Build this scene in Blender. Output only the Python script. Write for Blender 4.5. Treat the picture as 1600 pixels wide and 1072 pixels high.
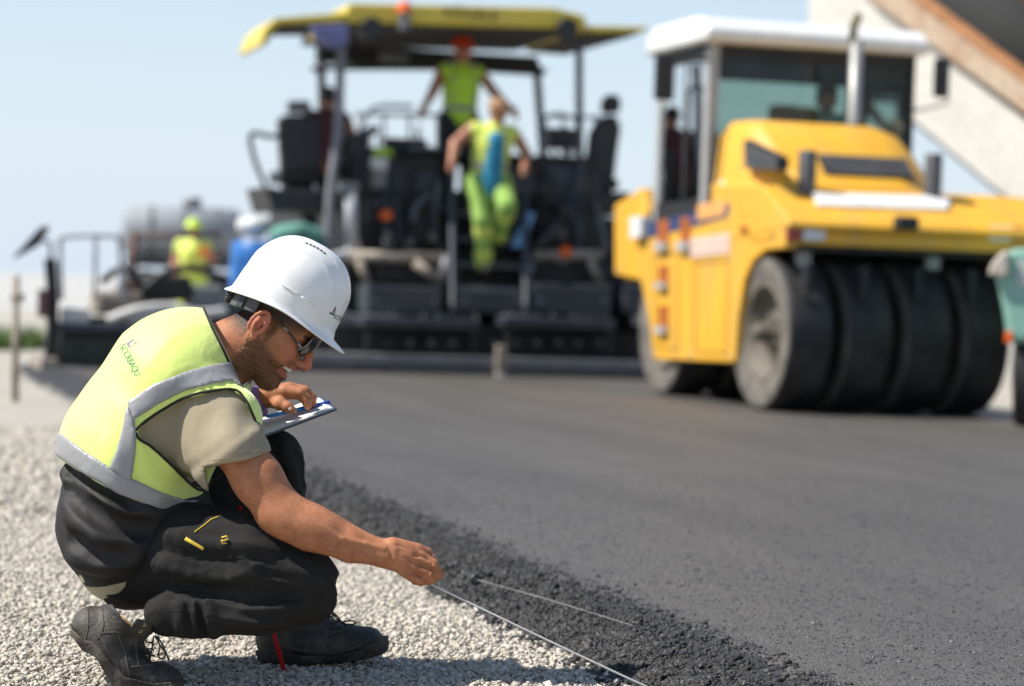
import bpy, bmesh, math, random, time
import numpy as np
from mathutils import Vector, Matrix
from mathutils.bvhtree import BVHTree

T0 = time.time()
for _o in list(bpy.data.objects):
    bpy.data.objects.remove(_o)
scene = bpy.context.scene
COL = scene.collection
rng = np.random.default_rng(7)
random.seed(7)

# ------------------------------------------------------------------ camera
CAM_H, FPX = 0.90, 3800.0
PITCH = math.atan((536 - 450) / FPX)
ROLL = math.radians(2.0)
CPOS = np.array([0.0, 0.0, CAM_H])
F_ = np.array([0, math.cos(PITCH), -math.sin(PITCH)])
_R0 = np.array([1.0, 0, 0]); _U0 = np.array([0, math.sin(PITCH), math.cos(PITCH)])
R_ = math.cos(ROLL) * _R0 + math.sin(ROLL) * _U0
U_ = -math.sin(ROLL) * _R0 + math.cos(ROLL) * _U0
cam = bpy.data.cameras.new('camera')
cam.sensor_width = 36.0
cam.lens = FPX / 1600 * 36
cam.clip_start = 0.1
cam.clip_end = 6000
cam.dof.use_dof = True
cam.dof.focus_distance = 5.42
cam.dof.aperture_fstop = 2.6
cam.dof.aperture_blades = 0
camo = bpy.data.objects.new('camera', cam)
COL.objects.link(camo)
_M = Matrix(((R_[0], U_[0], -F_[0], CPOS[0]), (R_[1], U_[1], -F_[1], CPOS[1]), (R_[2], U_[2], -F_[2], CPOS[2]), (0, 0, 0, 1)))
camo.matrix_world = _M
scene.camera = camo

# ------------------------------------------------------------------ sky, sun, exposure
SUN_EL = math.radians(52)
SUN_AZ = np.array([-1.0, -0.15])             # horizontal direction towards the sun (x, y): from the left
SUN_AZ = SUN_AZ / np.linalg.norm(SUN_AZ)
SDIR = Vector((SUN_AZ[0] * math.cos(SUN_EL), SUN_AZ[1] * math.cos(SUN_EL), math.sin(SUN_EL)))
world = bpy.data.worlds.new('World')
scene.world = world
world.use_nodes = True
wn = world.node_tree
for n in list(wn.nodes):
    wn.nodes.remove(n)
sky = wn.nodes.new('ShaderNodeTexSky')
sky.sky_type = 'NISHITA'
sky.sun_disc = False
sky.sun_elevation = SUN_EL
sky.sun_rotation = math.atan2(SUN_AZ[0], SUN_AZ[1])
sky.altitude = 0
sky.air_density = 1.0
sky.dust_density = 0.3
sky.ozone_density = 1.0
bg = wn.nodes.new('ShaderNodeBackground')
bg.inputs['Strength'].default_value = 0.100
wo = wn.nodes.new('ShaderNodeOutputWorld')
# summer haze: the same pale veil all round, thickest at the horizon
wtc = wn.nodes.new('ShaderNodeTexCoord'); wsx = wn.nodes.new('ShaderNodeSeparateXYZ')
wn.links.new(wtc.outputs['Generated'], wsx.inputs[0])
wab = wn.nodes.new('ShaderNodeMath'); wab.operation = 'ABSOLUTE'; wn.links.new(wsx.outputs[2], wab.inputs[0])
wml = wn.nodes.new('ShaderNodeMath'); wml.operation = 'MULTIPLY'; wml.inputs[1].default_value = -5.0; wn.links.new(wab.outputs[0], wml.inputs[0])
wex = wn.nodes.new('ShaderNodeMath'); wex.operation = 'EXPONENT'; wn.links.new(wml.outputs[0], wex.inputs[0])
wmx = wn.nodes.new('ShaderNodeMix'); wmx.data_type = 'RGBA'; wn.links.new(wex.outputs[0], wmx.inputs[0])
wn.links.new(sky.outputs[0], wmx.inputs[6]); wmx.inputs[7].default_value = (4.65, 5.35, 6.2, 1)
wn.links.new(wmx.outputs[2], bg.inputs[0])
wn.links.new(bg.outputs[0], wo.inputs[0])
sun = bpy.data.lights.new('sun', 'SUN')
sun.energy = 4.8
sun.angle = math.radians(0.55)
sun.color = (1.0, 0.955, 0.88)
suno = bpy.data.objects.new('sun', sun)
COL.objects.link(suno)
suno.rotation_euler = (-SDIR).to_track_quat('-Z', 'Y').to_euler()
suno.location = (0, 0, 20)
scene.view_settings.view_transform = 'Standard'
scene.view_settings.look = 'None'
scene.view_settings.gamma = 1.0
scene.view_settings.exposure = 0.60
scene.view_settings.use_curve_mapping = False
scene.render.engine = 'CYCLES'
scene.cycles.use_denoising = True
scene.cycles.max_bounces = 7
scene.cycles.transparent_max_bounces = 16

# ------------------------------------------------------------------ picking points
def ray(px, py):
    return F_ + R_ * (px - 800) / FPX - U_ * (py - 536) / FPX
def at_depth(px, py, d):
    return CPOS + ray(px, py) * d
def on_ground(px, py, z=0.0):
    r = ray(px, py)
    return CPOS + r * ((z - CAM_H) / r[2])

# ------------------------------------------------------------------ materials
def lin(c):
    return tuple((x / 255 / 12.92) if x / 255 <= 0.04045 else ((x / 255 + 0.055) / 1.055) ** 2.4 for x in c)
MATS = {}
def mat(name, col=(0.5, 0.5, 0.5), rough=0.6, metal=0.0, var=0.12, vscale=8.0, bump=0.0, bscale=60.0, spec=0.5,
        dirt=0.0, dirtcol=(0.22, 0.19, 0.15), dscale=3.0, coat=0.0, sheen=0.0, sss=0.0, rvar=0.08, stretch=(1, 1, 1)):
    if name in MATS:
        return MATS[name]
    m = bpy.data.materials.new(name)
    m.use_nodes = True
    nt = m.node_tree; N = nt.nodes; L = nt.links
    b = N['Principled BSDF']
    tc = N.new('ShaderNodeTexCoord')
    mp = N.new('ShaderNodeMapping'); mp.inputs['Scale'].default_value = stretch
    L.new(tc.outputs['Object'], mp.inputs['Vector'])
    n1 = N.new('ShaderNodeTexNoise'); n1.inputs['Scale'].default_value = vscale; n1.inputs['Detail'].default_value = 6
    L.new(mp.outputs[0], n1.inputs['Vector'])
    rp = N.new('ShaderNodeValToRGB')
    c0 = tuple(max(0, x * (1 - var * 1.6)) for x in col[:3]) + (1,)
    c1 = tuple(min(1, x * (1 + var * 1.3)) for x in col[:3]) + (1,)
    rp.color_ramp.elements[0].color = c0; rp.color_ramp.elements[1].color = c1
    rp.color_ramp.elements[0].position = 0.3; rp.color_ramp.elements[1].position = 0.7
    L.new(n1.outputs[0], rp.inputs[0])
    colout = rp.outputs[0]
    if dirt > 0:
        n2 = N.new('ShaderNodeTexNoise'); n2.inputs['Scale'].default_value = dscale; n2.inputs['Detail'].default_value = 8
        n2.inputs['Roughness'].default_value = 0.7
        L.new(mp.outputs[0], n2.inputs['Vector'])
        mr = N.new('ShaderNodeMapRange'); mr.inputs[1].default_value = 0.45; mr.inputs[2].default_value = 0.72
        mr.inputs[3].default_value = 0; mr.inputs[4].default_value = dirt
        L.new(n2.outputs[0], mr.inputs[0])
        mx = N.new('ShaderNodeMix'); mx.data_type = 'RGBA'
        L.new(mr.outputs[0], mx.inputs[0]); L.new(colout, mx.inputs[6]); mx.inputs[7].default_value = tuple(dirtcol) + (1,)
        colout = mx.outputs[2]
    L.new(colout, b.inputs['Base Color'])
    rr = N.new('ShaderNodeMapRange'); rr.inputs[3].default_value = max(0.02, rough - rvar); rr.inputs[4].default_value = min(1, rough + rvar)
    L.new(n1.outputs[0], rr.inputs[0]); L.new(rr.outputs[0], b.inputs['Roughness'])
    b.inputs['Metallic'].default_value = metal
    b.inputs['Specular IOR Level'].default_value = spec
    if coat: b.inputs['Coat Weight'].default_value = coat; b.inputs['Coat Roughness'].default_value = 0.12
    if sheen: b.inputs['Sheen Weight'].default_value = sheen; b.inputs['Sheen Roughness'].default_value = 0.5
    if sss:
        b.inputs['Subsurface Weight'].default_value = sss; b.inputs['Subsurface Radius'].default_value = (0.012, 0.005, 0.003)
        b.inputs['Subsurface Scale'].default_value = 0.5
    if bump > 0:
        n3 = N.new('ShaderNodeTexNoise'); n3.inputs['Scale'].default_value = bscale; n3.inputs['Detail'].default_value = 4
        L.new(mp.outputs[0], n3.inputs['Vector'])
        bp = N.new('ShaderNodeBump'); bp.inputs['Strength'].default_value = bump; bp.inputs['Distance'].default_value = 0.01
        L.new(n3.outputs[0], bp.inputs['Height']); L.new(bp.outputs[0], b.inputs['Normal'])
    MATS[name] = m
    return m

# ------------------------------------------------------------------ object helpers
def link(o, parent=None):
    COL.objects.link(o)
    if parent is not None:
        o.parent = parent
    return o
def tag(o, label=None, cat=None, group=None, kind=None):
    if label: o['label'] = label
    if cat: o['category'] = cat
    if group: o['group'] = group
    if kind: o['kind'] = kind
    return o
def thing(name, label, cat, loc=(0, 0, 0), rz=0.0, group=None):
    o = bpy.data.objects.new(name, None)
    o.empty_display_size = 0.2
    link(o); o.location = loc; o.rotation_euler = (0, 0, rz)
    return tag(o, label, cat, group)
def np_mesh(name, V, Fq, mats, parent=None, smooth=True, off=None):
    """V (n,3); Fq list of int arrays (k, 3|4) or one array."""
    me = bpy.data.meshes.new(name)
    V = np.asarray(V, dtype=np.float32)
    if off is not None:
        V = V - np.asarray(off, dtype=np.float32)
    groups = Fq if isinstance(Fq, (list, tuple)) else [Fq]
    groups = [np.asarray(g, dtype=np.int32) for g in groups if len(g)]
    lv = np.concatenate([g.ravel() for g in groups])
    tot = np.concatenate([np.full(len(g), g.shape[1], dtype=np.int32) for g in groups])
    st = np.concatenate([[0], np.cumsum(tot)[:-1]]).astype(np.int32)
    me.vertices.add(len(V)); me.vertices.foreach_set('co', V.ravel())
    me.loops.add(len(lv)); me.loops.foreach_set('vertex_index', lv)
    me.polygons.add(len(tot)); me.polygons.foreach_set('loop_start', st)
    try: me.polygons.foreach_set('loop_total', tot)
    except Exception: pass
    me.update(calc_edges=True); me.validate()
    if smooth:
        me.polygons.foreach_set('use_smooth', np.ones(len(me.polygons), dtype=bool))
    if not isinstance(mats, (list, tuple)): mats = [mats]
    for m in mats: me.materials.append(m)
    o = bpy.data.objects.new(name, me)
    return link(o, parent)

class MB:
    """collects shapes into one mesh"""
    def __init__(s): s.v = []; s.f = []; s.sm = []
    def add(s, v, f, sm=False):
        o = len(s.v); s.v += [tuple(map(float, p)) for p in v]; s.f += [tuple(i + o for i in q) for q in f]; s.sm += [sm] * len(f); return s
    def box(s, c, d, rot=None):
        h = [x / 2 for x in d]; pts = []
        for dx in (-1, 1):
            for dy in (-1, 1):
                for dz in (-1, 1):
                    p = Vector((dx * h[0], dy * h[1], dz * h[2]))
                    if rot is not None: p = rot @ p
                    pts.append(p + Vector(c))
        return s.add(pts, [(0, 1, 3, 2), (4, 6, 7, 5), (0, 4, 5, 1), (2, 3, 7, 6), (0, 2, 6, 4), (1, 5, 7, 3)])
    def span(s, x0, x1, y0, y1, z0, z1):
        return s.box(((x0 + x1) / 2, (y0 + y1) / 2, (z0 + z1) / 2), (abs(x1 - x0), abs(y1 - y0), abs(z1 - z0)))
    def cyl(s, a, b, r0, r1=None, n=20, cap=True):
        r1 = r0 if r1 is None else r1
        a = Vector(a); b = Vector(b); t = (b - a).normalized()
        u = t.orthogonal().normalized(); w = t.cross(u)
        pts = []
        for p, r in ((a, r0), (b, r1)):
            pts += [p + (u * math.cos(2 * math.pi * i / n) + w * math.sin(2 * math.pi * i / n)) * r for i in range(n)]
        s.add(pts, [(i, (i + 1) % n, n + (i + 1) % n, n + i) for i in range(n)], True)
        if cap:
            o = len(s.v) - 2 * n
            s.f += [tuple(o + i for i in reversed(range(n))), tuple(o + n + i for i in range(n))]; s.sm += [False, False]
        return s
    def tube(s, pts, r, n=10, closed=False):
        P = [Vector(p) for p in pts]; m = len(P); rings = []
        R = r if isinstance(r, (list, tuple)) else [r] * m
        prev = None
        for i, p in enumerate(P):
            if closed: t = (P[(i + 1) % m] - P[i - 1])
            else: t = P[min(i + 1, m - 1)] - P[max(i - 1, 0)]
            t = t.normalized() if t.length > 1e-9 else Vector((0, 0, 1))
            u = t.orthogonal() if prev is None else prev - t * prev.dot(t)
            if u.length < 1e-6: u = t.orthogonal()
            u.normalize(); prev = u; w = t.cross(u)
            rings += [p + (u * math.cos(2 * math.pi * k / n) + w * math.sin(2 * math.pi * k / n)) * R[i] for k in range(n)]
        f = []
        for i in range(m if closed else m - 1):
            j = (i + 1) % m
            f += [(i * n + k, i * n + (k + 1) % n, j * n + (k + 1) % n, j * n + k) for k in range(n)]
        s.add(rings, f, True)
        if not closed:
            o = len(s.v) - m * n
            s.f += [tuple(o + k for k in reversed(range(n))), tuple(o + (m - 1) * n + k for k in range(n))]; s.sm += [False, False]
        return s
    def prism(s, poly, axis, a, b):
        """poly in the two other axes (order x,y,z without axis)"""
        n = len(poly)
        def mk(p, t):
            q = list(p); q.insert(axis, t); return q
        pts = [mk(p, a) for p in poly] + [mk(p, b) for p in poly]
        f = [tuple(range(n)), tuple(reversed(range(n, 2 * n)))] + [(i, n + i, n + (i + 1) % n, (i + 1) % n) for i in range(n)]
        return s.add(pts, f)
    def lathe(s, prof, o, ax, n=32):
        """prof [(r, h)] along unit axis ax from o"""
        ax = Vector(ax).normalized(); u = ax.orthogonal().normalized(); w = ax.cross(u); o = Vector(o); pts = []
        for r, h in prof:
            pts += [o + ax * h + (u * math.cos(2 * math.pi * k / n) + w * math.sin(2 * math.pi * k / n)) * r for k in range(n)]
        m = len(prof)
        return s.add(pts, [(i * n + k, i * n + (k + 1) % n, (i + 1) * n + (k + 1) % n, (i + 1) * n + k) for i in range(m - 1) for k in range(n)], True)
    def grid(s, rows, sm=True):
        m = len(rows); n = len(rows[0])
        return s.add([p for r in rows for p in r], [(i * n + k, i * n + k + 1, (i + 1) * n + k + 1, (i + 1) * n + k) for i in range(m - 1) for k in range(n - 1)], sm)
    def xf(s, M):
        s.v = [tuple(M @ Vector(p)) for p in s.v]; return s
    def build(s, name, m, parent=None, bevel=0.0, seg=2, off=None):
        me = bpy.data.meshes.new(name)
        vv = s.v if off is None else [(p[0] - off[0], p[1] - off[1], p[2] - off[2]) for p in s.v]
        me.from_pydata(vv, [], s.f); me.update()
        bm = bmesh.new(); bm.from_mesh(me); bmesh.ops.recalc_face_normals(bm, faces=bm.faces); bm.to_mesh(me); bm.free()
        me.polygons.foreach_set('use_smooth', s.sm if len(s.sm) == len(me.polygons) else [False] * len(me.polygons))
        me.materials.append(m)
        o = bpy.data.objects.new(name, me)
        link(o, parent)
        if bevel > 0:
            md = o.modifiers.new('bevel', 'BEVEL'); md.width = bevel; md.segments = seg; md.limit_method = 'ANGLE'; md.angle_limit = 0.6
            md.harden_normals = False
        return o
def text_mesh(body, size, extrude=0.002):
    """flat letters: verts (x, y) and faces"""
    cu = bpy.data.curves.new('t', 'FONT'); cu.body = body; cu.size = size; cu.align_x = 'CENTER'; cu.align_y = 'CENTER'; cu.resolution_u = 3
    o = bpy.data.objects.new('t', cu); COL.objects.link(o)
    dg = bpy.context.evaluated_depsgraph_get(); dg.update()
    me = bpy.data.meshes.new_from_object(o.evaluated_get(dg))
    v = [tuple(p.co) for p in me.vertices]; f = [tuple(p.vertices) for p in me.polygons]
    bpy.data.objects.remove(o); bpy.data.curves.remove(cu); bpy.data.meshes.remove(me)
    return v, f
def lettering(name, body, size, M, m, parent, depth=0.004):
    v, f = text_mesh(body, size)
    mb = MB(); n = len(v)
    mb.add([(p[0], p[1], depth) for p in v], f)
    mb.xf(M)
    return mb.build(name, m, parent)

# ================================================================== ground, road, gravel
YAW = math.radians(16.0)
RD = np.array([-math.sin(YAW), math.cos(YAW)])       # along the road, away from the camera
RN = np.array([math.cos(YAW), math.sin(YAW)])        # across the road, to the right
RO = np.array([0.261, 5.534])                        # a point on the foot of the asphalt edge
def road(s, t, z=0.0):
    p = RO + RN * s + RD * t
    return (p[0], p[1], z)
def hash3(i, j, k=0):
    n = (i.astype(np.int64) * 374761393 + j.astype(np.int64) * 668265263 + np.int64(k) * 974711) & 0x7fffffff
    n = ((n ^ (n >> 13)) * 1274126177) & 0x7fffffff
    return ((n ^ (n >> 16)) & 0xffff) / 65535.0
def vnoise(x, y, seed=0):
    xi = np.floor(x); yi = np.floor(y); fx = x - xi; fy = y - yi
    fx = fx * fx * (3 - 2 * fx); fy = fy * fy * (3 - 2 * fy)
    a = hash3(xi, yi, seed); b = hash3(xi + 1, yi, seed); c = hash3(xi, yi + 1, seed); d = hash3(xi + 1, yi + 1, seed)
    return (a * (1 - fx) + b * fx) * (1 - fy) + (c * (1 - fx) + d * fx) * fy - 0.5
def fbm(x, y, seed=0, o=4):
    r = 0; a = 1.0
    for i in range(o):
        r = r + a * vnoise(x * 2 ** i, y * 2 ** i, seed + i); a *= 0.5
    return r

def ground_material(name, c_lo, c_hi, cells, bump, patch=0.25):
    m = bpy.data.materials.new(name); m.use_nodes = True
    nt = m.node_tree; N = nt.nodes; L = nt.links; b = N['Principled BSDF']
    tc = N.new('ShaderNodeTexCoord')
    v = N.new('ShaderNodeTexVoronoi'); v.inputs['Scale'].default_value = cells
    L.new(tc.outputs['Object'], v.inputs['Vector'])
    n = N.new('ShaderNodeTexNoise'); n.inputs['Scale'].default_value = 0.9; n.inputs['Detail'].default_value = 7
    L.new(tc.outputs['Object'], n.inputs['Vector'])
    sep = N.new('ShaderNodeSeparateColor'); L.new(v.outputs['Color'], sep.inputs[0])
    ad = N.new('ShaderNodeMath'); ad.operation = 'MULTIPLY_ADD'; ad.inputs[1].default_value = patch * 2
    L.new(n.outputs[0], ad.inputs[0])
    ml = N.new('ShaderNodeMath'); ml.operation = 'MULTIPLY'; ml.inputs[1].default_value = 1 - patch
    L.new(sep.outputs[0], ml.inputs[0]); L.new(ml.outputs[0], ad.inputs[2])
    rp = N.new('ShaderNodeValToRGB'); rp.color_ramp.elements[0].color = c_lo + (1,); rp.color_ramp.elements[1].color = c_hi + (1,)
    rp.color_ramp.elements[0].position = 0.1
    L.new(ad.outputs[0], rp.inputs[0]); L.new(rp.outputs[0], b.inputs['Base Color'])
    b.inputs['Roughness'].default_value = 0.95; b.inputs['Specular IOR Level'].default_value = 0.2
    bp = N.new('ShaderNodeBump'); bp.inputs['Strength'].default_value = bump; bp.inputs['Distance'].default_value = 0.01; bp.invert = True
    L.new(v.outputs['Distance'], bp.inputs['Height']); L.new(bp.outputs[0], b.inputs['Normal'])
    return m

def asphalt_material(name, c_lo, c_hi, rough, bump):
    m = bpy.data.materials.new(name); m.use_nodes = True
    nt = m.node_tree; N = nt.nodes; L = nt.links; b = N['Principled BSDF']
    tc = N.new('ShaderNodeTexCoord')
    v = N.new('ShaderNodeTexVoronoi'); v.inputs['Scale'].default_value = 170
    n = N.new('ShaderNodeTexNoise'); n.inputs['Scale'].default_value = 260; n.inputs['Detail'].default_value = 5
    n2 = N.new('ShaderNodeTexNoise'); n2.inputs['Scale'].default_value = 2.2; n2.inputs['Detail'].default_value = 6
    for q in (v, n): L.new(tc.outputs['Object'], q.inputs['Vector'])
    mpr = N.new('ShaderNodeMapping'); mpr.vector_type = 'TEXTURE'; mpr.inputs['Rotation'].default_value = (0, 0, YAW); mpr.inputs['Scale'].default_value = (0.9, 7.0, 1)
    L.new(tc.outputs['Object'], mpr.inputs['Vector']); L.new(mpr.outputs[0], n2.inputs['Vector'])   # passes of the roller run along the road
    sep = N.new('ShaderNodeSeparateColor'); L.new(v.outputs['Color'], sep.inputs[0])
    mx = N.new('ShaderNodeMix'); mx.data_type = 'FLOAT'; mx.inputs[0].default_value = 0.45
    L.new(sep.outputs[0], mx.inputs[2]); L.new(n.outputs[0], mx.inputs[3])
    ad = N.new('ShaderNodeMath'); ad.operation = 'MULTIPLY_ADD'; ad.inputs[1].default_value = 0.45; L.new(n2.outputs[0], ad.inputs[0])
    L.new(mx.outputs[0], ad.inputs[2])
    rp = N.new('ShaderNodeValToRGB'); rp.color_ramp.elements[0].color = c_lo + (1,); rp.color_ramp.elements[1].color = c_hi + (1,)
    rp.color_ramp.elements[0].position = 0.35; rp.color_ramp.elements[1].position = 1.05
    L.new(ad.outputs[0], rp.inputs[0]); L.new(rp.outputs[0], b.inputs['Base Color'])
    b.inputs['Roughness'].default_value = rough; b.inputs['Specular IOR Level'].default_value = 0.38
    h = N.new('ShaderNodeMath'); h.operation = 'MULTIPLY_ADD'; h.inputs[1].default_value = -1.0
    L.new(v.outputs['Distance'], h.inputs[0]); L.new(n.outputs[0], h.inputs[2])
    bp = N.new('ShaderNodeBump'); bp.inputs['Strength'].default_value = bump; bp.inputs['Distance'].default_value = 0.006
    L.new(h.outputs[0], bp.inputs['Height']); L.new(bp.outputs[0], b.inputs['Normal'])
    return m

M_GROUND = ground_material('crushed_stone_ground', (0.36, 0.33, 0.28), (0.54, 0.495, 0.425), 140, 0.9)
M_FIELD = ground_material('dry_field', (0.34, 0.335, 0.31), (0.46, 0.455, 0.43), 0.4, 0.0)
M_ASPH = asphalt_material('fresh_asphalt', (0.036, 0.0322, 0.0282), (0.132, 0.120, 0.107), 0.55, 0.8)
M_ASPH_RAW = asphalt_material('loose_asphalt', (0.010, 0.0098, 0.0095), (0.05, 0.048, 0.046), 0.55, 1.0)

# one sheet to the horizon
gx = np.concatenate([-np.geomspace(3500, 12, 16), np.linspace(-10, 10, 21), np.geomspace(12, 3500, 16)])
gy = np.concatenate([[-300, -60, -15, -4], np.linspace(0, 40, 41), np.geomspace(44, 4500, 22)])
GX, GY = np.meshgrid(gx, gy)
GZ = np.where(GY > 60, -0.6 - 0.004 * np.clip(GY - 60, 0, 500), 0.0) * np.clip((GY - 60) / 30, 0, 1)
GV = np.stack([GX, GY, GZ], -1).reshape(-1, 3)
n_ = len(gx)
ii, jj = np.meshgrid(np.arange(len(gy) - 1), np.arange(n_ - 1), indexing='ij')
GF = np.stack([ii * n_ + jj, ii * n_ + jj + 1, (ii + 1) * n_ + jj + 1, (ii + 1) * n_ + jj], -1).reshape(-1, 4)
ground = np_mesh('ground', GV, GF, [M_GROUND, M_FIELD])
mi = (GY[:-1, :-1] > 44).astype(np.int32).ravel()
ground.data.polygons.foreach_set('material_index', mi)
tag(ground, 'pale crushed stone ground running to the horizon', kind='structure')

# asphalt mat: flat rolled top and a loose crumbly edge
MAT_Z = 0.075
PAVER_T = 17.4                                        # where the mat ends under the paver's screed
tt = np.concatenate([np.arange(-2.2, 4.0, 0.011), np.arange(4.0, 8.0, 0.03), np.linspace(8.0, PAVER_T, 120)])
ss = np.concatenate([np.linspace(-0.10, 0.52, 58), np.array([0.56, 0.62, 0.7, 0.9, 1.3, 2, 4, 6.5])])
S_, T_ = np.meshgrid(ss, tt)
edge_wob = 0.05 * fbm(T_ * 2.2, T_ * 0 + 3.1, 5) + 0.02 * fbm(T_ * 11, T_ * 0, 9)
sn = np.clip((S_ + edge_wob) / 0.36, 0, 1)
prof = sn ** 0.8 * (1 - 0.35 * np.sin(sn * math.pi) * 0.2)
prof = np.where(sn < 1, np.sin(sn * math.pi / 2) ** 0.65, 1.0)
lump = (0.022 * fbm(S_ * 18, T_ * 18, 11, 3) + 0.016 * fbm(S_ * 60, T_ * 60, 21, 2))
fade = np.clip(1.35 - sn * 1.15, 0.0, 1) * np.clip((S_ + edge_wob + 0.05) / 0.08, 0, 1)
fade = fade * (S_ < 0.5)
Z_ = MAT_Z * prof + 0.010 * np.exp(-((sn - 0.80) / 0.16) ** 2) * (S_ < 0.5) + lump * fade + 0.0008 * vnoise(S_ * 40, T_ * 40, 3)
Z_ = np.where(S_ <= ss[0] + 1e-6, -0.03, Z_)
P = RO[None, None, :] + RN * S_[..., None] + RD * T_[..., None]
MV = np.concatenate([P, Z_[..., None]], -1).reshape(-1, 3)
n_ = len(ss)
ii, jj = np.meshgrid(np.arange(len(tt) - 1), np.arange(n_ - 1), indexing='ij')
MF = np.stack([ii * n_ + jj, ii * n_ + jj + 1, (ii + 1) * n_ + jj + 1, (ii + 1) * n_ + jj], -1).reshape(-1, 4)
road_o = np_mesh('road', MV, MF, [M_ASPH, M_ASPH_RAW])
mid = 0.25 * (sn[:-1, :-1] + sn[1:, :-1] + sn[:-1, 1:] + sn[1:, 1:]) + 0.25 * vnoise(S_ * 30, T_ * 30, 77)[:-1, :-1]
road_o.data.polygons.foreach_set('material_index', ((mid < 0.80) & (S_[:-1, :-1] < 0.5)).astype(np.int32).ravel())
tag(road_o, 'fresh dark asphalt mat with a rough crumbling edge', kind='structure')
def mat_height(s, t):
    w = 0.05 * fbm(t * 2.2, t * 0 + 3.1, 5) + 0.02 * fbm(t * 11, t * 0, 9)
    q = np.clip((s + w) / 0.36, 0, 1)
    return MAT_Z * np.where(q < 1, np.sin(q * math.pi / 2) ** 0.65, 1.0) + 0.010 * np.exp(-((q - 0.80) / 0.16) ** 2) * (q < 0.999), q

# stones
_ph = (1 + 5 ** 0.5) / 2
ICO_V = np.array([(-1, _ph, 0), (1, _ph, 0), (-1, -_ph, 0), (1, -_ph, 0), (0, -1, _ph), (0, 1, _ph), (0, -1, -_ph), (0, 1, -_ph),
                  (_ph, 0, -1), (_ph, 0, 1), (-_ph, 0, -1), (-_ph, 0, 1)]) / math.sqrt(1 + _ph * _ph)
ICO_F = np.array([(0, 11, 5), (0, 5, 1), (0, 1, 7), (0, 7, 10), (0, 10, 11), (1, 5, 9), (5, 11, 4), (11, 10, 2), (10, 7, 6), (7, 1, 8),
                  (3, 9, 4), (3, 4, 2), (3, 2, 6), (3, 6, 8), (3, 8, 9), (4, 9, 5), (2, 4, 11), (6, 2, 10), (8, 6, 7), (9, 8, 1)])
CUB_V = np.array([(x, y, z) for x in (-1, 1) for y in (-1, 1) for z in (-1, 1)], float) * 0.68
CUB_F = np.array([(0, 1, 3), (0, 3, 2), (4, 6, 7), (4, 7, 5), (0, 4, 5), (0, 5, 1), (2, 3, 7), (2, 7, 6), (0, 2, 6), (0, 6, 4), (1, 5, 7), (1, 7, 3)])
def stones(name, pts, rad, m, flat=0.75, jit=0.46, parent=None, smooth=False, cube=True):
    n = len(pts); nv = 60
    BVs, BFs = (CUB_V, CUB_F) if cube else (ICO_V, ICO_F)
    kv = len(BVs)
    var = (BVs[None] * (1 + jit * rng.uniform(-1, 1, (nv, kv, 1))) + 0.5 * jit * rng.uniform(-1, 1, (nv, kv, 3))) * rng.uniform(0.6, 1.3, (nv, 1, 3))
    V = var[rng.integers(0, nv, n)]
    q = rng.normal(size=(n, 4)); q /= np.linalg.norm(q, axis=1, keepdims=True)
    w, x, y, z = q.T
    Rm = np.stack([1 - 2 * (y * y + z * z), 2 * (x * y - z * w), 2 * (x * z + y * w), 2 * (x * y + z * w), 1 - 2 * (x * x + z * z), 2 * (y * z - x * w),
                   2 * (x * z - y * w), 2 * (y * z + x * w), 1 - 2 * (x * x + y * y)], -1).reshape(n, 3, 3)
    V = np.einsum('nij,nkj->nki', Rm, V) * rad[:, None, None]
    V[..., 2] *= flat
    V += pts[:, None, :]
    Fi = (BFs[None] + (np.arange(n) * kv)[:, None, None]).reshape(-1, 3)
    o = np_mesh(name, V.reshape(-1, 3), Fi, m, parent, smooth=smooth)
    o['kind'] = 'stuff'
    return o
def stone_mat(name, cols, rough=0.9, spec=0.3, bump=0.4, bscale=300):
    m = bpy.data.materials.new(name); m.use_nodes = True
    nt = m.node_tree; N = nt.nodes; L = nt.links; b = N['Principled BSDF']
    g = N.new('ShaderNodeNewGeometry'); tc = N.new('ShaderNodeTexCoord')
    rp = N.new('ShaderNodeValToRGB')
    while len(rp.color_ramp.elements) < len(cols): rp.color_ramp.elements.new(0.5)
    for i, c in enumerate(cols):
        rp.color_ramp.elements[i].position = i / (len(cols) - 1); rp.color_ramp.elements[i].color = tuple(c) + (1,)
    L.new(g.outputs['Random Per Island'], rp.inputs[0])
    n = N.new('ShaderNodeTexNoise'); n.inputs['Scale'].default_value = bscale; n.inputs['Detail'].default_value = 3; L.new(tc.outputs['Object'], n.inputs['Vector'])
    mr = N.new('ShaderNodeMapRange'); mr.inputs[3].default_value = 0.8; mr.inputs[4].default_value = 1.15; L.new(n.outputs[0], mr.inputs[0])
    mx = N.new('ShaderNodeMix'); mx.data_type = 'RGBA'; mx.blend_type = 'MULTIPLY'; mx.inputs[0].default_value = 1
    L.new(rp.outputs[0], mx.inputs[6]); L.new(mr.outputs[0], mx.inputs[7]); L.new(mx.outputs[2], b.inputs['Base Color'])
    b.inputs['Roughness'].default_value = rough; b.inputs['Specular IOR Level'].default_value = spec
    bp = N.new('ShaderNodeBump'); bp.inputs['Strength'].default_value = bump; bp.inputs['Distance'].default_value = 0.003
    L.new(n.outputs[0], bp.inputs['Height']); L.new(bp.outputs[0], b.inputs['Normal'])
    return m
M_STONE = stone_mat('limestone', [(0.27, 0.245, 0.205), (0.44, 0.40, 0.335), (0.54, 0.495, 0.42), (0.48, 0.42, 0.345), (0.62, 0.575, 0.50)])
M_CRUMB = stone_mat('bitumen_coated_stone', [(0.010, 0.0095, 0.009), (0.028, 0.026, 0.0245), (0.048, 0.0455, 0.0425), (0.018, 0.017, 0.016), (0.105, 0.10, 0.094)], 0.5, 0.4, 0.7, 500)

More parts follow.
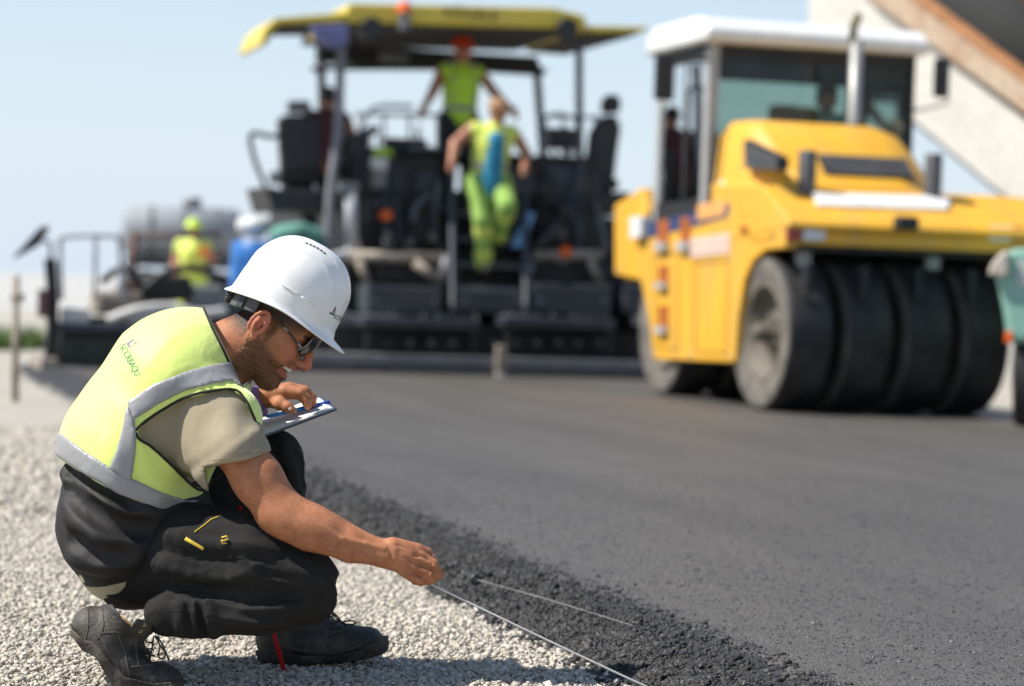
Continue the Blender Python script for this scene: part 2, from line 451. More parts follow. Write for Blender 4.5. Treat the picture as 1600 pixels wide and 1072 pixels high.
def scatter_gravel(n, y0, y1, marg, r0, r1, zlift):
    y = np.sqrt(rng.uniform(y0 ** 2, y1 ** 2, n))
    xl = -0.212 * y - marg
    xr = RO[0] + (y - RO[1]) * (-math.tan(YAW)) + 0.09
    x = xl + (xr - xl) * rng.uniform(0, 1, n)
    r = r0 + (r1 - r0) * rng.beta(1.1, 3.4, n)
    z = r * rng.uniform(-0.1, 0.55, n) + zlift * rng.uniform(0, 1, n) + 0.006 * fbm(x * 5, y * 5, 31, 3)
    return np.stack([x, y, z], -1), r
pa, ra = scatter_gravel(135000, 4.7, 8.8, 0.5, 0.0020, 0.0120, 0.006)
pb, rb = scatter_gravel(11000, 8.6, 14.0, 0.5, 0.009, 0.022, 0.004)
grav = stones('gravel', np.concatenate([pa, pb]), np.concatenate([ra, rb]), M_STONE)
tag(grav, 'loose pale crushed limestone gravel beside the asphalt', 'gravel')

def crumbs(n, t0, t1, r0, r1):
    t = t0 + (t1 - t0) * rng.uniform(0, 1, n) ** 1.25
    s = -0.035 + 0.52 * rng.beta(1.1, 1.9, n)
    h, q = mat_height(s, t)
    keep = rng.uniform(0, 1, n) < np.clip(1.35 - q * 1.3, 0.14, 1)
    s, t, h, q = s[keep], t[keep], h[keep], q[keep]
    r = (r0 + (r1 - r0) * rng.beta(1.2, 3.5, len(s))) * (1.15 - 0.35 * q)
    p = RO[None] + RN * s[:, None] + RD * t[:, None]
    z = h + r * rng.uniform(-0.3, 0.5, len(s)) + 0.022 * fbm(s * 18, t * 18, 11, 3) * np.clip(1.35 - q * 1.15, 0, 1)
    return np.concatenate([p, z[:, None]], -1), r
ca, cra = crumbs(56000, -1.6, 3.6, 0.0022, 0.0115)
cb, crb = crumbs(9000, 3.4, 9.0, 0.006, 0.016)
cr = stones('loose_asphalt_crumbs', np.concatenate([ca, cb]), np.concatenate([cra, crb]), M_CRUMB, flat=0.85)
tag(cr, 'black bitumen coated crumbs along the asphalt edge', 'asphalt crumbs')
# fine chippings pressed into the rolled surface
n = 34000
t = -1.6 + 6.8 * rng.uniform(0, 1, n) ** 1.3; s = 0.30 + 2.9 * rng.uniform(0, 1, n) ** 1.2
h, q = mat_height(s, t)
r = 0.002 + 0.005 * rng.beta(1.2, 3, n)
p = RO[None] + RN * s[:, None] + RD * t[:, None]
M_CHIP = stone_mat('rolled_chipping', [(0.016, 0.016, 0.016), (0.04, 0.039, 0.038), (0.075, 0.073, 0.070), (0.03, 0.029, 0.028), (0.20, 0.19, 0.18)], 0.5, 0.6, 0.3, 500)
ch = stones('asphalt_chippings', np.concatenate([p, (h + r * 0.05)[:, None]], -1), r, M_CHIP, flat=0.45)
tag(ch, 'fine stone chippings rolled into the asphalt surface', 'chippings')

# strip of grass at the far left edge of the works
def grass_strip(name, px0, px1, py, label, n=1500, hgt=0.32):
    a = on_ground(px0, py); b = on_ground(px1, py)
    u = rng.uniform(0, 1, n); base = a[None] + (b - a)[None] * u[:, None]
    base[:, 1] += rng.uniform(0, 1.2, n)
    base[:, 2] = 0
    hh = hgt * rng.uniform(0.4, 1, n); an = rng.uniform(0, 6.28, n); le = rng.uniform(0, 0.5, n) * hh
    wx = 0.012 * np.cos(an + 1.57); wy = 0.012 * np.sin(an + 1.57)
    V = np.stack([base + np.stack([-wx, -wy, 0 * wx], -1), base + np.stack([wx, wy, 0 * wx], -1),
                  base + np.stack([le * np.cos(an), le * np.sin(an), hh], -1)], 1).reshape(-1, 3)
    o = np_mesh(name, V, np.arange(3 * n).reshape(-1, 3), mat('grass_blade', (0.12, 0.20, 0.04), 0.7, var=0.4, vscale=5), smooth=False)
    tag(o, label, 'grass', kind='stuff')
grass_strip('grass', -120, 45, 548, 'bright green grass beyond the gravel at the far left')

# ================================================================== soft solids: signed distance fields on a grid, turned into meshes
D0 = 5.5
def Lp(px, py, w=0.0):
    d = D0 + w
    return np.array([(px - 800) / FPX * d, w, -(py - 536) / FPX * d])
def loc2world(V):
    V = np.asarray(V, dtype=float)
    return CPOS + (D0 + V[..., 1:2]) * F_ + V[..., 0:1] * R_ + V[..., 2:3] * U_
def smin(a, b, k):
    if k <= 0: return np.minimum(a, b)
    h = np.clip(0.5 + 0.5 * (b - a) / k, 0, 1)
    return b + (a - b) * h - k * h * (1 - h)
class Sdf:
    def __init__(s, lo, hi, h):
        s.h = h; s.lo = np.asarray(lo, float)
        s.n = np.ceil((np.asarray(hi) - s.lo) / h).astype(int) + 1
        s.V = np.full(s.n, 0.06, dtype=np.float32)
        s.ax = [(s.lo[i] + h * np.arange(s.n[i])).astype(np.float32) for i in range(3)]
    @staticmethod
    def px_box(x0, y0, x1, y1, w0, w1, h):
        c = np.array([Lp(px, py, w) for px in (x0, x1) for py in (y0, y1) for w in (w0, w1)])
        return Sdf(c.min(0), c.max(0), h)
    def block(s, lo, hi):
        a = np.clip(np.floor((np.asarray(lo) - s.lo) / s.h).astype(int), 0, s.n); b = np.clip(np.ceil((np.asarray(hi) - s.lo) / s.h).astype(int) + 1, 0, s.n)
        sl = tuple(slice(a[i], b[i]) for i in range(3))
        X = s.ax[0][sl[0]][:, None, None]; Y = s.ax[1][sl[1]][None, :, None]; Z = s.ax[2][sl[2]][None, None, :]
        return sl, X, Y, Z
    def put(s, sl, d, k, sub):
        if sub: s.V[sl] = -smin(-s.V[sl], d, k)
        else: s.V[sl] = smin(s.V[sl], d, k)
    def cone(s, a, b, ra, rb, k=0.01, sy=1.0, sub=False):
        """tapered capsule; sy stretches it in depth"""
        a = np.asarray(a, float); b = np.asarray(b, float); m = max(ra, rb) * max(1, sy) + 0.062
        sl, X, Y, Z = s.block(np.minimum(a, b) - m, np.maximum(a, b) + m)
        if s.V[sl].size == 0: return s
        x = X - a[0]; y = (Y - a[1]) / sy; z = Z - a[2]
        bx, by, bz = b[0] - a[0], (b[1] - a[1]) / sy, b[2] - a[2]
        l2 = bx * bx + by * by + bz * bz + 1e-12
        t = np.clip((x * bx + y * by + z * bz) / l2, 0, 1)
        d = np.sqrt((x - t * bx) ** 2 + (y - t * by) ** 2 + (z - t * bz) ** 2) - (ra + (rb - ra) * t)
        s.put(sl, d, k, sub); return s
    def chain(s, pts, k=0.01, sy=1.0, sub=False):
        """pts (px, py, w, radius in px)"""
        P = [(Lp(p[0], p[1], p[2]), p[3] * (D0 + p[2]) / FPX) for p in pts]
        if len(P) == 1: P = P * 2
        for (a, ra), (b, rb) in zip(P[:-1], P[1:]): s.cone(a, b, ra, rb, k, sy, sub)
        return s
    def ell(s, c, r, k=0.01, ax=None, sub=False):
        c = np.asarray(c, float); r = np.asarray(r, float); m = r.max() + 0.062
        sl, X, Y, Z = s.block(c - m, c + m)
        if s.V[sl].size == 0: return s
        x = X - c[0]; y = Y - c[1]; z = Z - c[2]
        if ax is not None:
            ax = np.asarray(ax, float)
            x, y, z = (ax[0][0] * x + ax[0][1] * y + ax[0][2] * z, ax[1][0] * x + ax[1][1] * y + ax[1][2] * z, ax[2][0] * x + ax[2][1] * y + ax[2][2] * z)
        k0 = np.sqrt((x / r[0]) ** 2 + (y / r[1]) ** 2 + (z / r[2]) ** 2); k1 = np.sqrt((x / r[0] ** 2) ** 2 + (y / r[1] ** 2) ** 2 + (z / r[2] ** 2) ** 2)
        d = k0 * (k0 - 1) / np.maximum(k1, 1e-6)
        s.put(sl, d, k, sub); return s
    def pxs(s):
        X = s.ax[0][:, None, None]; Y = s.ax[1][None, :, None]; Z = s.ax[2][None, None, :]
        q = FPX / (D0 + Y)
        return 800 + X * q, 536 - Z * q, q
    def poly(s, pts):
        """signed distance (metres) to a picture-plane outline carried through the depth; negative inside"""
        PX, PY, q = s.pxs()
        shp = np.broadcast_shapes(PX.shape, PY.shape)
        PX = np.broadcast_to(PX, shp); PY = np.broadcast_to(PY, shp)
        d = np.full(shp, 1e12, dtype=np.float32); ins = np.zeros(shp, dtype=bool)
        n = len(pts)
        for i in range(n):
            x0, y0 = pts[i]; x1, y1 = pts[(i + 1) % n]
            ex, ey = x1 - x0, y1 - y0; wx = PX - x0; wy = PY - y0
            t = np.clip((wx * ex + wy * ey) / (ex * ex + ey * ey + 1e-9), 0, 1)
            d = np.minimum(d, (wx - ex * t) ** 2 + (wy - ey * t) ** 2)
            c = ((y0 <= PY) & (y1 > PY)) | ((y1 <= PY) & (y0 > PY))
            if y1 != y0: ins ^= c & (PX < x0 + (PY - y0) * ex / ey)
        d = np.sqrt(d) / q
        return np.where(ins, -d, d).astype(np.float32)
    def copy(s):
        o = object.__new__(Sdf); o.h = s.h; o.lo = s.lo; o.n = s.n; o.ax = s.ax; o.V = s.V.copy(); return o
    def mesh(s, smooth=1):
        V, Q = surface_nets(s.V, s.lo, s.h)
        for _ in range(smooth): V = relax(V, Q, 0.5)
        return V, Q
def surface_nets(V, lo, h):
    ins = V < 0
    # narrow to the cells that hold the surface
    c = np.zeros(np.array(V.shape) - 1, dtype=np.int8)
    for dx in (0, 1):
        for dy in (0, 1):
            for dz in (0, 1):
                c += ins[dx:c.shape[0] + dx, dy:c.shape[1] + dy, dz:c.shape[2] + dz]
    I, J, K = np.nonzero((c > 0) & (c < 8))
    idx = np.full(c.shape, -1, dtype=np.int32); idx[I, J, K] = np.arange(len(I))
    acc = np.zeros((len(I), 3)); cnt = np.zeros(len(I))
    corner = [(dx, dy, dz) for dx in (0, 1) for dy in (0, 1) for dz in (0, 1)]
    val = {q: V[I + q[0], J + q[1], K + q[2]] for q in corner}
    for q in corner:
        for a in range(3):
            if q[a] == 0:
                p = list(q); p[a] = 1; p = tuple(p)
                v0, v1 = val[q], val[p]; m = (v0 < 0) != (v1 < 0)
                t = np.where(m, v0 / np.where(m, v0 - v1, 1), 0)
                pt = np.zeros((len(I), 3)); pt[:] = q; pt[:, a] = t
                acc[m] += pt[m]; cnt[m] += 1
    P = lo + h * (np.stack([I, J, K], -1) + acc / np.maximum(cnt, 1)[:, None])
    quads = []
    for a in range(3):
        b1, b2 = (a + 1) % 3, (a + 2) % 3
        s0 = [slice(None)] * 3; s1 = [slice(None)] * 3
        s0[a] = slice(0, -1); s1[a] = slice(1, None)
        x = ins[tuple(s0)] != ins[tuple(s1)]
        E = np.nonzero(x); E = np.stack(E, -1)
        ok = (E[:, b1] > 0) & (E[:, b2] > 0) & (E[:, b1] < V.shape[b1] - 1) & (E[:, b2] < V.shape[b2] - 1)
        E = E[ok]
        def cell(o1, o2):
            q = E.copy(); q[:, b1] += o1; q[:, b2] += o2
            return idx[q[:, 0], q[:, 1], q[:, 2]]
        Q = np.stack([cell(-1, -1), cell(0, -1), cell(0, 0), cell(-1, 0)], -1)
        fl = ~ins[E[:, 0], E[:, 1], E[:, 2]]
        Q[fl] = Q[fl][:, ::-1]
        quads.append(Q)
    Q = np.concatenate(quads)
    return P, Q[(Q >= 0).all(1)]
def relax(V, Q, f):
    acc = np.zeros_like(V); cnt = np.zeros(len(V))
    for a, b in ((0, 1), (1, 2), (2, 3), (3, 0)):
        for u, v in ((a, b), (b, a)):
            acc += np.stack([np.bincount(Q[:, u], V[Q[:, v], i], len(V)) for i in range(3)], -1)
            cnt += np.bincount(Q[:, u], minlength=len(V))
    return V * (1 - f) + f * acc / np.maximum(cnt, 1)[:, None]
def normals(V, Q):
    n = np.cross(V[Q[:, 2]] - V[Q[:, 0]], V[Q[:, 3]] - V[Q[:, 1]])
    N = np.stack([sum(np.bincount(Q[:, j], n[:, i], len(V)) for j in range(4)) for i in range(3)], -1)
    return N / np.maximum(np.linalg.norm(N, axis=1, keepdims=True), 1e-12)
def noise3(P, sc, seed=0):
    x, y, z = (P * sc).T
    return (vnoise(x + 0.37 * z, y + 0.61 * z, seed) + vnoise(y - 0.53 * x + 9, z + 0.41 * x, seed + 5) + vnoise(z + 0.29 * y + 4, x - 0.47 * y, seed + 9)) * 0.66
def bvh_of(V, Q):
    return BVHTree.FromPolygons([tuple(p) for p in V], [tuple(q) for q in Q])
def hit_px(bvh, px, py, lift=0.0015):
    """first point of a surface (local frame) seen at a pixel"""
    o = Vector((0, -D0, 0)); d = Vector(((px - 800) / FPX, 1.0, -(py - 536) / FPX)).normalized()
    p, nrm, i, dist = bvh.ray_cast(o, d)
    if p is None: return None
    if nrm.dot(d) > 0: nrm = -nrm
    return np.array(p + nrm * lift)
def px_line(bvh, pts, lift, n=60):
    """polyline in pixels laid onto a surface, resampled"""
    P = np.array(pts, float); seg = np.r_[0, np.cumsum(np.linalg.norm(np.diff(P, axis=0), axis=1))]
    u = np.linspace(0, seg[-1], n); out = []
    for x, y in zip(np.interp(u, seg, P[:, 0]), np.interp(u, seg, P[:, 1])):
        h = hit_px(bvh, x, y, lift)
        if h is not None: out.append(h)
    return out
def spline(pts, n=8, closed=False):
    """Catmull-Rom through pts"""
    P = [np.array(p, float) for p in pts]; m = len(P); out = []
    for i in range(m if closed else m - 1):
        p0 = P[(i - 1) % m] if closed or i > 0 else P[0]; p1 = P[i]; p2 = P[(i + 1) % m]; p3 = P[(i + 2) % m] if closed or i + 2 < m else P[-1]
        for t in np.arange(n) / n:
            out.append(0.5 * ((2 * p1) + (-p0 + p2) * t + (2 * p0 - 5 * p1 + 4 * p2 - p3) * t * t + (-p0 + 3 * p1 - 3 * p2 + p3) * t ** 3))
    if not closed: out.append(P[-1])
    return out

def surf_w(S, px, py):
    """depth of the first surface of a field seen at a pixel"""
    ws = S.ax[1]; d = D0 + ws
    ix = np.clip(np.round(((px - 800) / FPX * d - S.lo[0]) / S.h).astype(int), 0, S.n[0] - 1)
    iz = np.clip(np.round((-(py - 536) / FPX * d - S.lo[2]) / S.h).astype(int), 0, S.n[2] - 1)
    v = S.V[ix, np.arange(len(ws)), iz]
    k = np.argmax(v < 0)
    if not (v < 0).any(): return None
    return ws[k] - (S.h * v[k] / (v[k] - v[k - 1] + 1e-9) if k else 0)
def folds(S, lines, out, r, k):
    """raise (out > 0) or press (out < 0) soft folds of a given height along picture lines laid on a field's near surface"""
    todo = []
    for ln_ in lines:
        P = spline(ln_, 4); c = []
        for i, (x, y) in enumerate(P):
            w = surf_w(S, x, y)
            if w is None: continue
            tap = math.sin(math.pi * (i + 0.6) / (len(P) + 0.2)) ** 0.6
            c.append((x, y, w + (r - out * tap if out > 0 else -r - out * tap), r * FPX / (D0 + w)))
        todo.append(c)
    for c in todo:
        if len(c) > 1: S.chain(c, k, sub=out < 0)

# ================================================================== the crouching worker
WBASE = on_ground(360, 1055); WBASE[2] = 0
person = thing('person', 'person crouching on the gravel in white helmet, sunglasses and yellow vest', 'person', tuple(WBASE))
def wpart(name, V, Q, m, parent=person, smooth=True):
    return np_mesh(name, loc2world(V), Q, m, parent, smooth, off=WBASE)
def wmb(mb, name, m, parent=person, off=WBASE, bevel=0.0):
    mb.v = [tuple(p) for p in loc2world(np.array(mb.v))]
    return mb.build(name, m, parent, bevel=bevel, off=off)

# ---- skin
def skin_material():
    m = bpy.data.materials.new('skin'); m.use_nodes = True
    nt = m.node_tree; N = nt.nodes; L = nt.links; b = N['Principled BSDF']
    tc = N.new('ShaderNodeTexCoord')
    n = N.new('ShaderNodeTexNoise'); n.inputs['Scale'].default_value = 34; n.inputs['Detail'].default_value = 9; n.inputs['Roughness'].default_value = 0.68; L.new(tc.outputs['Object'], n.inputs['Vector'])
    rp = N.new('ShaderNodeValToRGB'); rp.color_ramp.elements[0].position = 0.3; rp.color_ramp.elements[1].position = 0.75
    rp.color_ramp.elements[0].color = (0.31, 0.115, 0.050, 1); rp.color_ramp.elements[1].color = (0.50, 0.215, 0.108, 1)
    L.new(n.outputs[0], rp.inputs[0]); col = rp.outputs[0]
    fine = N.new('ShaderNodeTexNoise'); fine.inputs['Scale'].default_value = 420; fine.inputs['Detail'].default_value = 3; L.new(tc.outputs['Object'], fine.inputs['Vector'])
    for at, c, spread in (('blush', (0.50, 0.16, 0.105), 0.0), ('lip', (0.40, 0.13, 0.10), 0.0), ('beard', (0.17, 0.080, 0.038), 1.1), ('hair', (0.035, 0.024, 0.017), 0.7)):
        a = N.new('ShaderNodeAttribute'); a.attribute_name = at
        fac = a.outputs['Fac']
        if spread:
            ma = N.new('ShaderNodeMath'); ma.operation = 'MULTIPLY_ADD'; ma.inputs[1].default_value = spread; L.new(fine.outputs[0], ma.inputs[0])
            sb = N.new('ShaderNodeMath'); sb.operation = 'SUBTRACT'; L.new(fac, sb.inputs[0]); sb.inputs[1].default_value = spread * 0.5; L.new(sb.outputs[0], ma.inputs[2])
            gt = N.new('ShaderNodeMath'); gt.operation = 'MULTIPLY'; gt.use_clamp = True; L.new(ma.outputs[0], gt.inputs[0])
            st = N.new('ShaderNodeMapRange'); st.inputs[1].default_value = 0.0; st.inputs[2].default_value = 0.25; L.new(fac, st.inputs[0]); L.new(st.outputs[0], gt.inputs[1])
            fac = gt.outputs[0]
        mx = N.new('ShaderNodeMix'); mx.data_type = 'RGBA'; L.new(fac, mx.inputs[0]); L.new(col, mx.inputs[6]); mx.inputs[7].default_value = c + (1,)
        col = mx.outputs[2]
    L.new(col, b.inputs['Base Color'])
    b.inputs['Roughness'].default_value = 0.58; b.inputs['Specular IOR Level'].default_value = 0.32
    b.inputs['Subsurface Weight'].default_value = 0.06; b.inputs['Subsurface Radius'].default_value = (0.010, 0.004, 0.002); b.inputs['Subsurface Scale'].default_value = 0.6
    v = N.new('ShaderNodeTexVoronoi'); v.inputs['Scale'].default_value = 520; L.new(tc.outputs['Object'], v.inputs['Vector'])
    bp = N.new('ShaderNodeBump'); bp.inputs['Strength'].default_value = 0.45; bp.inputs['Distance'].default_value = 0.0012
    L.new(v.outputs['Distance'], bp.inputs['Height']); L.new(bp.outputs[0], b.inputs['Normal'])
    return m
M_SKIN = skin_material()

TH = math.radians(42)
HF = np.array([math.cos(TH), 0, -math.sin(TH)]); HU = np.array([math.sin(TH), 0, math.cos(TH)]); HL = np.array([0, 1.0, 0])
HC = Lp(437, 498, 0.0)
HAX = np.array([HF, HL, HU])
def H(a, b, c): return HC + HF * a + HL * b + HU * c

B = Sdf.px_box(185, 400, 700, 925, -0.31, 0.30, 0.0026)
# torso core (inside the clothes), neck
B.chain([(290, 603, 0, 74), (232, 690, 0, 76)], 0.02, 1.3)
B.chain([(312, 585, 0, 56), (356, 553, 0, 47), (392, 527, 0, 44)], 0.03, 0.95)
# skull and face
B.ell(H(-0.012, 0, 0.035), (0.097, 0.076, 0.084), 0.02, HAX)
B.ell(H(0.040, 0, -0.030), (0.053, 0.060, 0.084), 0.025, HAX)
for sgn in (-1, 1):
    B.cone(H(-0.012, sgn * 0.054, -0.060), H(0.066, sgn * 0.015, -0.117), 0.021, 0.019, 0.025)
    B.ell(H(0.052, sgn * 0.047, -0.034), (0.030, 0.018, 0.020), 0.022, HAX)
    B.cone(H(0.084, sgn * 0.010, 0.012), H(0.070, sgn * 0.045, 0.010), 0.010, 0.009, 0.014)
    B.ell(H(0.093, sgn * 0.031, -0.006), (0.018, 0.020, 0.012), 0.012, HAX, sub=True)
    B.ell(H(0.069, sgn * 0.030, -0.004), (0.013, 0.014, 0.011), 0.006, HAX)
    B.ell(H(0.103, sgn * 0.013, -0.044), (0.011, 0.008, 0.009), 0.007, HAX)
    B.ell(H(0.068, sgn * 0.038, -0.060), (0.020, 0.014, 0.016), 0.016, HAX)
B.ell(H(0.074, 0, -0.119), (0.021, 0.025, 0.018), 0.02, HAX)
B.cone(H(0.090, 0, 0.004), H(0.116, 0, -0.036), 0.0090, 0.0105, 0.010)
B.ell(H(0.1165, 0, -0.0405), (0.0115, 0.0115, 0.0110), 0.007, HAX)
B.ell(H(0.084, 0, -0.066), (0.017, 0.030, 0.022), 0.014, HAX)
# smiling mouth, lips
for sgn in (-1, 1):
    B.cone(H(0.100, 0, -0.0600), H(0.070, sgn * 0.037, -0.0655), 0.0060, 0.0042, 0.008)
    B.cone(H(0.093, 0, -0.0905), H(0.067, sgn * 0.036, -0.0760), 0.0072, 0.0042, 0.008)
    B.cone(H(0.104, 0, -0.0750), H(0.075, sgn * 0.039, -0.0705), 0.0105, 0.0055, 0.002, sub=True)
# ears: a thin shell with a rim, a hollow and a lobe
EC = (-0.017, -0.036)
for sgn in (-1, 1):
    yb = 0.077
    eax = np.array([HF * 0.96 + HL * sgn * 0.25, HL * 0.96 - HF * sgn * 0.25, HU])
    B.ell(H(EC[0] - 0.004, sgn * (yb + 0.004), EC[1]), (0.017, 0.008, 0.029), 0.006, eax)
    rim = []
    for a in np.linspace(-40, 235, 12):
        rr = math.radians(a)
        fx = EC[0] + 0.017 * math.cos(rr) - 0.004; uz = EC[1] + 0.030 * math.sin(rr) + 0.003
        rim.append(H(fx, sgn * (yb + 0.010 - 0.3 * (fx - EC[0])), uz))
    for p, q in zip(rim[:-1], rim[1:]): B.cone(p, q, 0.0042, 0.0042, 0.003)
    B.ell(H(EC[0] + 0.001, sgn * (yb + 0.013), EC[1] - 0.002), (0.0095, 0.0135, 0.0150), 0.003, HAX, sub=True)
    B.ell(H(EC[0] - 0.003, sgn * (yb + 0.014), EC[1] + 0.016), (0.010, 0.0085, 0.0075), 0.003, HAX, sub=True)
    B.ell(H(EC[0] + 0.006, sgn * (yb + 0.005), EC[1] - 0.028), (0.008, 0.0055, 0.009), 0.005, HAX)
    B.ell(H(EC[0] + 0.014, sgn * (yb + 0.004), EC[1] - 0.004), (0.004, 0.005, 0.007), 0.003, HAX)
# near arm
B.chain([(325, 640, -0.14, 36), (362, 690, -0.200, 36), (402, 748, -0.222, 38), (436, 797, -0.232, 37)], 0.02)
B.chain([(436, 800, -0.232, 37), (486, 825, -0.240, 35), (548, 851, -0.246, 27), (604, 866, -0.250, 20.5)], 0.012)
B.chain([(452, 812, -0.246, 30), (505, 830, -0.252, 27)], 0.02)
B.chain([(470, 812, -0.222, 26), (530, 836, -0.232, 22)], 0.02)
# near hand, pinching the cord
hs = -0.252
B.chain([(600, 866, hs, 20), (628, 872, hs, 19)], 0.012, 0.85)
KN = [(651, 860, hs + 0.012, 11.5), (657, 873, hs + 0.004, 12), (653, 887, hs, 11.5), (643, 898, hs, 10.5)]
for kx in KN: B.chain([(614, 862 + (kx[1] - 876) * 0.5, hs, 15), kx], 0.010, 0.9)
B.chain([KN[0], (668, 864, hs + 0.022, 8.2), (675, 869, hs + 0.036, 7.0)], 0.003)
B.chain([KN[1], (676, 882, hs + 0.006, 9.4), (685, 896, hs + 0.016, 8.2), (677, 904, hs + 0.030, 7.2)], 0.0035)
B.chain([KN[2], (669, 897, hs - 0.002, 8.8), (673, 906, hs + 0.014, 7.6), (662, 908, hs + 0.028, 7.0)], 0.003)
B.chain([KN[3], (654, 905, hs - 0.002, 7.8), (658, 909, hs + 0.012, 6.8), (648, 908, hs + 0.026, 6.2)], 0.003)
B.chain([(622, 878, hs + 0.022, 13), (645, 890, hs + 0.034, 10), (664, 902, hs + 0.036, 8.2)], 0.006)
for kx in KN[:3]:
    B.chain([(618, 864 + (kx[1] - 874) * 0.45, hs - 0.0195, 3.0), (kx[0] - 6, kx[1], hs - 0.0155 + (kx[2] - hs), 3.2)], 0.006)
folds(B, [[(648, 867), (660, 869), (674, 877)], [(652, 881), (665, 885), (680, 893)], [(645, 894), (656, 899), (667, 903)]], -0.0042, 0.0045, 0.003)
folds(B, [[(672, 884), (677, 880)], [(666, 899), (671, 894)], [(622, 852), (640, 858)], [(606, 850), (612, 870), (608, 884)]], -0.0018, 0.003, 0.003)
B.chain([(500, 822, -0.287, 3.2), (535, 842, -0.284, 3.4), (572, 850, -0.278, 3.0), (600, 858, -0.276, 2.6)], 0.006)
B.chain([(470, 840, -0.283, 3.0), (520, 858, -0.282, 3.2), (560, 866, -0.276, 2.6)], 0.006)
# far arm and hand on the clipboard
B.chain([(318, 615, 0.13, 40), (328, 675, 0.19, 34), (338, 702, 0.205, 30)], 0.02)
B.chain([(338, 702, 0.205, 30), (370, 660, 0.19, 22), (398, 624, 0.165, 16.5)], 0.012)
lw = 0.155
B.chain([(396, 624, 0.165, 16.5), (420, 619, lw, 17)], 0.010)
LK = [(446, 612, lw - 0.020, 12), (452, 609, lw + 0.002, 12), (452, 610, lw + 0.024, 11.5), (447, 614, lw + 0.044, 10.5)]
for kx in LK: B.chain([(421, 618, lw + (kx[2] - lw) * 0.5, 15), kx], 0.012)
B.chain([LK[0], (470, 615, lw - 0.028, 9.5), (480, 625, lw - 0.030, 8.0), (481, 634, lw - 0.030, 6.8)], 0.003)
B.chain([LK[1], (476, 612, lw + 0.000, 9.5), (487, 622, lw + 0.002, 8.0), (488, 630, lw + 0.002, 6.8)], 0.003)
B.chain([LK[2], (474, 613, lw + 0.026, 9.0), (485, 622, lw + 0.028, 7.8), (486, 629, lw + 0.028, 6.6)], 0.003)
B.chain([LK[3], (466, 617, lw + 0.048, 8.0), (476, 624, lw + 0.050, 7.0), (477, 629, lw + 0.050, 6.0)], 0.003)
B.chain([(428, 627, lw - 0.014, 12), (438, 631, lw - 0.042, 10), (449, 636, lw - 0.052, 8.2), (457, 641, lw - 0.054, 6.8)], 0.006)
BV, BQ = B.mesh(1)
BN = normals(BV, BQ)
rel = BV - HC; hf = rel @ HF; hu = rel @ HU; hl = rel @ HL
near_head = (np.abs(hl) < 0.088) & (hf > -0.14) & (hf < 0.14) & (hu > -0.165) & (hu < 0.13)
def sstep(a, b, x): t = np.clip((x - a) / (b - a), 0, 1); return t * t * (3 - 2 * t)
# beard: jaw, chin, upper lip, up to the sideburn
cheek_line = -0.057 - 0.22 * np.clip(hf - 0.0, -0.02, 0.08)
beard = sstep(0.010, -0.010, hu - cheek_line) * sstep(-0.030, -0.012, hf + 0.12 * (hu + 0.06)) * sstep(-0.165, -0.142, hu)
beard = np.maximum(beard, sstep(0.012, 0.002, np.abs(hf - 0.012)) * sstep(-0.07, -0.05, hu) * sstep(0.03, 0.0, hu) * (np.abs(hl) > 0.055))
must = sstep(0.076, 0.088, hf) * sstep(-0.047, -0.052, hu) * sstep(-0.068, -0.060, hu)
beard = np.maximum(beard, must * 0.6) * near_head
lipd = np.abs(hu + 0.0752 - 0.12 * np.clip(np.abs(hl) - 0, 0, 0.037))
lip = sstep(0.0200, 0.0150, lipd) * sstep(0.066, 0.074, hf) * (np.abs(hl) < 0.036) * near_head
beard = beard * (1 - lip)
hairline = 0.030 - 0.10 * np.clip(hf, 0, 0.09)
hair = sstep(-0.030, 0.020, hu - np.where(hf > -0.03, -0.006 + 0.35 * np.clip(hf, 0, 1), -0.070)) * sstep(0.075, 0.055, hf) * near_head
brow = sstep(0.007, 0.003, np.abs(hu - 0.014 + 0.1 * np.abs(hl - 0.0) - 0.002)) * sstep(0.065, 0.075, hf) * (np.abs(hl) > 0.010) * near_head
hair = np.maximum(hair, brow * 0.9)
ear_zone = (np.abs(hl) > 0.074) & (np.hypot(hf - EC[0] + 0.004, (hu - EC[1] + 0.003) * 0.62) < 0.027)
hair = hair * ~ear_zone; beard = beard * ~ear_zone
blush = np.maximum(sstep(0.032, 0.010, np.linalg.norm(BV - H(0.066, -0.05, -0.036), axis=1)) * 0.7, sstep(0.03, 0.008, np.linalg.norm(BV - H(0.115, 0, -0.038), axis=1)))
blush = np.maximum(blush, ear_zone * 0.55)
# small relief: knuckle and tendon ripples, beard thickness
BV = BV + BN * ((beard * 0.0035 * (0.6 + noise3(BV, 260, 3)))[:, None])
body = wpart('body', BV, BQ, M_SKIN)
for nm, arr in (('beard', beard), ('hair', hair), ('lip', lip), ('blush', blush)):
    at = body.data.attributes.new(nm, 'FLOAT', 'POINT'); at.data.foreach_set('value', arr.astype(np.float32))
print('body', len(BQ), time.time() - T0)

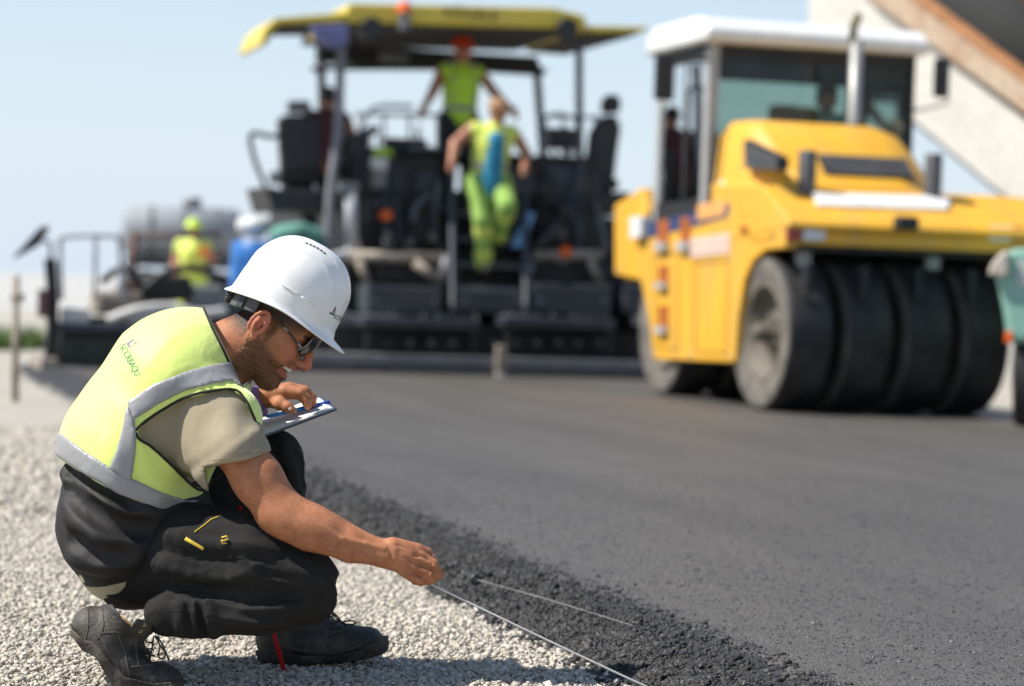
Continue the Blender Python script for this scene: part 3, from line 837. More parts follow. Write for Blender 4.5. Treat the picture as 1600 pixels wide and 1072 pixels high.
# hair and beard as short strands
def strands(name, weight, n, ln, m, flow, wd=0.00055):
    idx = rng.choice(len(BV), n, p=weight / weight.sum())
    p = BV[idx] + rng.normal(0, 0.0012, (n, 3)); nr = BN[idx]
    d = nr * 0.55 + flow + rng.normal(0, 0.35, (n, 3)); d /= np.linalg.norm(d, axis=1, keepdims=True)
    s = np.cross(d, rng.normal(size=(n, 3))); s /= np.linalg.norm(s, axis=1, keepdims=True)
    L_ = ln * rng.uniform(0.5, 1.2, (n, 1))
    p = p - nr * 0.001
    V = np.stack([p - s * wd, p + s * wd, p + d * L_], 1).reshape(-1, 3)
    return wpart(name, V, np.arange(3 * n).reshape(-1, 3), m, smooth=False)
M_HAIR = mat('dark_hair', (0.05, 0.034, 0.024), 0.85, var=0.5, vscale=200, spec=0.1)
M_BEARD = mat('brown_beard', (0.24, 0.125, 0.062), 0.85, var=0.5, vscale=200, spec=0.1)
vis = 1.0
arm_w = ((BV[:, 0] > Lp(455, 800, -0.24)[0]) & (BV[:, 0] < Lp(600, 860, -0.25)[0]) & (BV[:, 1] < -0.18)).astype(float)
strands('arm_hair', arm_w + 1e-12, 1500, 0.0095, mat('fine_arm_hair', (0.10, 0.055, 0.03), 0.8, var=0.3, spec=0.1), (np.array([0.8, -0.1, -0.5]))[None], 0.00022)
strands('beard', beard ** 1.5 + 1e-9, 4500, 0.0065, M_BEARD, (-HU * 0.7 + HF * 0.25)[None])
strands('hair', np.where(hair > 0.05, hair ** 1.6, 0) + 1e-9, 7000, 0.0042, M_HAIR, (-HU * 0.8 - HF * 0.3)[None])

# teeth
mb = MB()
for sgn in (-1, 1):
    for i in range(5):
        u0 = i * 0.0064; y = sgn * (u0 + 0.0032); xx = 0.0955 - 0.018 * (u0 / 0.032) ** 1.6
        mb.box(H(xx, y, -0.0695 - 0.03 * u0), (0.006, 0.0060, 0.0100), Matrix((HF.tolist(), HL.tolist(), HU.tolist())).transposed())
wmb(mb, 'teeth', mat('tooth_enamel', (0.75, 0.70, 0.60), 0.3, var=0.03), bevel=0.001)['kind'] = 'stuff'

# ---- helmet
HT = math.radians(28)
GF_ = np.array([math.cos(HT), 0, -math.sin(HT)]); GU_ = np.array([math.sin(HT), 0, math.cos(HT)])
GC_ = Lp(446, 484, 0.0)
def G(a, b, c): return GC_ + GF_ * a + HL * b + GU_ * c
def helmet_point(phi, t, lift=0.0):
    """phi azimuth from the front, t 0 at the rim .. 1 at the crown"""
    cf, sf = math.cos(phi), math.sin(phi)
    aa, bb, hh = 0.1255, 0.108, 0.163
    e = 0.5 * math.pi * t
    rr = math.cos(e) ** 0.78 if t < 1 else 0.0
    zz = math.sin(e) ** 0.92 * hh
    x = aa * cf * rr - 0.004; y = bb * sf * rr
    x += 0.006 * math.sin(math.pi * min(t, 1)) * (1 if cf > 0 else 0.4) * abs(cf)       # fuller front
    # raised crown ridge along the middle and a step rib on each side
    ly = abs(y)
    ridge = 0.0055 * (1 / (1 + math.exp((ly - 0.040) / 0.0016))) * min(1, max(0, (t - 0.18) / 0.15))
    ridge += 0.0028 * (1 / (1 + math.exp((abs(ly - 0.066) - 0.004) / 0.0013))) * min(1, max(0, (t - 0.25) / 0.1)) * min(1, max(0, (0.75 - t) / 0.1))
    nx, ny, nz = x / aa ** 2, y / bb ** 2, zz / hh ** 2
    nl = math.sqrt(nx * nx + ny * ny + nz * nz) + 1e-9
    k = (ridge + lift) / nl
    return (x + nx * k, y + ny * k, zz + nz * k)
def brim(phi, u):
    """u 0 at the dome foot .. 1 at the rim"""
    cf = math.cos(phi)
    wdt = 0.005 + 0.038 * max(0, cf) ** 2.4 + 0.010 * max(0, -cf) ** 2
    x, y, z = helmet_point(phi, 0.0)
    drop = -0.006 * u - 0.012 * u * max(0, cf) ** 1.5 - 0.010 * u * max(0, -cf) ** 1.5
    side = 0.010 * (math.sin(phi) ** 2)                    # the rim rises a little over the ears
    l = math.hypot(x, y)
    return (x + x / l * wdt * u, y + y / l * wdt * u, drop + side * (1 - 0.0 * u) - 0.006)
NP, NT = 160, 60
rows = []
for u in (1.0, 0.93, 0.7, 0.4, 0.15): rows.append([brim(2 * math.pi * k / NP, u) for k in range(NP)])
for t in np.linspace(0.035, 0.985, NT): rows.append([helmet_point(2 * math.pi * k / NP, t) for k in range(NP)])
vv = [G(*p) for r in rows for p in r] + [G(*helmet_point(0, 1.0))]
ff = []
for i in range(len(rows) - 1): ff += [(i * NP + k, i * NP + (k + 1) % NP, (i + 1) * NP + (k + 1) % NP, (i + 1) * NP + k) for k in range(NP)]
tp = len(vv) - 1; b0 = (len(rows) - 1) * NP
ff += [(b0 + k, b0 + (k + 1) % NP, tp) for k in range(NP)]
mb = MB(); mb.add(vv, ff, True)
M_HELMET = mat('white_helmet_plastic', (0.80, 0.79, 0.77), 0.36, var=0.02, vscale=20, coat=0.25, dirt=0.34, dirtcol=(0.56, 0.53, 0.48), dscale=11, bump=0.02, bscale=90)
helmet = wmb(mb, 'helmet', M_HELMET)
helmet['label'] = 'white safety helmet with dark vent slots and small green lettering'
md = helmet.modifiers.new('shell', 'SOLIDIFY'); md.thickness = 0.0035; md.offset = -1
M_BLACKPL = mat('black_plastic', (0.022, 0.022, 0.023), 0.42, var=0.2)
M_GREYPL = mat('grey_strap_plastic', (0.085, 0.085, 0.083), 0.5, var=0.15)
def helmet_frame(phi, t, lift=0.0):
    p = np.array(helmet_point(phi, t, lift)); q = np.array(helmet_point(phi + 0.01, t, lift)); s_ = np.array(helmet_point(phi, t + 0.01, lift))
    ex = (q - p) / np.linalg.norm(q - p); ez = np.cross(ex, s_ - p); ez /= np.linalg.norm(ez)
    if ez @ p < 0: ez = -ez
    ey = np.cross(ez, ex); return p, ex, ey, ez
def onhelm(a, b, c):
    return G(a, b, c)
# vent slots along the near side of the crown ridge, and the far side
for sgn in (-1, 1):
    for i in range(6):
        a = -0.024 + i * 0.0090
        # find t on the ridge shoulder: y fixed, x = a
        best = None
        for t in np.linspace(0.3, 0.99, 120):
            for ph in np.linspace(0.02, 2.6, 90):
                p = helmet_point(ph * sgn, t)
                e = (p[0] - a) ** 2 + (p[1] - sgn * 0.0430) ** 2
                if best is None or e < best[0]: best = (e, ph * sgn, t)
        p = np.array(helmet_point(best[1], best[2], 0.0006)); q = np.array(helmet_point(best[1], best[2], 0.02)); nz = (q - p) / np.linalg.norm(q - p)
        ex = np.array([1, 0, 0]) - nz * nz[0]; ex /= np.linalg.norm(ex); ey = np.cross(nz, ex)
        m2 = MB(); pts = []
        for (cx, cy) in ((-.0026, -.0018), (.0026, -.0018), (.0026, .0018), (-.0026, .0018)):
            pts += [p + ex * cx + ey * cy - nz * 0.002, p + ex * cx + ey * cy + nz * 0.0007]
        m2.add([G(*x) for x in pts], [(1, 3, 5, 7), (0, 1, 3, 2), (2, 3, 5, 4), (4, 5, 7, 6), (6, 7, 1, 0)])
        wmb(m2, 'vent_slot', M_BLACKPL, helmet)
# two short side ribs with a slot, near side and far side
for sgn in (-1, 1):
    for (a0, a1, c0, c1) in ((-0.030, 0.020, 0.050, 0.046), (0.026, 0.060, 0.045, 0.041)):
        pts = []
        for u in np.linspace(0, 1, 10):
            x = a0 + (a1 - a0) * u; z = c0 + (c1 - c0) * u; best = None
            for t in np.linspace(0.05, 0.5, 60):
                for ph in np.linspace(0.6, 2.4, 60):
                    p = helmet_point(ph * sgn, t)
                    e = (p[0] - x) ** 2 + (p[2] - z) ** 2
                    if best is None or e < best[0]: best = (e, ph * sgn, t)
            pts.append(G(*helmet_point(best[1], best[2], 0.0006)))
        m2 = MB(); m2.tube(pts, [0.0008] + [0.0026] * 8 + [0.0008], 8)
        wmb(m2, 'side_rib', M_HELMET, helmet)
# lettering and emblem at the front of the near side
M_GREEN = mat('green_print', (0.012, 0.11, 0.055), 0.5, var=0.1)
M_DKRED = mat('maroon_print', (0.12, 0.035, 0.04), 0.5, var=0.1)
def onto_helmet(s_, z, lift=0.0008):
    """point of the dome: s_ metres along the near side towards the front, z up"""
    e = math.asin(min(1, max(0, (z / 0.163)) ** (1 / 0.92)))
    return G(*helmet_point(-0.66 + s_ / 0.112, e / (0.5 * math.pi), lift))
def helm_print(name, v, f, m, s0, z0):
    m2 = MB(); m2.add([onto_helmet(s0 + p[0], z0 + p[1]) for p in v], f)
    return wmb(m2, name, m, helmet)
LOGO_TXT = 'SCCRBAQU'
v, f = text_mesh(LOGO_TXT, 0.0150)
xmin = min(p[0] for p in v)
helm_print('printed_lettering', [(p[0] - xmin, p[1], 0) for p in v], f, M_GREEN, 0.0185, 0.0400)
helm_print('printed_emblem', [(0, 0, 0), (.003, 0, 0), (.003, .016, 0), (0, .013, 0)], [(0, 1, 2, 3)], M_DKRED, 0.0085, 0.0455)
helm_print('printed_emblem', [(0, 0, 0), (.003, 0, 0), (.003, .010, 0), (0, .013, 0)], [(0, 1, 2, 3)], M_DKRED, 0.0127, 0.0455)
helm_print('printed_emblem', [(0, 0, 0), (.0165, 0, 0), (.0165, .0042, 0), (0, .0042, 0)], [(0, 1, 2, 3)], M_GREEN, 0.0010, 0.0402)
# headband, ratchet knob, chin strap fittings (sit inside the shell, show below its rim at the back)
mb = MB(); rows = []
for z in (-0.030, -0.026, -0.004, 0.004):
    rows.append([G(-0.012 + 0.106 * math.cos(a), 0.086 * math.sin(a), z - 0.018 * max(0, -math.cos(a)) ) for a in np.linspace(0.62 * math.pi, 1.38 * math.pi, 40)])
mb.grid(rows)
hb = wmb(mb, 'headband', M_GREYPL, helmet); md = hb.modifiers.new('thick', 'SOLIDIFY'); md.thickness = 0.003
mb = MB(); kc = G(-0.121, 0, -0.030)
mb.lathe([(0.001, 0.012), (0.015, 0.012), (0.017, 0.009), (0.017, -0.006), (0.013, -0.009)], kc, Vector(-GF_ - 0.15 * GU_), 28)
for k in range(14):
    a = 2 * math.pi * k / 14
    u = np.cross(GF_, HL); p0 = kc + (HL * math.cos(a) + u * math.sin(a)) * 0.0168
    mb.cyl(p0 - GF_ * 0.010, p0 + GF_ * 0.004, 0.0016, n=6)
wmb(mb, 'ratchet_knob', M_BLACKPL, helmet)
for sgn in (-1, 1):
    mb = MB()
    mb.box(G(-0.090, sgn * 0.0605, -0.026), (0.020, 0.006, 0.030), Matrix(((GF_[0], 0, GU_[0]), (0, 1, 0), (GF_[2], 0, GU_[2]))) @ Matrix.Rotation(sgn * 0.7, 3, 'Z'))
    wmb(mb, 'strap_buckle', M_BLACKPL, helmet, bevel=0.001)

# ---- glasses
M_FRAME = mat('grey_metal_frame', (0.28, 0.27, 0.25), 0.35, 0.6, var=0.1)
M_LENS = mat('dark_lens', (0.012, 0.011, 0.012), 0.08, var=0.1, spec=0.8)
glasses = bpy.data.objects.new('sunglasses', None); link(glasses, person)
for sgn in (-1, 1):
    mb = MB()
    arm = spline([H(-0.028, sgn * 0.083, -0.018), H(-0.006, sgn * 0.0835, 0.000), H(0.020, sgn * 0.080, -0.002), H(0.050, sgn * 0.074, -0.006), H(0.074, sgn * 0.067, -0.012), H(0.086, sgn * 0.061, -0.013)], 6)
    mb.tube(arm, [0.0016 + 0.0008 * math.sin(i / 30 * 3.14) for i in range(len(arm))], 8)
    wmb(mb, 'temple_arm', M_BLACKPL, glasses, off=WBASE)
    mb = MB(); mb.tube([H(0.026, sgn * 0.0805, -0.0025), H(0.040, sgn * 0.0775, -0.0045)], 0.0028, 8)
    wmb(mb, 'silver_inlay', M_FRAME, glasses)
    mb = MB(); mb.tube([H(0.072, sgn * 0.0685, -0.0095), H(0.089, sgn * 0.0610, -0.0135)], 0.0030, 8)
    wmb(mb, 'hinge', M_FRAME, glasses)
    rows = []
    for u in np.linspace(0, 1, 14):
        y = 0.008 + 0.050 * u
        x0 = 0.1040 - 0.0150 * u ** 2.0
        hh = 0.0290 * (math.sin(math.pi * min(1, 0.16 + 0.70 * u)) ** 0.45)
        rows.append([H(x0 + 0.004 * (1 - (2 * k - 1) ** 2) - 0.008 * (1 - k), sgn * y, -0.001 + hh * (2 * k - 1)) for k in np.linspace(0, 1, 9)])
    mb = MB(); mb.grid(rows)
    ln = wmb(mb, 'lens', M_LENS, glasses); md = ln.modifiers.new('thick', 'SOLIDIFY'); md.thickness = 0.0016
    mb = MB(); loop = [r[-1] for r in rows] + rows[-1][::-1][1:] + [r[0] for r in rows[::-1]][1:] + rows[0][1:-1]
    mb.tube(loop, 0.0013, 6, closed=True)
    wmb(mb, 'lens_rim', M_FRAME, glasses)
mb = MB(); mb.tube([H(0.1045, -0.009, 0.002), H(0.108, 0, 0.004), H(0.1045, 0.009, 0.002)], 0.0016, 8)
wmb(mb, 'bridge', M_FRAME, glasses)
print('head', time.time() - T0)

# ---- clothes
def fabric(name, col, rough=0.85, sheen=0.2, var=0.10, weave=900, bump=0.25, spec=0.25, dirt=0.0, dirtcol=(0.3, 0.27, 0.22), vscale=7, wr=0.0):
    m = mat(name, col, rough, var=var, vscale=vscale, bump=bump, bscale=weave, spec=spec, sheen=sheen, dirt=dirt, dirtcol=dirtcol, dscale=9)
    if wr > 0:                                            # soft crumpling
        nt = m.node_tree; N = nt.nodes; L = nt.links
        old = [n for n in N if n.bl_idname == 'ShaderNodeBump'][0]
        tc = [n for n in N if n.bl_idname == 'ShaderNodeTexCoord'][0]
        n = N.new('ShaderNodeTexNoise'); n.inputs['Scale'].default_value = 16; n.inputs['Detail'].default_value = 3; n.inputs['Distortion'].default_value = 1.2
        L.new(tc.outputs['Object'], n.inputs['Vector'])
        b2 = N.new('ShaderNodeBump'); b2.inputs['Strength'].default_value = wr; b2.inputs['Distance'].default_value = 0.02
        L.new(n.outputs[0], b2.inputs['Height']); L.new(b2.outputs[0], old.inputs['Normal'])
    return m
M_VEST = fabric('hi_vis_yellow', (0.70, 0.82, 0.17), 0.62, 0.6, 0.04, 700, 0.10, 0.75, wr=0.13)
M_BAND = fabric('reflective_grey', (0.27, 0.268, 0.27), 0.42, 0.0, 0.05, 900, 0.06, 0.6, wr=0.14)
M_PIPING = fabric('black_piping', (0.018, 0.020, 0.016), 0.8, 0.1)
M_TEE = fabric('khaki_cotton', (0.31, 0.26, 0.175), 0.9, 0.1, 0.06, 900, 0.2, wr=0.06)
M_JACKET = fabric('black_softshell', (0.017, 0.0155, 0.0152), 0.66, 0.0, 0.2, 800, 0.12, 0.32, wr=0.05)
M_TROUSER = fabric('black_work_trousers', (0.019, 0.0182, 0.0175), 0.88, 0.0, 0.2, 900, 0.3, 0.18, dirt=0.10, dirtcol=(0.07, 0.065, 0.06), wr=0.16)
M_CREAM = fabric('cream_cotton', (0.47, 0.42, 0.28), 0.9, 0.1, 0.06)

VX = Sdf.px_box(80, 470, 440, 830, -0.315, 0.27, 0.0042)
VX.chain([(280, 597, 0, 108), (214, 700, 0, 111), (206, 752, 0, 114)], 0.05, 1.32)
VX.chain([(310, 557, 0, 71), (280, 592, 0, 100), (246, 650, 0, 106)], 0.04, 1.25)
VX.chain([(330, 640, -0.140, 60), (357, 655, -0.158, 54)], 0.03)
VX.chain([(322, 640, 0.120, 56), (335, 648, 0.135, 48)], 0.03)
# soft drape: pulls and folds of the vest
def creased(V, Q, amp, sc, axis, seed, sharp=3.0):
    """sharp cloth creases: ridged noise stretched along a direction"""
    ax = np.asarray(axis, float); ax /= np.linalg.norm(ax)
    P_ = V - (V @ ax)[:, None] * ax * 0.72
    n1 = 1 - np.abs(noise3(P_, sc, seed)) * 2.2; n2 = 1 - np.abs(noise3(P_, sc * 2.3, seed + 31)) * 2.2
    d_ = np.clip(n1, 0, 1) ** sharp + 0.45 * np.clip(n2, 0, 1) ** sharp
    return V + normals(V, Q) * (amp * (d_ - 0.35))[:, None]
sl, X, Y, Z = VX.block(VX.lo, VX.lo + VX.h * VX.n)
PX, PY, q_ = VX.pxs()
fold = (0.0035 * np.sin(PX * 0.055 + PY * 0.030 + 9 * Y) * np.exp(-((PX - 170) / 90) ** 2 - ((PY - 665) / 90) ** 2)
        + 0.003 * np.sin(PX * 0.11 - PY * 0.05 + 14 * Y) * np.exp(-((PX - 215) / 45) ** 2 - ((PY - 690) / 60) ** 2)
        + 0.003 * np.sin(PX * 0.09 + PY * 0.02 + 12 * Y) * np.exp(-((PX - 300) / 70) ** 2 - ((PY - 785) / 40) ** 2))
TORSO = VX.V.copy()
VX.V = (VX.V + fold).astype(np.float32)
VESTV = VX.V.copy()
HEM = [(92, 714), (125, 736), (185, 771), (245, 797), (285, 813), (312, 816), (338, 803), (360, 785), (376, 765)]
OUT_VEST = [(40, 690)] + HEM + [(470, 740), (420, 560), (381, 608), (372, 592), (352, 548), (334, 512), (317, 474), (240, 430), (60, 480)]
ARMHOLE = [(215, 673), (226, 661), (250, 644), (290, 622), (330, 612), (363, 610), (378, 620), (392, 645), (404, 677), (411, 700), (404, 722), (378, 738), (349, 748), (334, 761), (318, 765), (300, 757), (262, 720), (236, 697), (219, 686)]
pv = VX.poly(OUT_VEST)
pa_ = VX.poly(ARMHOLE)
nearw = np.broadcast_to(VX.ax[1][None, :, None], VX.V.shape)
carve = np.maximum(pa_, nearw + 0.02)
vest_s = VX.copy(); vest_s.V = np.maximum(np.maximum(VESTV, pv), -carve)
VV, VQ = vest_s.mesh(2)
VV = creased(VV, VQ, 0.0024, 9, (0.5, 0, 0.8), 61, 3.0)
vest = wpart('safety_vest', VV, VQ, M_VEST)
vest['label'] = 'fluorescent yellow safety vest with grey reflective bands and black piping'
bv_vest = bvh_of(VV, VQ)
def band(polyg, lift, near=True):
    s_ = VX.copy(); s_.V = np.maximum(np.maximum(VESTV - lift, VX.poly(polyg)), -carve - 0.0)
    s_.V = np.maximum(s_.V, pv - 0.001)
    if near: s_.V = np.maximum(s_.V, nearw + 0.0)
    s_.V = np.maximum(s_.V, -(VESTV + 0.016))            # keep it a strip, not a slab
    a, b = s_.mesh(4)
    a = creased(a, b, 0.0022, 10, (0.5, 0, 0.8), 61, 3.0)
    return wpart('reflective_band', a, b, M_BAND, vest_o)
vest_o = vest
UPEDGE = [(97, 679), (130, 704), (190, 741), (250, 768), (290, 781), (318, 780), (345, 766), (366, 748), (385, 735)]
for o_ in (band([(60, 660)] + UPEDGE + [(390, 760)] + HEM[::-1] + [(60, 700)], 0.0055, near=False),
           band([(199, 628), (240, 601), (290, 581), (330, 570), (368, 563), (384, 606), (362, 595), (330, 600), (290, 610), (245, 632), (208, 656)], 0.0055),
           band([(199, 632), (192, 668), (181, 705), (170, 732), (204, 752), (211, 712), (213, 680), (209, 655)], 0.0070)):
    o_.location = (0, 0, 0)
# piping round the armhole and the neck
mb = MB()
pp = px_line(bv_vest, [(x + (x - 318) * 0.018, y + (y - 680) * 0.018) for x, y in spline(ARMHOLE, 4, True)] , 0.001, 150)
pp = [p for p in pp if p[1] < -0.02]
mb.tube(pp, 0.0034, 6)
wmb(mb, 'piping', M_PIPING, vest)
mb = MB()
neckpts = []
for a in np.linspace(-1, 1, 41):                            # neckline: where the vest's own surface meets the neck cut
    pass
nl = [(318.5, 478), (333, 512), (351, 548), (371, 592)]
pts = px_line(bv_vest, [(x - 2.0, y + 0.8) for x, y in nl], 0.0015, 40)
pts = [p for p in pts]
mb.tube(pts, 0.0032, 6)
wmb(mb, 'piping', M_PIPING, vest)
# printed lettering on the back
def vest_print(name, v, f, m, o, ex, ey):
    P = []
    for p in v:
        h = hit_px(bv_vest, o[0] + p[0] * ex[0] + p[1] * ey[0], o[1] + p[0] * ex[1] + p[1] * ey[1], 0.0012)
        if h is None: return None
        P.append(h)
    m2 = MB(); m2.add(P, f)
    return wmb(m2, name, m, vest)
M_VPRINT = mat('green_vest_print', (0.05, 0.22, 0.14), 0.7, var=0.15)
M_VPRINT2 = mat('grey_vest_print', (0.22, 0.20, 0.22), 0.7, var=0.15)
v, f = text_mesh(LOGO_TXT, 1.0)
xs = [p[0] for p in v]; wdt = max(xs) - min(xs)
vest_print('printed_lettering', v, f, M_VPRINT, (203, 563), (25 / wdt, 46 / wdt), (13.5, -8.5))
vest_print('printed_emblem', [(0, 0, 0), (0.32, 0, 0), (0.32, 1, 0), (0, 0.85, 0)], [(0, 1, 2, 3)], M_VPRINT2, (197, 537), (14, 22), (13, -9))
print('vest', time.time() - T0)

# khaki shirt: body inside the vest and the near sleeve
TS = VX.copy(); TS.V = np.maximum(TORSO + 0.016, TS.poly([(150, 560), (330, 560), (380, 610), (400, 700), (350, 790), (240, 790), (170, 700)]))
TS.chain([(312, 648, -0.108, 42), (343, 668, -0.146, 50), (366, 712, -0.200, 50.5), (385, 748, -0.212, 48)], 0.04, 1.08)
TS.chain([(285, 652, -0.092, 38), (318, 680, -0.128, 44), (348, 720, -0.178, 44)], 0.05, 1.0)
TS.V = np.maximum(TS.V, TS.poly([(130, 500), (380, 560), (440, 640), (440, 702), (417, 707), (390, 716), (355, 724), (318, 730), (330, 790), (230, 790), (130, 690)]))
a, b = TS.mesh(1)
nn = normals(a, b)
sx_ = 800 + a[:, 0] * FPX / (D0 + a[:, 1]); sy_ = 536 - a[:, 2] * FPX / (D0 + a[:, 1])
al = (sx_ - 340) * 0.42 + (sy_ - 660) * 0.90; ac = (sx_ - 340) * 0.90 - (sy_ - 660) * 0.42
crease = 0.0032 * np.sin(ac * 0.085 + 1.6 * np.sin(al * 0.035)) * np.exp(-((al - 25) / 42) ** 2) + 0.0022 * np.sin(al * 0.16 + 0.05 * ac) * np.exp(-((al - 48) / 18) ** 2)
a = a + nn * (crease * (a[:, 1] < -0.1))[:, None]
a = creased(a, b, 0.0026, 15, (0.45, 0, -0.9), 41, 3.0)
tee = wpart('shirt', a, b, M_TEE); tee['label'] = 'khaki short sleeved shirt under the vest'
bt = bvh_of(a, b)
mb = MB(); mb.tube(px_line(bt, [(323, 721), (356, 716), (390, 708), (413, 700)], -0.0004, 30), 0.0010, 6)
wmb(mb, 'hem_stitching', mat('khaki_thread', (0.20, 0.17, 0.11), 0.9, var=0.1), tee)
# far sleeve
FS = Sdf.px_box(270, 540, 420, 740, 0.06, 0.32, 0.005)
FS.chain([(312, 625, 0.12, 48), (328, 672, 0.18, 43), (335, 702, 0.20, 41)], 0.02)
a, b = FS.mesh(1)
wpart('sleeve', a, b, M_TEE, tee)

# black jacket hanging below the vest, cream hem below it
JX = Sdf.px_box(80, 660, 400, 960, -0.29, 0.29, 0.0042)
JX.chain([(207, 752, 0, 103), (197, 800, 0, 100)], 0.03, 1.22)
JX.chain([(193, 836, 0, 93), (205, 864, 0, 86)], 0.05, 1.42)
JX.chain([(215, 800, 0, 92), (268, 812, 0, 66)], 0.05, 1.55)
TAIL = JX.V.copy()
folds(JX, [[(100, 735), (140, 765), (190, 792), (240, 806), (290, 806)], [(108, 790), (135, 826), (175, 850), (225, 850), (270, 836)], [(118, 868), (165, 878), (225, 866)]], 0.008, 0.018, 0.028)
folds(JX, [[(102, 760), (140, 795), (185, 822), (230, 828)], [(112, 840), (150, 866), (200, 870)], [(104, 728), (150, 752), (215, 786)]], -0.007, 0.016, 0.022)
jp = JX.poly([(70, 690), (420, 700), (400, 790), (345, 830), (302, 852), (262, 880), (206, 907), (165, 917), (135, 918), (118, 912), (70, 912)])
JX.V = np.maximum(JX.V, jp)
a, b = JX.mesh(1)
a = creased(a, b, 0.0042, 11, (0.75, 0, -0.55), 21, 3.0)
jk = wpart('jacket', a, b, M_JACKET); jk['label'] = 'black jacket tail hanging below the vest'
CX = Sdf.px_box(100, 860, 260, 960, -0.24, 0.24, 0.0042)
CX.chain([(193, 832, 0, 92), (199, 862, 0, 83)], 0.03, 1.42)
CX.V = np.maximum(CX.V, CX.poly([(80, 880), (230, 880), (207, 906), (188, 926), (166, 938), (145, 938), (130, 930), (118, 914), (80, 900)]))
a, b = CX.mesh(1)
wpart('shirt_tail', a, b, M_CREAM)['label'] = 'cream shirt hem showing under the jacket'
print('jacket', time.time() - T0)

# trousers
TX = Sdf.px_box(120, 650, 545, 1010, -0.32, 0.30, 0.0044)
TX.chain([(215, 886, -0.055, 58), (300, 866, -0.125, 74), (398, 868, -0.17, 67), (474, 903, -0.19, 53)], 0.02, 1.05)
TX.chain([(225, 858, 0.0, 74), (265, 832, 0.0, 68)], 0.03, 1.25)
TX.chain([(204, 893, 0.0, 57)], 0.03, 1.5)
TX.chain([(238, 835, 0.10, 70), (330, 775, 0.14, 58), (424, 722, 0.17, 48)], 0.02)
TX.chain([(427, 722, 0.17, 47), (438, 850, 0.19, 43), (440, 945, 0.20, 44), (440, 962, 0.20, 42)], 0.015)
calf = [(480, 932, -0.195, 44), (405, 946, -0.20, 46), (315, 957, -0.20, 36), (262, 958, -0.20, 34)]
TX.chain(calf, 0.006, 1.0)
# folds: fan behind the knee, pulls along the thigh, crease between thigh and calf
folds(TX, [[(470, 905), (438, 888), (400, 878)], [(472, 918), (436, 908), (392, 902)], [(468, 948), (425, 950), (375, 948)],
           [(255, 835), (320, 850), (385, 852), (430, 862)], [(245, 880), (320, 900), (400, 896)], [(300, 936), (304, 960), (302, 985)],
           [(283, 938), (286, 962), (284, 985)], [(322, 940), (330, 962), (334, 988)], [(500, 900), (514, 922), (508, 955)],
           [(440, 700), (456, 740), (462, 790)], [(350, 965), (400, 972), (450, 966)]], 0.008, 0.013, 0.012)
folds(TX, [[(470, 911), (440, 898), (405, 890)], [(472, 925), (440, 920), (395, 914)], [(450, 893), (420, 878), (390, 872)],
           [(270, 930), (340, 930), (420, 931), (475, 932)], [(240, 855), (310, 872), (375, 878)], [(293, 940), (295, 985)], [(312, 940), (317, 985)],
           [(425, 700), (440, 745), (446, 800)], [(350, 935), (380, 940), (430, 940)]], -0.007, 0.009, 0.008)
a, b = TX.mesh(1)
nn = normals(a, b)
a = creased(a, b, 0.0055, 14, (0.9, 0, -0.15), 8, 3.5)
trousers = wpart('trousers', a, b, M_TROUSER)
btr = bvh_of(a, b)
M_YEL = mat('yellow_tape', (0.72, 0.50, 0.05), 0.7, var=0.06)
def strip_on(bv, pts, w, m, name, parent, lift=0.0015, n=24):
    P = px_line(bv, pts, lift, n)
    mb = MB(); mb.tube(P, w, 6)
    return wmb(mb, name, m, parent)
def flat_on(bv, quad, m, name, parent, lift=0.0006, nu=16, nv=5):
    rows = []
    for v_ in np.linspace(0, 1, nv):
        r_ = []
        for u in np.linspace(0, 1, nu):
            A = np.array(quad[0]) * (1 - u) + np.array(quad[1]) * u; Bq = np.array(quad[3]) * (1 - u) + np.array(quad[2]) * u
            c = A * (1 - v_) + Bq * v_
            h = hit_px(bv, c[0], c[1], lift)
            if h is None: return None
            r_.append(h)
        rows.append(r_)
    mb = MB(); mb.grid(rows)
    o = wmb(mb, name, m, parent); md = o.modifiers.new('thick', 'SOLIDIFY'); md.thickness = 0.0006
    return o
flat_on(btr, [(291, 839), (319, 856), (317, 860), (288, 844)], M_YEL, 'yellow_tab', trousers)
strip_on(btr, [(304, 832), (318, 822), (330, 812), (342, 808)], 0.0013, M_YEL, 'yellow_cord', trousers)
mb = MB(); h0 = hit_px(btr, 352, 846, 0.004)
if h0 is not None:
    mb.tube([h0 + np.array(p) * 1.0 for p in ((-0.006, 0, 0.006), (0.004, -0.002, 0.009), (0.008, -0.003, 0.003), (-0.002, -0.004, -0.001), (-0.006, -0.002, 0.0), (-0.005, -0.002, -0.007), (0.005, -0.002, -0.006))], 0.0018, 6)
    wmb(mb, 'yellow_clip', M_YEL, trousers)
strip_on(btr, [(285, 875), (330, 868), (380, 872), (430, 890), (470, 915)], 0.0009, M_PIPING, 'seam', trousers, 0.0004, 60)
strip_on(btr, [(268, 955), (300, 952)], 0.0009, M_PIPING, 'seam', trousers, 0.0004, 12)
print('trousers', time.time() - T0)

# watch on the far wrist
M_PURPLE = mat('purple_rubber', (0.24, 0.12, 0.33), 0.5, var=0.08)
mb = MB(); wa, wb = Lp(399, 626, 0.163), Lp(414, 621, 0.158)
mb.lathe([(0.026, -0.003), (0.0315, -0.002), (0.0325, 0.0), (0.0325, 0.019), (0.0315, 0.021), (0.026, 0.022)], wa, Vector(wb - wa), 40)
watch = wmb(mb, 'wrist_watch', M_PURPLE); watch['label'] = 'purple rubber watch strap'
mb = MB(); mb.box(Lp(410, 645, 0.128), (0.024, 0.010, 0.014), Matrix.Rotation(0.3, 3, 'Y'))
wmb(mb, 'buckle', M_PURPLE, watch, bevel=0.002)
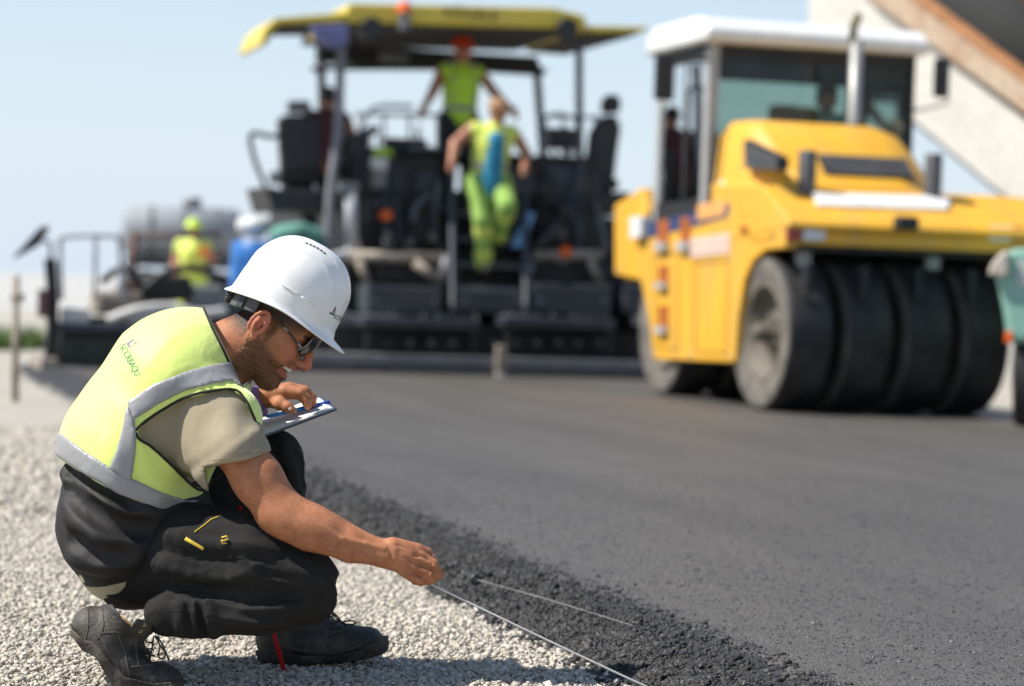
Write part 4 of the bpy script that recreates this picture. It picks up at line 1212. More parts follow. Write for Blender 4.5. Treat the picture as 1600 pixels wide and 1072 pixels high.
# nails
M_NAIL = mat('finger_nail', (0.62, 0.42, 0.35), 0.3, var=0.05)
bb_ = bvh_of(BV, BQ)
for (x, y, rx, rz) in ((453.5, 639, .0055, .0042), (676, 868, .0042, .0035)):
    h0 = hit_px(bb_, x, y, 0.0)
    if h0 is not None:
        mb = MB(); mb.lathe([(0.0001, 0.0016), (0.0030, 0.0013), (0.0046, 0.0002), (0.0048, -0.001)], h0, Vector((0.1, -1, 0.25)), 14)
        wmb(mb, 'finger_nail', M_NAIL)

# ---- boots
M_LEATHER = mat('worn_black_leather', (0.030, 0.027, 0.024), 0.58, var=0.35, vscale=16, bump=0.3, bscale=160, spec=0.35, dirt=0.8, dirtcol=(0.17, 0.145, 0.115), dscale=10)
M_SOLE = mat('rubber_sole', (0.026, 0.022, 0.019), 0.85, var=0.25, vscale=20, bump=0.3, bscale=120, dirt=0.75, dirtcol=(0.15, 0.12, 0.09), dscale=12)
M_LACE = mat('black_lace', (0.016, 0.016, 0.016), 0.8, var=0.2)
M_STITCH = mat('grey_stitching', (0.085, 0.075, 0.062), 0.8, var=0.2)
M_LINING = mat('tan_lining', (0.42, 0.27, 0.12), 0.9, var=0.1)
M_EYELET = mat('brass_eyelet', (0.35, 0.28, 0.18), 0.35, 0.8, var=0.1)
def boot(w, upper, shaft, solepts, cut, soleoutline, tread, seams, holes, laces, lining, box):
    S = Sdf.px_box(*box, w - 0.09, w + 0.09, 0.0028)
    S.chain(upper, 0.02, 1.28)
    S.chain(shaft, 0.02, 1.12)
    for sm_ in seams: S.chain([(x, y, w - 0.055, 2.0) for x, y in sm_], 0.004, sub=False) if False else None
    S.V = np.maximum(S.V, S.poly(cut))
    a, b = S.mesh(1)
    bo = wpart('boot', a, b, M_LEATHER)
    bvb = bvh_of(a, b)
    K = Sdf.px_box(*box, w - 0.09, w + 0.09, 0.0028)
    K.chain(solepts, 0.012, 1.38)
    K.V = np.maximum(K.V, K.poly(soleoutline))
    PXk, PYk, qk = K.pxs()
    K.V = (K.V + 0.0012 * np.sin(PXk * 0.55) * (PYk > tread(PXk)) ).astype(np.float32)
    a2, b2 = K.mesh(1)
    so = wpart('sole', a2, b2, M_SOLE, bo); so.location = (0, 0, 0)
    for sm_ in seams:
        P = px_line(bvb, spline([(x, y) for x, y in sm_], 6), 0.0003, 50)
        if len(P) > 3:
            mb = MB(); mb.tube(P, 0.0016, 6); wmb(mb, 'seam', M_STITCH if len(sm_) % 2 else M_LEATHER, bo)
    for (x, y) in holes:
        h = hit_px(bvb, x, y, 0.0)
        if h is not None:
            mb = MB(); mb.lathe([(0.0022, 0.002), (0.0045, 0.002), (0.0048, -0.001)], h, Vector((0, -1, 0.1)), 14); wmb(mb, 'eyelet', M_EYELET, bo)
    for lc in laces:
        mb = MB(); mb.tube([Lp(*p) for p in spline(lc, 6)], 0.0019, 7); wmb(mb, 'lace', M_LACE, bo)
    if lining:
        P = px_line(bvb, spline(lining, 5), 0.001, 30)
        if len(P) > 3:
            mb = MB(); mb.tube(P, 0.0026, 6); wmb(mb, 'lining', M_LINING, bo)
    return bo
wr_ = -0.20
rb_ = boot(wr_, [(143, 978, wr_, 31), (172, 1012, wr_, 35), (204, 1040, wr_, 34), (240, 1060, wr_, 27), (263, 1063, wr_, 23)],
     [(168, 1000, wr_, 40), (205, 960, wr_, 40), (222, 935, wr_, 36)],
     [(140, 990, wr_, 34), (172, 1022, wr_, 37), (205, 1054, wr_, 37), (262, 1068, wr_, 29)],
     [(60, 900), (150, 944), (176, 944), (185, 958), (205, 978), (214, 966), (236, 972), (248, 980), (242, 996), (236, 1012), (236, 1034), (256, 1032), (276, 1042), (292, 1060), (294, 1070), (240, 1076), (194, 1066), (168, 1042), (148, 1014), (130, 1008), (108, 978), (100, 950)],
     [(108, 962), (114, 984), (132, 1000), (150, 1004), (172, 1034), (196, 1058), (240, 1068), (294, 1062), (294, 1092), (196, 1094), (182, 1080), (168, 1060), (150, 1028), (128, 1016), (112, 994)],
     lambda x: 2000 + 0 * x,
     [[(136, 950), (138, 975), (134, 1000)], [(160, 952), (162, 975), (158, 990), (152, 1000)], [(158, 990), (182, 988), (200, 994), (228, 996)],
      [(184, 992), (196, 1024), (202, 1056)], [(212, 998), (214, 1030), (222, 1046)], [(202, 1020), (216, 1020)], [(205, 1042), (222, 1040), (240, 1038)], [(140, 975), (150, 990), (162, 1002), (176, 1034), (196, 1058)],
      [(222, 967), (240, 975), (236, 990), (218, 988)]],
     [(225, 976), (219, 986), (226, 1003), (228, 1014), (230, 1026)],
     [[(240, 994, wr_ - 0.03), (238, 1010, wr_ - 0.035), (234, 1036, wr_ - 0.04), (242, 1056, wr_ - 0.05), (250, 1066, wr_ - 0.05)],
      [(243, 994, wr_ - 0.02), (250, 1010, wr_ - 0.05), (247, 1024, wr_ - 0.05), (255, 1030, wr_ - 0.05), (258, 1020, wr_ - 0.05), (250, 1008, wr_ - 0.04)],
      [(246, 994, wr_ - 0.02), (256, 1012, wr_ - 0.045), (264, 1032, wr_ - 0.045)],
      [(228, 1003, wr_ - 0.045), (238, 1005, wr_ - 0.02), (240, 1008, wr_ + 0.02)], [(229, 1014, wr_ - 0.045), (238, 1014, wr_ - 0.02), (240, 1017, wr_ + 0.02)], [(231, 1026, wr_ - 0.045), (240, 1024, wr_ - 0.02), (241, 1026, wr_ + 0.02)]],
     [(180, 946), (186, 958), (196, 970), (206, 978)], (95, 890, 305, 1110))
rb_['label'] = 'worn dark leather work boot with raised heel'
wl_ = 0.20
lb_ = boot(wl_, [(432, 1002, wl_, 31), (480, 1002, wl_, 33), (535, 1005, wl_, 28), (574, 1006, wl_, 27)],
     [(440, 985, wl_, 37), (470, 950, wl_, 36), (505, 985, wl_, 24)],
     [(432, 1010, wl_, 34), (480, 1012, wl_, 36), (545, 1012, wl_, 32), (578, 1006, wl_, 30)],
     [(380, 900), (500, 930), (512, 958), (534, 974), (560, 977), (588, 976), (602, 984), (618, 996), (592, 1006), (560, 1024), (520, 1033), (470, 1031), (430, 1022), (380, 1024)],
     [(392, 1016), (430, 1014), (470, 1024), (520, 1026), (560, 1016), (590, 994), (612, 992), (612, 1012), (596, 1024), (560, 1033), (500, 1037), (440, 1044), (400, 1043), (392, 1036)],
     lambda x: 1032 + 0 * x,
     [[(404, 1018), (440, 1010), (470, 1016), (510, 1020), (550, 1014), (580, 1000), (596, 988)], [(440, 985), (470, 982), (500, 984), (520, 988), (540, 984)], [(448, 1012), (446, 992), (440, 975)],
      [(500, 984), (508, 1000), (520, 1012), (532, 1016)]],
     [(515, 966), (522, 972)],
     [[(508, 955, wl_ - 0.03), (520, 960, wl_ - 0.04), (532, 972, wl_ - 0.045), (548, 976, wl_ - 0.045), (556, 973, wl_ - 0.04), (548, 970, wl_ - 0.04), (534, 972, wl_ - 0.035)],
      [(514, 952, wl_ - 0.02), (526, 962, wl_ - 0.03), (534, 972, wl_ - 0.03), (541, 978, wl_ - 0.04)], [(510, 966, wl_ - 0.045), (520, 962, wl_ - 0.01), (524, 963, wl_ + 0.03)], [(517, 975, wl_ - 0.045), (528, 970, wl_ - 0.01), (531, 972, wl_ + 0.03)]],
     None, (385, 900, 625, 1062))
lb_['label'] = 'dark leather work boot flat on the gravel'
print('boots', time.time() - T0)

# ---- things in hand and around
def at_local(name, label, cat, p):
    q = loc2world(np.array(p)[None])[0]
    return thing(name, label, cat, tuple(q)), q
NLc, NRc, FRc = Lp(404, 687, 0.045), Lp(527, 641, 0.105), Lp(502, 622, 0.285)
FLc = NLc + FRc - NRc
cb_, co = at_local('clipboard', 'thin dark clipboard with white sheets under the bare hand with the purple watch', 'clipboard', (NLc + FRc) / 2)
eu = (NRc - NLc); ev = (FLc - NLc); en = np.cross(eu, ev); en /= np.linalg.norm(en)
if en[2] < 0: en = -en
def slab(u0, u1, v0, v1, h0, h1, curl=0.0, n=8):
    m2 = MB(); top = []; bot = []
    for i in range(n + 1):
        u = u0 + (u1 - u0) * i / n; c = curl * (i / n) ** 2
        top.append([NLc + eu * u + ev * v_ + en * (h1 + c) for v_ in (v0, v1)]); bot.append([NLc + eu * u + ev * v_ + en * (h0 + c) for v_ in (v0, v1)])
    m2.grid(top, False); m2.grid(bot, False)
    m2.grid([[a[0] for a in top], [a[0] for a in bot]], False); m2.grid([[a[1] for a in top], [a[1] for a in bot]], False)
    m2.grid([top[0], bot[0]], False); m2.grid([top[-1], bot[-1]], False)
    return m2
wmb(slab(-0.15, 1.0, 0, 1, 0, 0.003), 'board', mat('navy_board', (0.022, 0.026, 0.045), 0.4, var=0.1), cb_, off=co)
M_PAPER = mat('white_paper', (0.80, 0.80, 0.79), 0.8, var=0.02)
wmb(slab(-0.12, 0.975, 0.03, 0.97, 0.0032, 0.0045), 'plastic_pocket', mat('clear_grey_sleeve', (0.42, 0.45, 0.50), 0.15, var=0.05), cb_, off=co)
for k, (u1, v0, h, cu) in enumerate(((0.95, 0.05, 0.0050, 0.0), (0.935, 0.08, 0.0058, 0.0008), (0.92, 0.10, 0.0066, 0.0018))):
    wmb(slab(-0.10, u1, v0, 0.93, h, h + 0.0006, cu), 'paper_sheet', M_PAPER, cb_, off=co)
mb = MB(); pa0 = Lp(417, 651, 0.100); pa1 = Lp(516, 629, 0.185)
pen, po = at_local('pen', 'translucent blue pen lying on the white paper', 'pen', pa0)
dirp = (pa1 - pa0); 
def pen_part(name, u0, u1, r0, r1, m):
    m2 = MB(); m2.cyl(pa0 + dirp * u0, pa0 + dirp * u1, r0, r1, 14); wmb(m2, name, m, pen, off=po)
M_PENB = mat('blue_pen_barrel', (0.02, 0.24, 0.62), 0.2, var=0.05, spec=0.6); M_PENC = mat('dark_blue_cap', (0.012, 0.07, 0.42), 0.25, var=0.05)
pen_part('barrel', 0.03, 0.62, 0.0045, 0.0045, M_PENB); pen_part('cap', 0.60, 0.985, 0.0054, 0.0056, M_PENC); pen_part('end_plug', 0.0, 0.03, 0.0036, 0.0036, M_PENC)
m2 = MB(); m2.box(pa0 + dirp * 0.86 + np.array([0.002, -0.006, -0.006]), (0.040, 0.0025, 0.003), Matrix.Rotation(-0.22, 3, 'Y')); wmb(m2, 'pocket_clip', M_PENC, pen, off=po)

# red marking pin leaning behind the knee
pb_, pt_ = at_local('marking_pin', 'thin red steel pin stuck in the gravel behind the bent knee', 'marking pin', Lp(446, 1054, 0.06))
mb = MB(); mb.tube([Lp(446, 1056, 0.06), Lp(410, 925, 0.075), Lp(368, 770, 0.09)], 0.0050, 10); wmb(mb, 'pin_shaft', mat('red_paint', (0.50, 0.010, 0.018), 0.35, var=0.1), pb_, off=pt_)
mb = MB(); mb.tube([Lp(368, 770, 0.09), Lp(362, 748, 0.093)], 0.0062, 10); wmb(mb, 'pin_head', MATS['red_paint'], pb_, off=pt_)
# white string line from the hand
def string_line(name, label, pts, r, m):
    W = [np.array(p) for p in pts]; o = W[0]
    m2 = MB(); m2.tube(W, r, 6)
    ob = m2.build(name, m, None, off=o); ob.location = o
    return tag(ob, label, 'cord')
M_CORD = mat('white_cord', (0.66, 0.64, 0.60), 0.8, var=0.15, vscale=300)
hand_w = loc2world(Lp(655, 904, hs + 0.018)[None])[0]
endp = on_ground(1022, 1076, 0.035)
far_e = hand_w + (endp - hand_w) * 1.6
string_line('string_line', 'taut white cord running from the hand along the asphalt foot', [hand_w + (far_e - hand_w) * t + np.array([0, 0, -0.004 * math.sin(math.pi * t)]) for t in np.linspace(0, 1, 12)], 0.0023, M_CORD)
# thin rod with a black clamp lying over the crumbled edge
r0 = on_ground(742, 905, 0.082); r1 = on_ground(990, 978, 0.070)
rod = thing('measuring_rod', 'thin grey rod with a black end clamp lying over the crumbled asphalt edge', 'measuring rod', tuple(r0))
mid_ = [r0 + (r1 - r0) * t + np.array([0, 0, 0.003 * math.sin(math.pi * t)]) for t in np.linspace(0, 1, 8)]
m2 = MB(); m2.tube(mid_, 0.0013, 8); m2.build('rod_shaft', mat('dull_steel', (0.24, 0.23, 0.22), 0.6, 0.2, var=0.2), rod, off=r0)
dv = Vector(r1 - r0).normalized(); 
m2 = MB(); m2.lathe([(0.0005, -0.014), (0.013, -0.014), (0.0155, -0.011), (0.0155, 0.013), (0.011, 0.015), (0.011, 0.008), (0.0005, 0.008)], Vector(r0), dv * 0.5 + Vector((0.15, -0.8, -0.1)), 24)
m2.build('end_clamp', M_BLACKPL, rod, off=r0)
m2 = MB(); ax_ = (dv * 0.5 + Vector((0.15, -0.8, -0.1))).normalized()
m2.lathe([(0.0045, 0.0), (0.0075, 0.0), (0.0075, 0.0145), (0.0045, 0.0145)], Vector(r0), ax_, 20)
m2.build('clamp_ring', MATS['dull_steel'], rod, off=r0)
print('worker done', time.time() - T0)

# ================================================================== other people
M_SKIN2 = mat('tanned_skin', (0.40, 0.17, 0.095), 0.5, var=0.12, vscale=20)
M_VIS = fabric('hi_vis_lime', (0.50, 0.78, 0.05), 0.6, 0.3, 0.06, 300, 0.1, 0.3)
M_VIS2 = fabric('hi_vis_pale', (0.62, 0.72, 0.12), 0.6, 0.3, 0.06, 300, 0.1, 0.3)
M_DARKCLOTH = fabric('dark_work_cloth', (0.022, 0.023, 0.026), 0.85)
def metric(lo, hi, h=0.011): return Sdf(lo, hi, h)
def build_field(spec, h, box):
    S = metric(box[0], box[1], h)
    for p in spec:
        if p[0] == 'c': S.cone(p[1], p[2], p[3], p[4], p[5] if len(p) > 5 else 0.02, p[6] if len(p) > 6 else 1.0)
        elif p[0] == 'e': S.ell(p[1], p[2], p[3] if len(p) > 3 else 0.02)
        elif p[0] == 'z': S.V = np.maximum(S.V, (p[1] * (S.ax[2] - p[2]))[None, None, :].astype(np.float32))
    return S.mesh(1)
def figure(label, loc, rz, J, col, hat, group=None, h=0.011, scale=1.0):
    """J: joints in metres (x right, y away, z up, feet near 0). One continuous body mesh plus clothes."""
    root = thing('person', label, 'person', loc, rz, group)
    root.scale = (scale,) * 3
    A = {k: np.array(v, float) for k, v in J.items()}
    allp = np.array(list(A.values())); box = (allp.min(0) - 0.24, allp.max(0) + 0.26)
    def P(name, spec, m, parent=root, hh=h):
        V, Q = build_field(spec, hh, box)
        return np_mesh(name, V, Q, m, parent) if len(Q) else None
    hd, nk, ch, pe = A['head'], A['neck'], A['chest'], A['pelvis']
    fw = A['face'] - hd; fw = fw / np.linalg.norm(fw)
    bk = col.get('bulk', 1.12)
    sp = [('c', pe, ch, 0.13, 0.14, 0.03, 1.0), ('c', ch, nk, 0.10, 0.055, 0.04), ('c', nk, hd, 0.055, 0.055, 0.02),
          ('e', hd + [0, 0, 0.03], (0.078, 0.092, 0.095)), ('e', hd + fw * 0.03 + [0, 0, -0.045], (0.058, 0.062, 0.068)), ('e', hd + fw * 0.10 + [0, 0, -0.03], (0.014, 0.014, 0.022), 0.012)]
    side = np.cross(fw, [0, 0, 1.0]); side /= np.linalg.norm(side)
    for s_ in (-1, 1): sp.append(('e', hd + side * s_ * 0.078 + [0, 0, -0.02], (0.016, 0.018, 0.030), 0.008))
    for s_ in 'rl':
        sh, el, wr = A['sh_' + s_], A['el_' + s_], A['wr_' + s_]
        sp += [('c', sh, el, 0.056 * bk, 0.046 * bk), ('c', el, wr, 0.046 * bk, 0.031 * bk)]
        hv = (wr - el) / np.linalg.norm(wr - el)
        sp += [('c', wr, wr + hv * 0.07, 0.030, 0.036, 0.012)]
        sd = np.cross(hv, [0.2, 0.9, 0.3]); sd /= np.linalg.norm(sd)
        for k in (-1.2, -0.4, 0.4, 1.2):
            b0 = wr + hv * 0.075 + sd * 0.017 * k
            sp.append(('c', b0, b0 + hv * 0.055 + np.array([0, 0, -0.03]), 0.011, 0.009, 0.004))
        sp.append(('c', wr + hv * 0.03 + sd * 0.03, wr + hv * 0.075 + sd * 0.055, 0.012, 0.010, 0.006))
        hp, kn, an = A['hp_' + s_], A['kn_' + s_], A['an_' + s_]
        sp += [('c', hp, kn, 0.078, 0.055), ('c', kn, an, 0.055, 0.04)]
    P('body', sp, M_SKIN2)
    # clothes
    vs = [('c', pe + (ch - pe) * 0.12, ch, 0.155 * bk, 0.170 * bk, 0.03, 0.88), ('c', ch, nk - [0, 0, 0.03], 0.15 * bk, 0.085, 0.05)]
    for s_ in 'rl': vs.append(('c', ch + [0, 0, 0.03], A['sh_' + s_] * 0.85 + ch * 0.15, 0.11 * bk, 0.082 * bk, 0.05))
    ve = P('vest', vs, col['vest'])
    if col.get('shirt') is not None:
        ss_ = [('c', pe, ch, 0.142, 0.150, 0.03)]
        if col.get('open_front'):
            ss_ += [('c', pe + fw * 0.10 + [0, 0, -0.06], ch + fw * 0.115 + [0, 0, 0.08], 0.105, 0.098, 0.02), ('e', pe + [0, 0, 0.0], (0.185, 0.16, 0.10))]
        for s_ in 'rl': ss_ += [('c', A['sh_' + s_], A['sh_' + s_] * 0.55 + A['el_' + s_] * 0.45, 0.068, 0.060)] if col.get('sleeves', True) else []
        P('shirt', ss_, col['shirt'])
    for z0 in col.get('bands', ()):   # belts of the vest
        c0 = pe + (ch - pe) * z0
        P('reflective_band', [('c', c0 - [0, 0, 0.10], c0 + [0, 0, 0.10], 0.162 * bk, 0.165 * bk, 0.02, 0.88), ('z', 1, c0[2] + 0.028), ('z', -1, c0[2] - 0.028)], M_BAND, ve)
    if col.get('braces'):
        for s_ in 'rl':
            b0 = (A['sh_' + s_] - ch) * 0.55
            P('reflective_band', [('c', pe + b0 + fw * 0.125 + [0, 0, 0.12], ch + b0 + fw * 0.135, 0.030, 0.030, 0.01), ('c', ch + b0 + fw * 0.135, ch + b0 + [0, 0, 0.17], 0.03, 0.03, 0.01)], col.get('brace_mat', M_BAND), ve)
    if col.get('trousers') is not None:
        ts = [('e', pe, (0.155, 0.125, 0.12))]
        for s_ in 'rl': ts += [('c', A['hp_' + s_], A['kn_' + s_], 0.108 * bk, 0.082 * bk), ('c', A['kn_' + s_], A['an_' + s_], 0.080 * bk, 0.068 * bk)]
        tr = P('trousers', ts, col['trousers'])
        for f_ in col.get('leg_bands', ()):
            for s_ in 'rl':
                c0 = A['kn_' + s_] * (1 - f_) + A['an_' + s_] * f_; dd = (A['an_' + s_] - A['kn_' + s_]); dd /= np.linalg.norm(dd)
                P('reflective_band', [('c', c0 - dd * 0.022, c0 + dd * 0.022, 0.083 * bk, 0.080 * bk, 0.01)], col.get('legband_mat', M_BAND), tr)
        for s_ in 'rl':
            an = A['an_' + s_]; ft = A.get('ft_' + s_, an + np.array([0.0, -0.16, -0.05]))
            P('boot', [('c', an + [0, 0, -0.01], an + [0, 0, 0.06], 0.058, 0.055), ('c', an + [0, 0.02, -0.04], ft, 0.048, 0.040)], M_LEATHER)
    if col.get('gloves') is not None:
        for s_ in col['gloves_on']:
            wr = A['wr_' + s_]; hv = wr - A['el_' + s_]; hv /= np.linalg.norm(hv)
            P('glove', [('c', wr - hv * 0.05, wr + hv * 0.08, 0.046, 0.050), ('c', wr + hv * 0.08, wr + hv * 0.15, 0.042, 0.024)], col['gloves'])
    hm, hk = hat
    if hk == 'helmet':
        mb = MB(); c0 = hd + np.array([0, 0, 0.055])
        mb.lathe([(0.142, -0.004), (0.138, 0.0), (0.116, 0.010), (0.112, 0.045), (0.092, 0.085), (0.055, 0.112), (0.001, 0.122)], c0, (0, 0, 1), 36)
        mb.box(c0 + fw * 0.135 + [0, 0, 0.0], (0.13, 0.09, 0.008), Matrix.Rotation(math.atan2(fw[1], fw[0]) + math.pi / 2, 3, 'Z'))
        hl_ = mb.build('helmet', hm, root)
    elif hk == 'cap':
        mb = MB(); c0 = hd + np.array([0, 0, 0.045])
        mb.lathe([(0.100, -0.01), (0.103, 0.02), (0.094, 0.06), (0.060, 0.088), (0.001, 0.096)], c0, (0, 0, 1), 32)
        mb.box(c0 + fw * 0.12 + [0, 0, 0.0], (0.15, 0.12, 0.008), Matrix.Rotation(math.atan2(fw[1], fw[0]) + math.pi / 2, 3, 'Z') @ Matrix.Rotation(-0.2, 3, 'X'))
        mb.build('cap', hm, root)
    elif hk == 'hair':
        P('hair', [('e', hd + [0, 0, 0.045] - fw * 0.012, (0.088, 0.100, 0.092))] , hm)
    return root

# ================================================================== asphalt paver
class Frame:
    """a machine standing on the ground: local x right, y away, z up"""
    def __init__(s, org, yaw):
        s.o = np.array([org[0], org[1], org[2] if len(org) > 2 else 0.0]); c, n = math.cos(yaw), math.sin(yaw); s.yaw = yaw
        s.x = np.array([c, n, 0]); s.y = np.array([-n, c, 0])
    def on_y(s, px, py, yl):
        r = ray(px, py); t = ((s.o + s.y * yl - CPOS) @ s.y) / (r @ s.y); p = CPOS + r * t - s.o
        return (float(p @ s.x), yl, float(p[2]))
    def on_x(s, px, py, xl):
        r = ray(px, py); t = ((s.o + s.x * xl - CPOS) @ s.x) / (r @ s.x); p = CPOS + r * t - s.o
        return (xl, float(p @ s.y), float(p[2]))
PAV = Frame(on_ground(700, 598), YAW)
paver = thing('asphalt_paver', 'large black asphalt paver with yellow canopy laying the road', 'paver', tuple(PAV.o), YAW)
M_SLATE = mat('slate_steel', (0.045, 0.052, 0.065), 0.5, 0.2, var=0.15, dirt=0.35, dirtcol=(0.13, 0.12, 0.11), dscale=2.5)
M_BLKST = mat('black_steel', (0.014, 0.014, 0.015), 0.6, 0.1, var=0.25, dirt=0.3, dirtcol=(0.06, 0.055, 0.05), dscale=2.5)
M_GRYST = mat('grey_steel', (0.17, 0.175, 0.19), 0.5, 0.2, var=0.15, dirt=0.4, dirtcol=(0.28, 0.25, 0.21), dscale=3)
M_LTST = mat('light_grey_steel', (0.46, 0.47, 0.49), 0.5, 0.1, var=0.1, dirt=0.3, dirtcol=(0.32, 0.28, 0.22), dscale=3)
M_TANST = mat('dusty_tan_steel', (0.33, 0.28, 0.22), 0.7, 0.1, var=0.25, dirt=0.5, dirtcol=(0.12, 0.10, 0.085), dscale=3)
M_CANOPY = mat('canopy_yellow', (0.66, 0.50, 0.045), 0.45, var=0.06, dirt=0.2, dirtcol=(0.45, 0.38, 0.2), dscale=2, coat=0.2)
M_ORANGE = mat('signal_orange', (0.85, 0.13, 0.01), 0.35, var=0.05)
M_GLOSSK = mat('black_vinyl', (0.020, 0.020, 0.022), 0.55, var=0.2)
M_BLUE = mat('blue_plastic', (0.02, 0.14, 0.42), 0.4, var=0.08)
M_TEAL = mat('teal_net', (0.10, 0.27, 0.21), 0.8, var=0.25, vscale=6)
M_WHITEP = mat('dusty_white', (0.62, 0.61, 0.58), 0.6, var=0.08, dirt=0.3, dirtcol=(0.42, 0.38, 0.32))
def prect(fr, name, x0, y0, x1, y1, ya, yb, m, parent, bevel=0.012):
    xm, ym = (x0 + x1) / 2, (y0 + y1) / 2
    a = fr.on_y(x0, ym, ya)[0], fr.on_y(xm, y0, ya)[2]; b = fr.on_y(x1, ym, ya)[0], fr.on_y(xm, y1, ya)[2]
    mb = MB(); mb.span(min(a[0], b[0]), max(a[0], b[0]), ya, yb, min(a[1], b[1]), max(a[1], b[1]))
    return mb.build(name, m, parent, bevel)
def ptube(fr, name, pts, r, m, parent, n=10, smooth=0):
    P = [fr.on_y(*p) for p in pts]
    if smooth: P = [tuple(p) for p in spline(P, smooth)]
    mb = MB(); mb.tube(P, r, n); return mb.build(name, m, parent)
def pprism(fr, name, poly, ya, yb, m, parent, bevel=0.01):
    P = [fr.on_y(x, y, ya) for x, y in poly]
    mb = MB(); mb.prism([(p[0], p[2]) for p in P], 1, ya, yb); return mb.build(name, m, parent, bevel)
pv_ = PAV
# screed
prect(pv_, 'screed_plate', 92, 590, 1330, 606, 0.06, 0.62, M_BLKST, paver)
prect(pv_, 'screed_rail', 92, 572, 1330, 589, 0.0, 0.08, M_SLATE, paver)
prect(pv_, 'walkway', 92, 557, 1330, 571, 0.03, 0.42, M_GRYST, paver)
prect(pv_, 'screed_housing', 100, 512, 1322, 556, 0.42, 0.95, M_BLKST, paver)
for k, (a, b) in enumerate(((568, 750), (786, 962), (1000, 1180))):
    prect(pv_, 'step_ledge', a, 497, b, 513, 0.10, 0.55, M_SLATE, paver)
    prect(pv_, 'ledge_bracket', a + 4, 514, a + 14, 556, 0.14, 0.22, M_BLKST, paver)
    prect(pv_, 'ledge_bracket', b - 14, 514, b - 4, 556, 0.14, 0.22, M_BLKST, paver)
    prect(pv_, 'dirt_covered_tread', a + 8, 493, a + 60, 497, 0.12, 0.5, M_GRYST, paver, 0.004)
    prect(pv_, 'dirt_covered_tread', b - 62, 493, b - 10, 497, 0.12, 0.5, M_SLATE, paver, 0.004)
for a, b, c, d in ((574, 447, 692, 492), (714, 452, 824, 490), (830, 444, 956, 492), (975, 446, 1100, 492)):
    prect(pv_, 'heater_box', a, c - 0 if False else b, c, d, 0.35, 0.85, M_SLATE, paver, 0.02)
for a in (586, 680, 726, 812, 844, 944):
    p = pv_.on_y(a, 470, 0.345); mb = MB(); mb.cyl((p[0], 0.352, p[2]), (p[0], 0.335, p[2]), 0.022, n=12); mb.build('box_latch', M_GRYST, paver)
prect(pv_, 'crown_jack', 776, 540, 792, 600, -0.06, 0.0, M_TANST, paver)
mb = MB(); p = pv_.on_y(784, 592, -0.08); mb.cyl((p[0], -0.10, p[2]), (p[0], -0.02, p[2]), 0.055, n=18); mb.build('jack_wheel', M_LTST, paver)
# tow arms and dusty frames above the screed
ptube(pv_, 'tow_arm', [(548, 400, 0.7), (692, 404, 0.7)], 0.055, M_TANST, paver)
ptube(pv_, 'tow_arm', [(834, 400, 0.7), (940, 398, 0.7)], 0.05, M_TANST, paver)
ptube(pv_, 'brace', [(560, 405, 0.62), (575, 445, 0.6)], 0.04, M_TANST, paver)
ptube(pv_, 'brace', [(648, 410, 0.62), (690, 442, 0.6)], 0.045, M_TANST, paver)
ptube(pv_, 'brace', [(700, 400, 0.62), (690, 440, 0.6)], 0.05, M_GRYST, paver)
ptube(pv_, 'brace', [(920, 402, 0.62), (940, 446, 0.6)], 0.04, M_TANST, paver)
ptube(pv_, 'brace', [(830, 410, 0.62), (822, 446, 0.6)], 0.04, M_GRYST, paver)
prect(pv_, 'auger_cover', 600, 414, 690, 444, 0.75, 1.1, M_BLKST, paver)
prect(pv_, 'auger_cover', 836, 412, 940, 444, 0.75, 1.1, M_BLKST, paver)
# tractor: rear wall left and right of the stairs, side tanks, deck
prect(pv_, 'rear_wall', 556, 246, 690, 398, 1.15, 3.0, M_BLKST, paver)
prect(pv_, 'rear_wall', 838, 244, 944, 396, 1.15, 3.0, M_BLKST, paver)
prect(pv_, 'stair_back', 690, 300, 838, 400, 1.6, 3.0, M_BLKST, paver)
prect(pv_, 'tractor_frame', 540, 398, 945, 510, 1.0, 5.4, M_BLKST, paver)
prect(pv_, 'hopper', 470, 330, 1010, 470, 4.4, 6.4, M_BLKST, paver)
for k, y in enumerate((332, 372, 412, 448)):
    prect(pv_, 'stair_tread', 708, y, 824, y + 6, 1.22 - 0.2 * k, 1.48 - 0.2 * k, M_GRYST, paver, 0.006)
for x in (708, 822):
    ptube(pv_, 'stair_rail', [(x, 490, 0.25), (x - 1, 400, 0.55), (x - 2, 300, 0.85), (x - 2, 262, 0.95), (x - 1, 250, 1.2)], 0.030, M_SLATE, paver, smooth=4)
    ptube(pv_, 'stair_stringer', [(x, 492, 0.45), (x, 330, 1.25)], 0.045, M_SLATE, paver)
for (x0, y0, x1, y1, m) in ((572, 262, 640, 300, M_GLOSSK), (580, 246, 606, 296, M_WHITEP), (650, 270, 684, 300, M_SLATE), (570, 310, 625, 350, M_GLOSSK), (640, 316, 684, 380, M_GLOSSK),
                            (850, 262, 900, 320, M_SLATE), (905, 270, 938, 330, M_GLOSSK), (850, 330, 930, 385, M_GLOSSK)):
    prect(pv_, 'service_panel', x0, y0, x1, y1, 1.10, 1.16, m, paver)
p = pv_.on_y(605, 336, 0.93); mb = MB(); mb.cyl((p[0], 1.10, p[2]), (p[0], 0.93, p[2]), 0.05, n=16); mb.build('orange_cap', M_ORANGE, paver)
p = pv_.on_y(884, 393, 0.6); mb = MB(); mb.cyl((p[0], 0.66, p[2]), (p[0], 0.58, p[2]), 0.05, n=16); mb.build('orange_cap', M_ORANGE, paver)
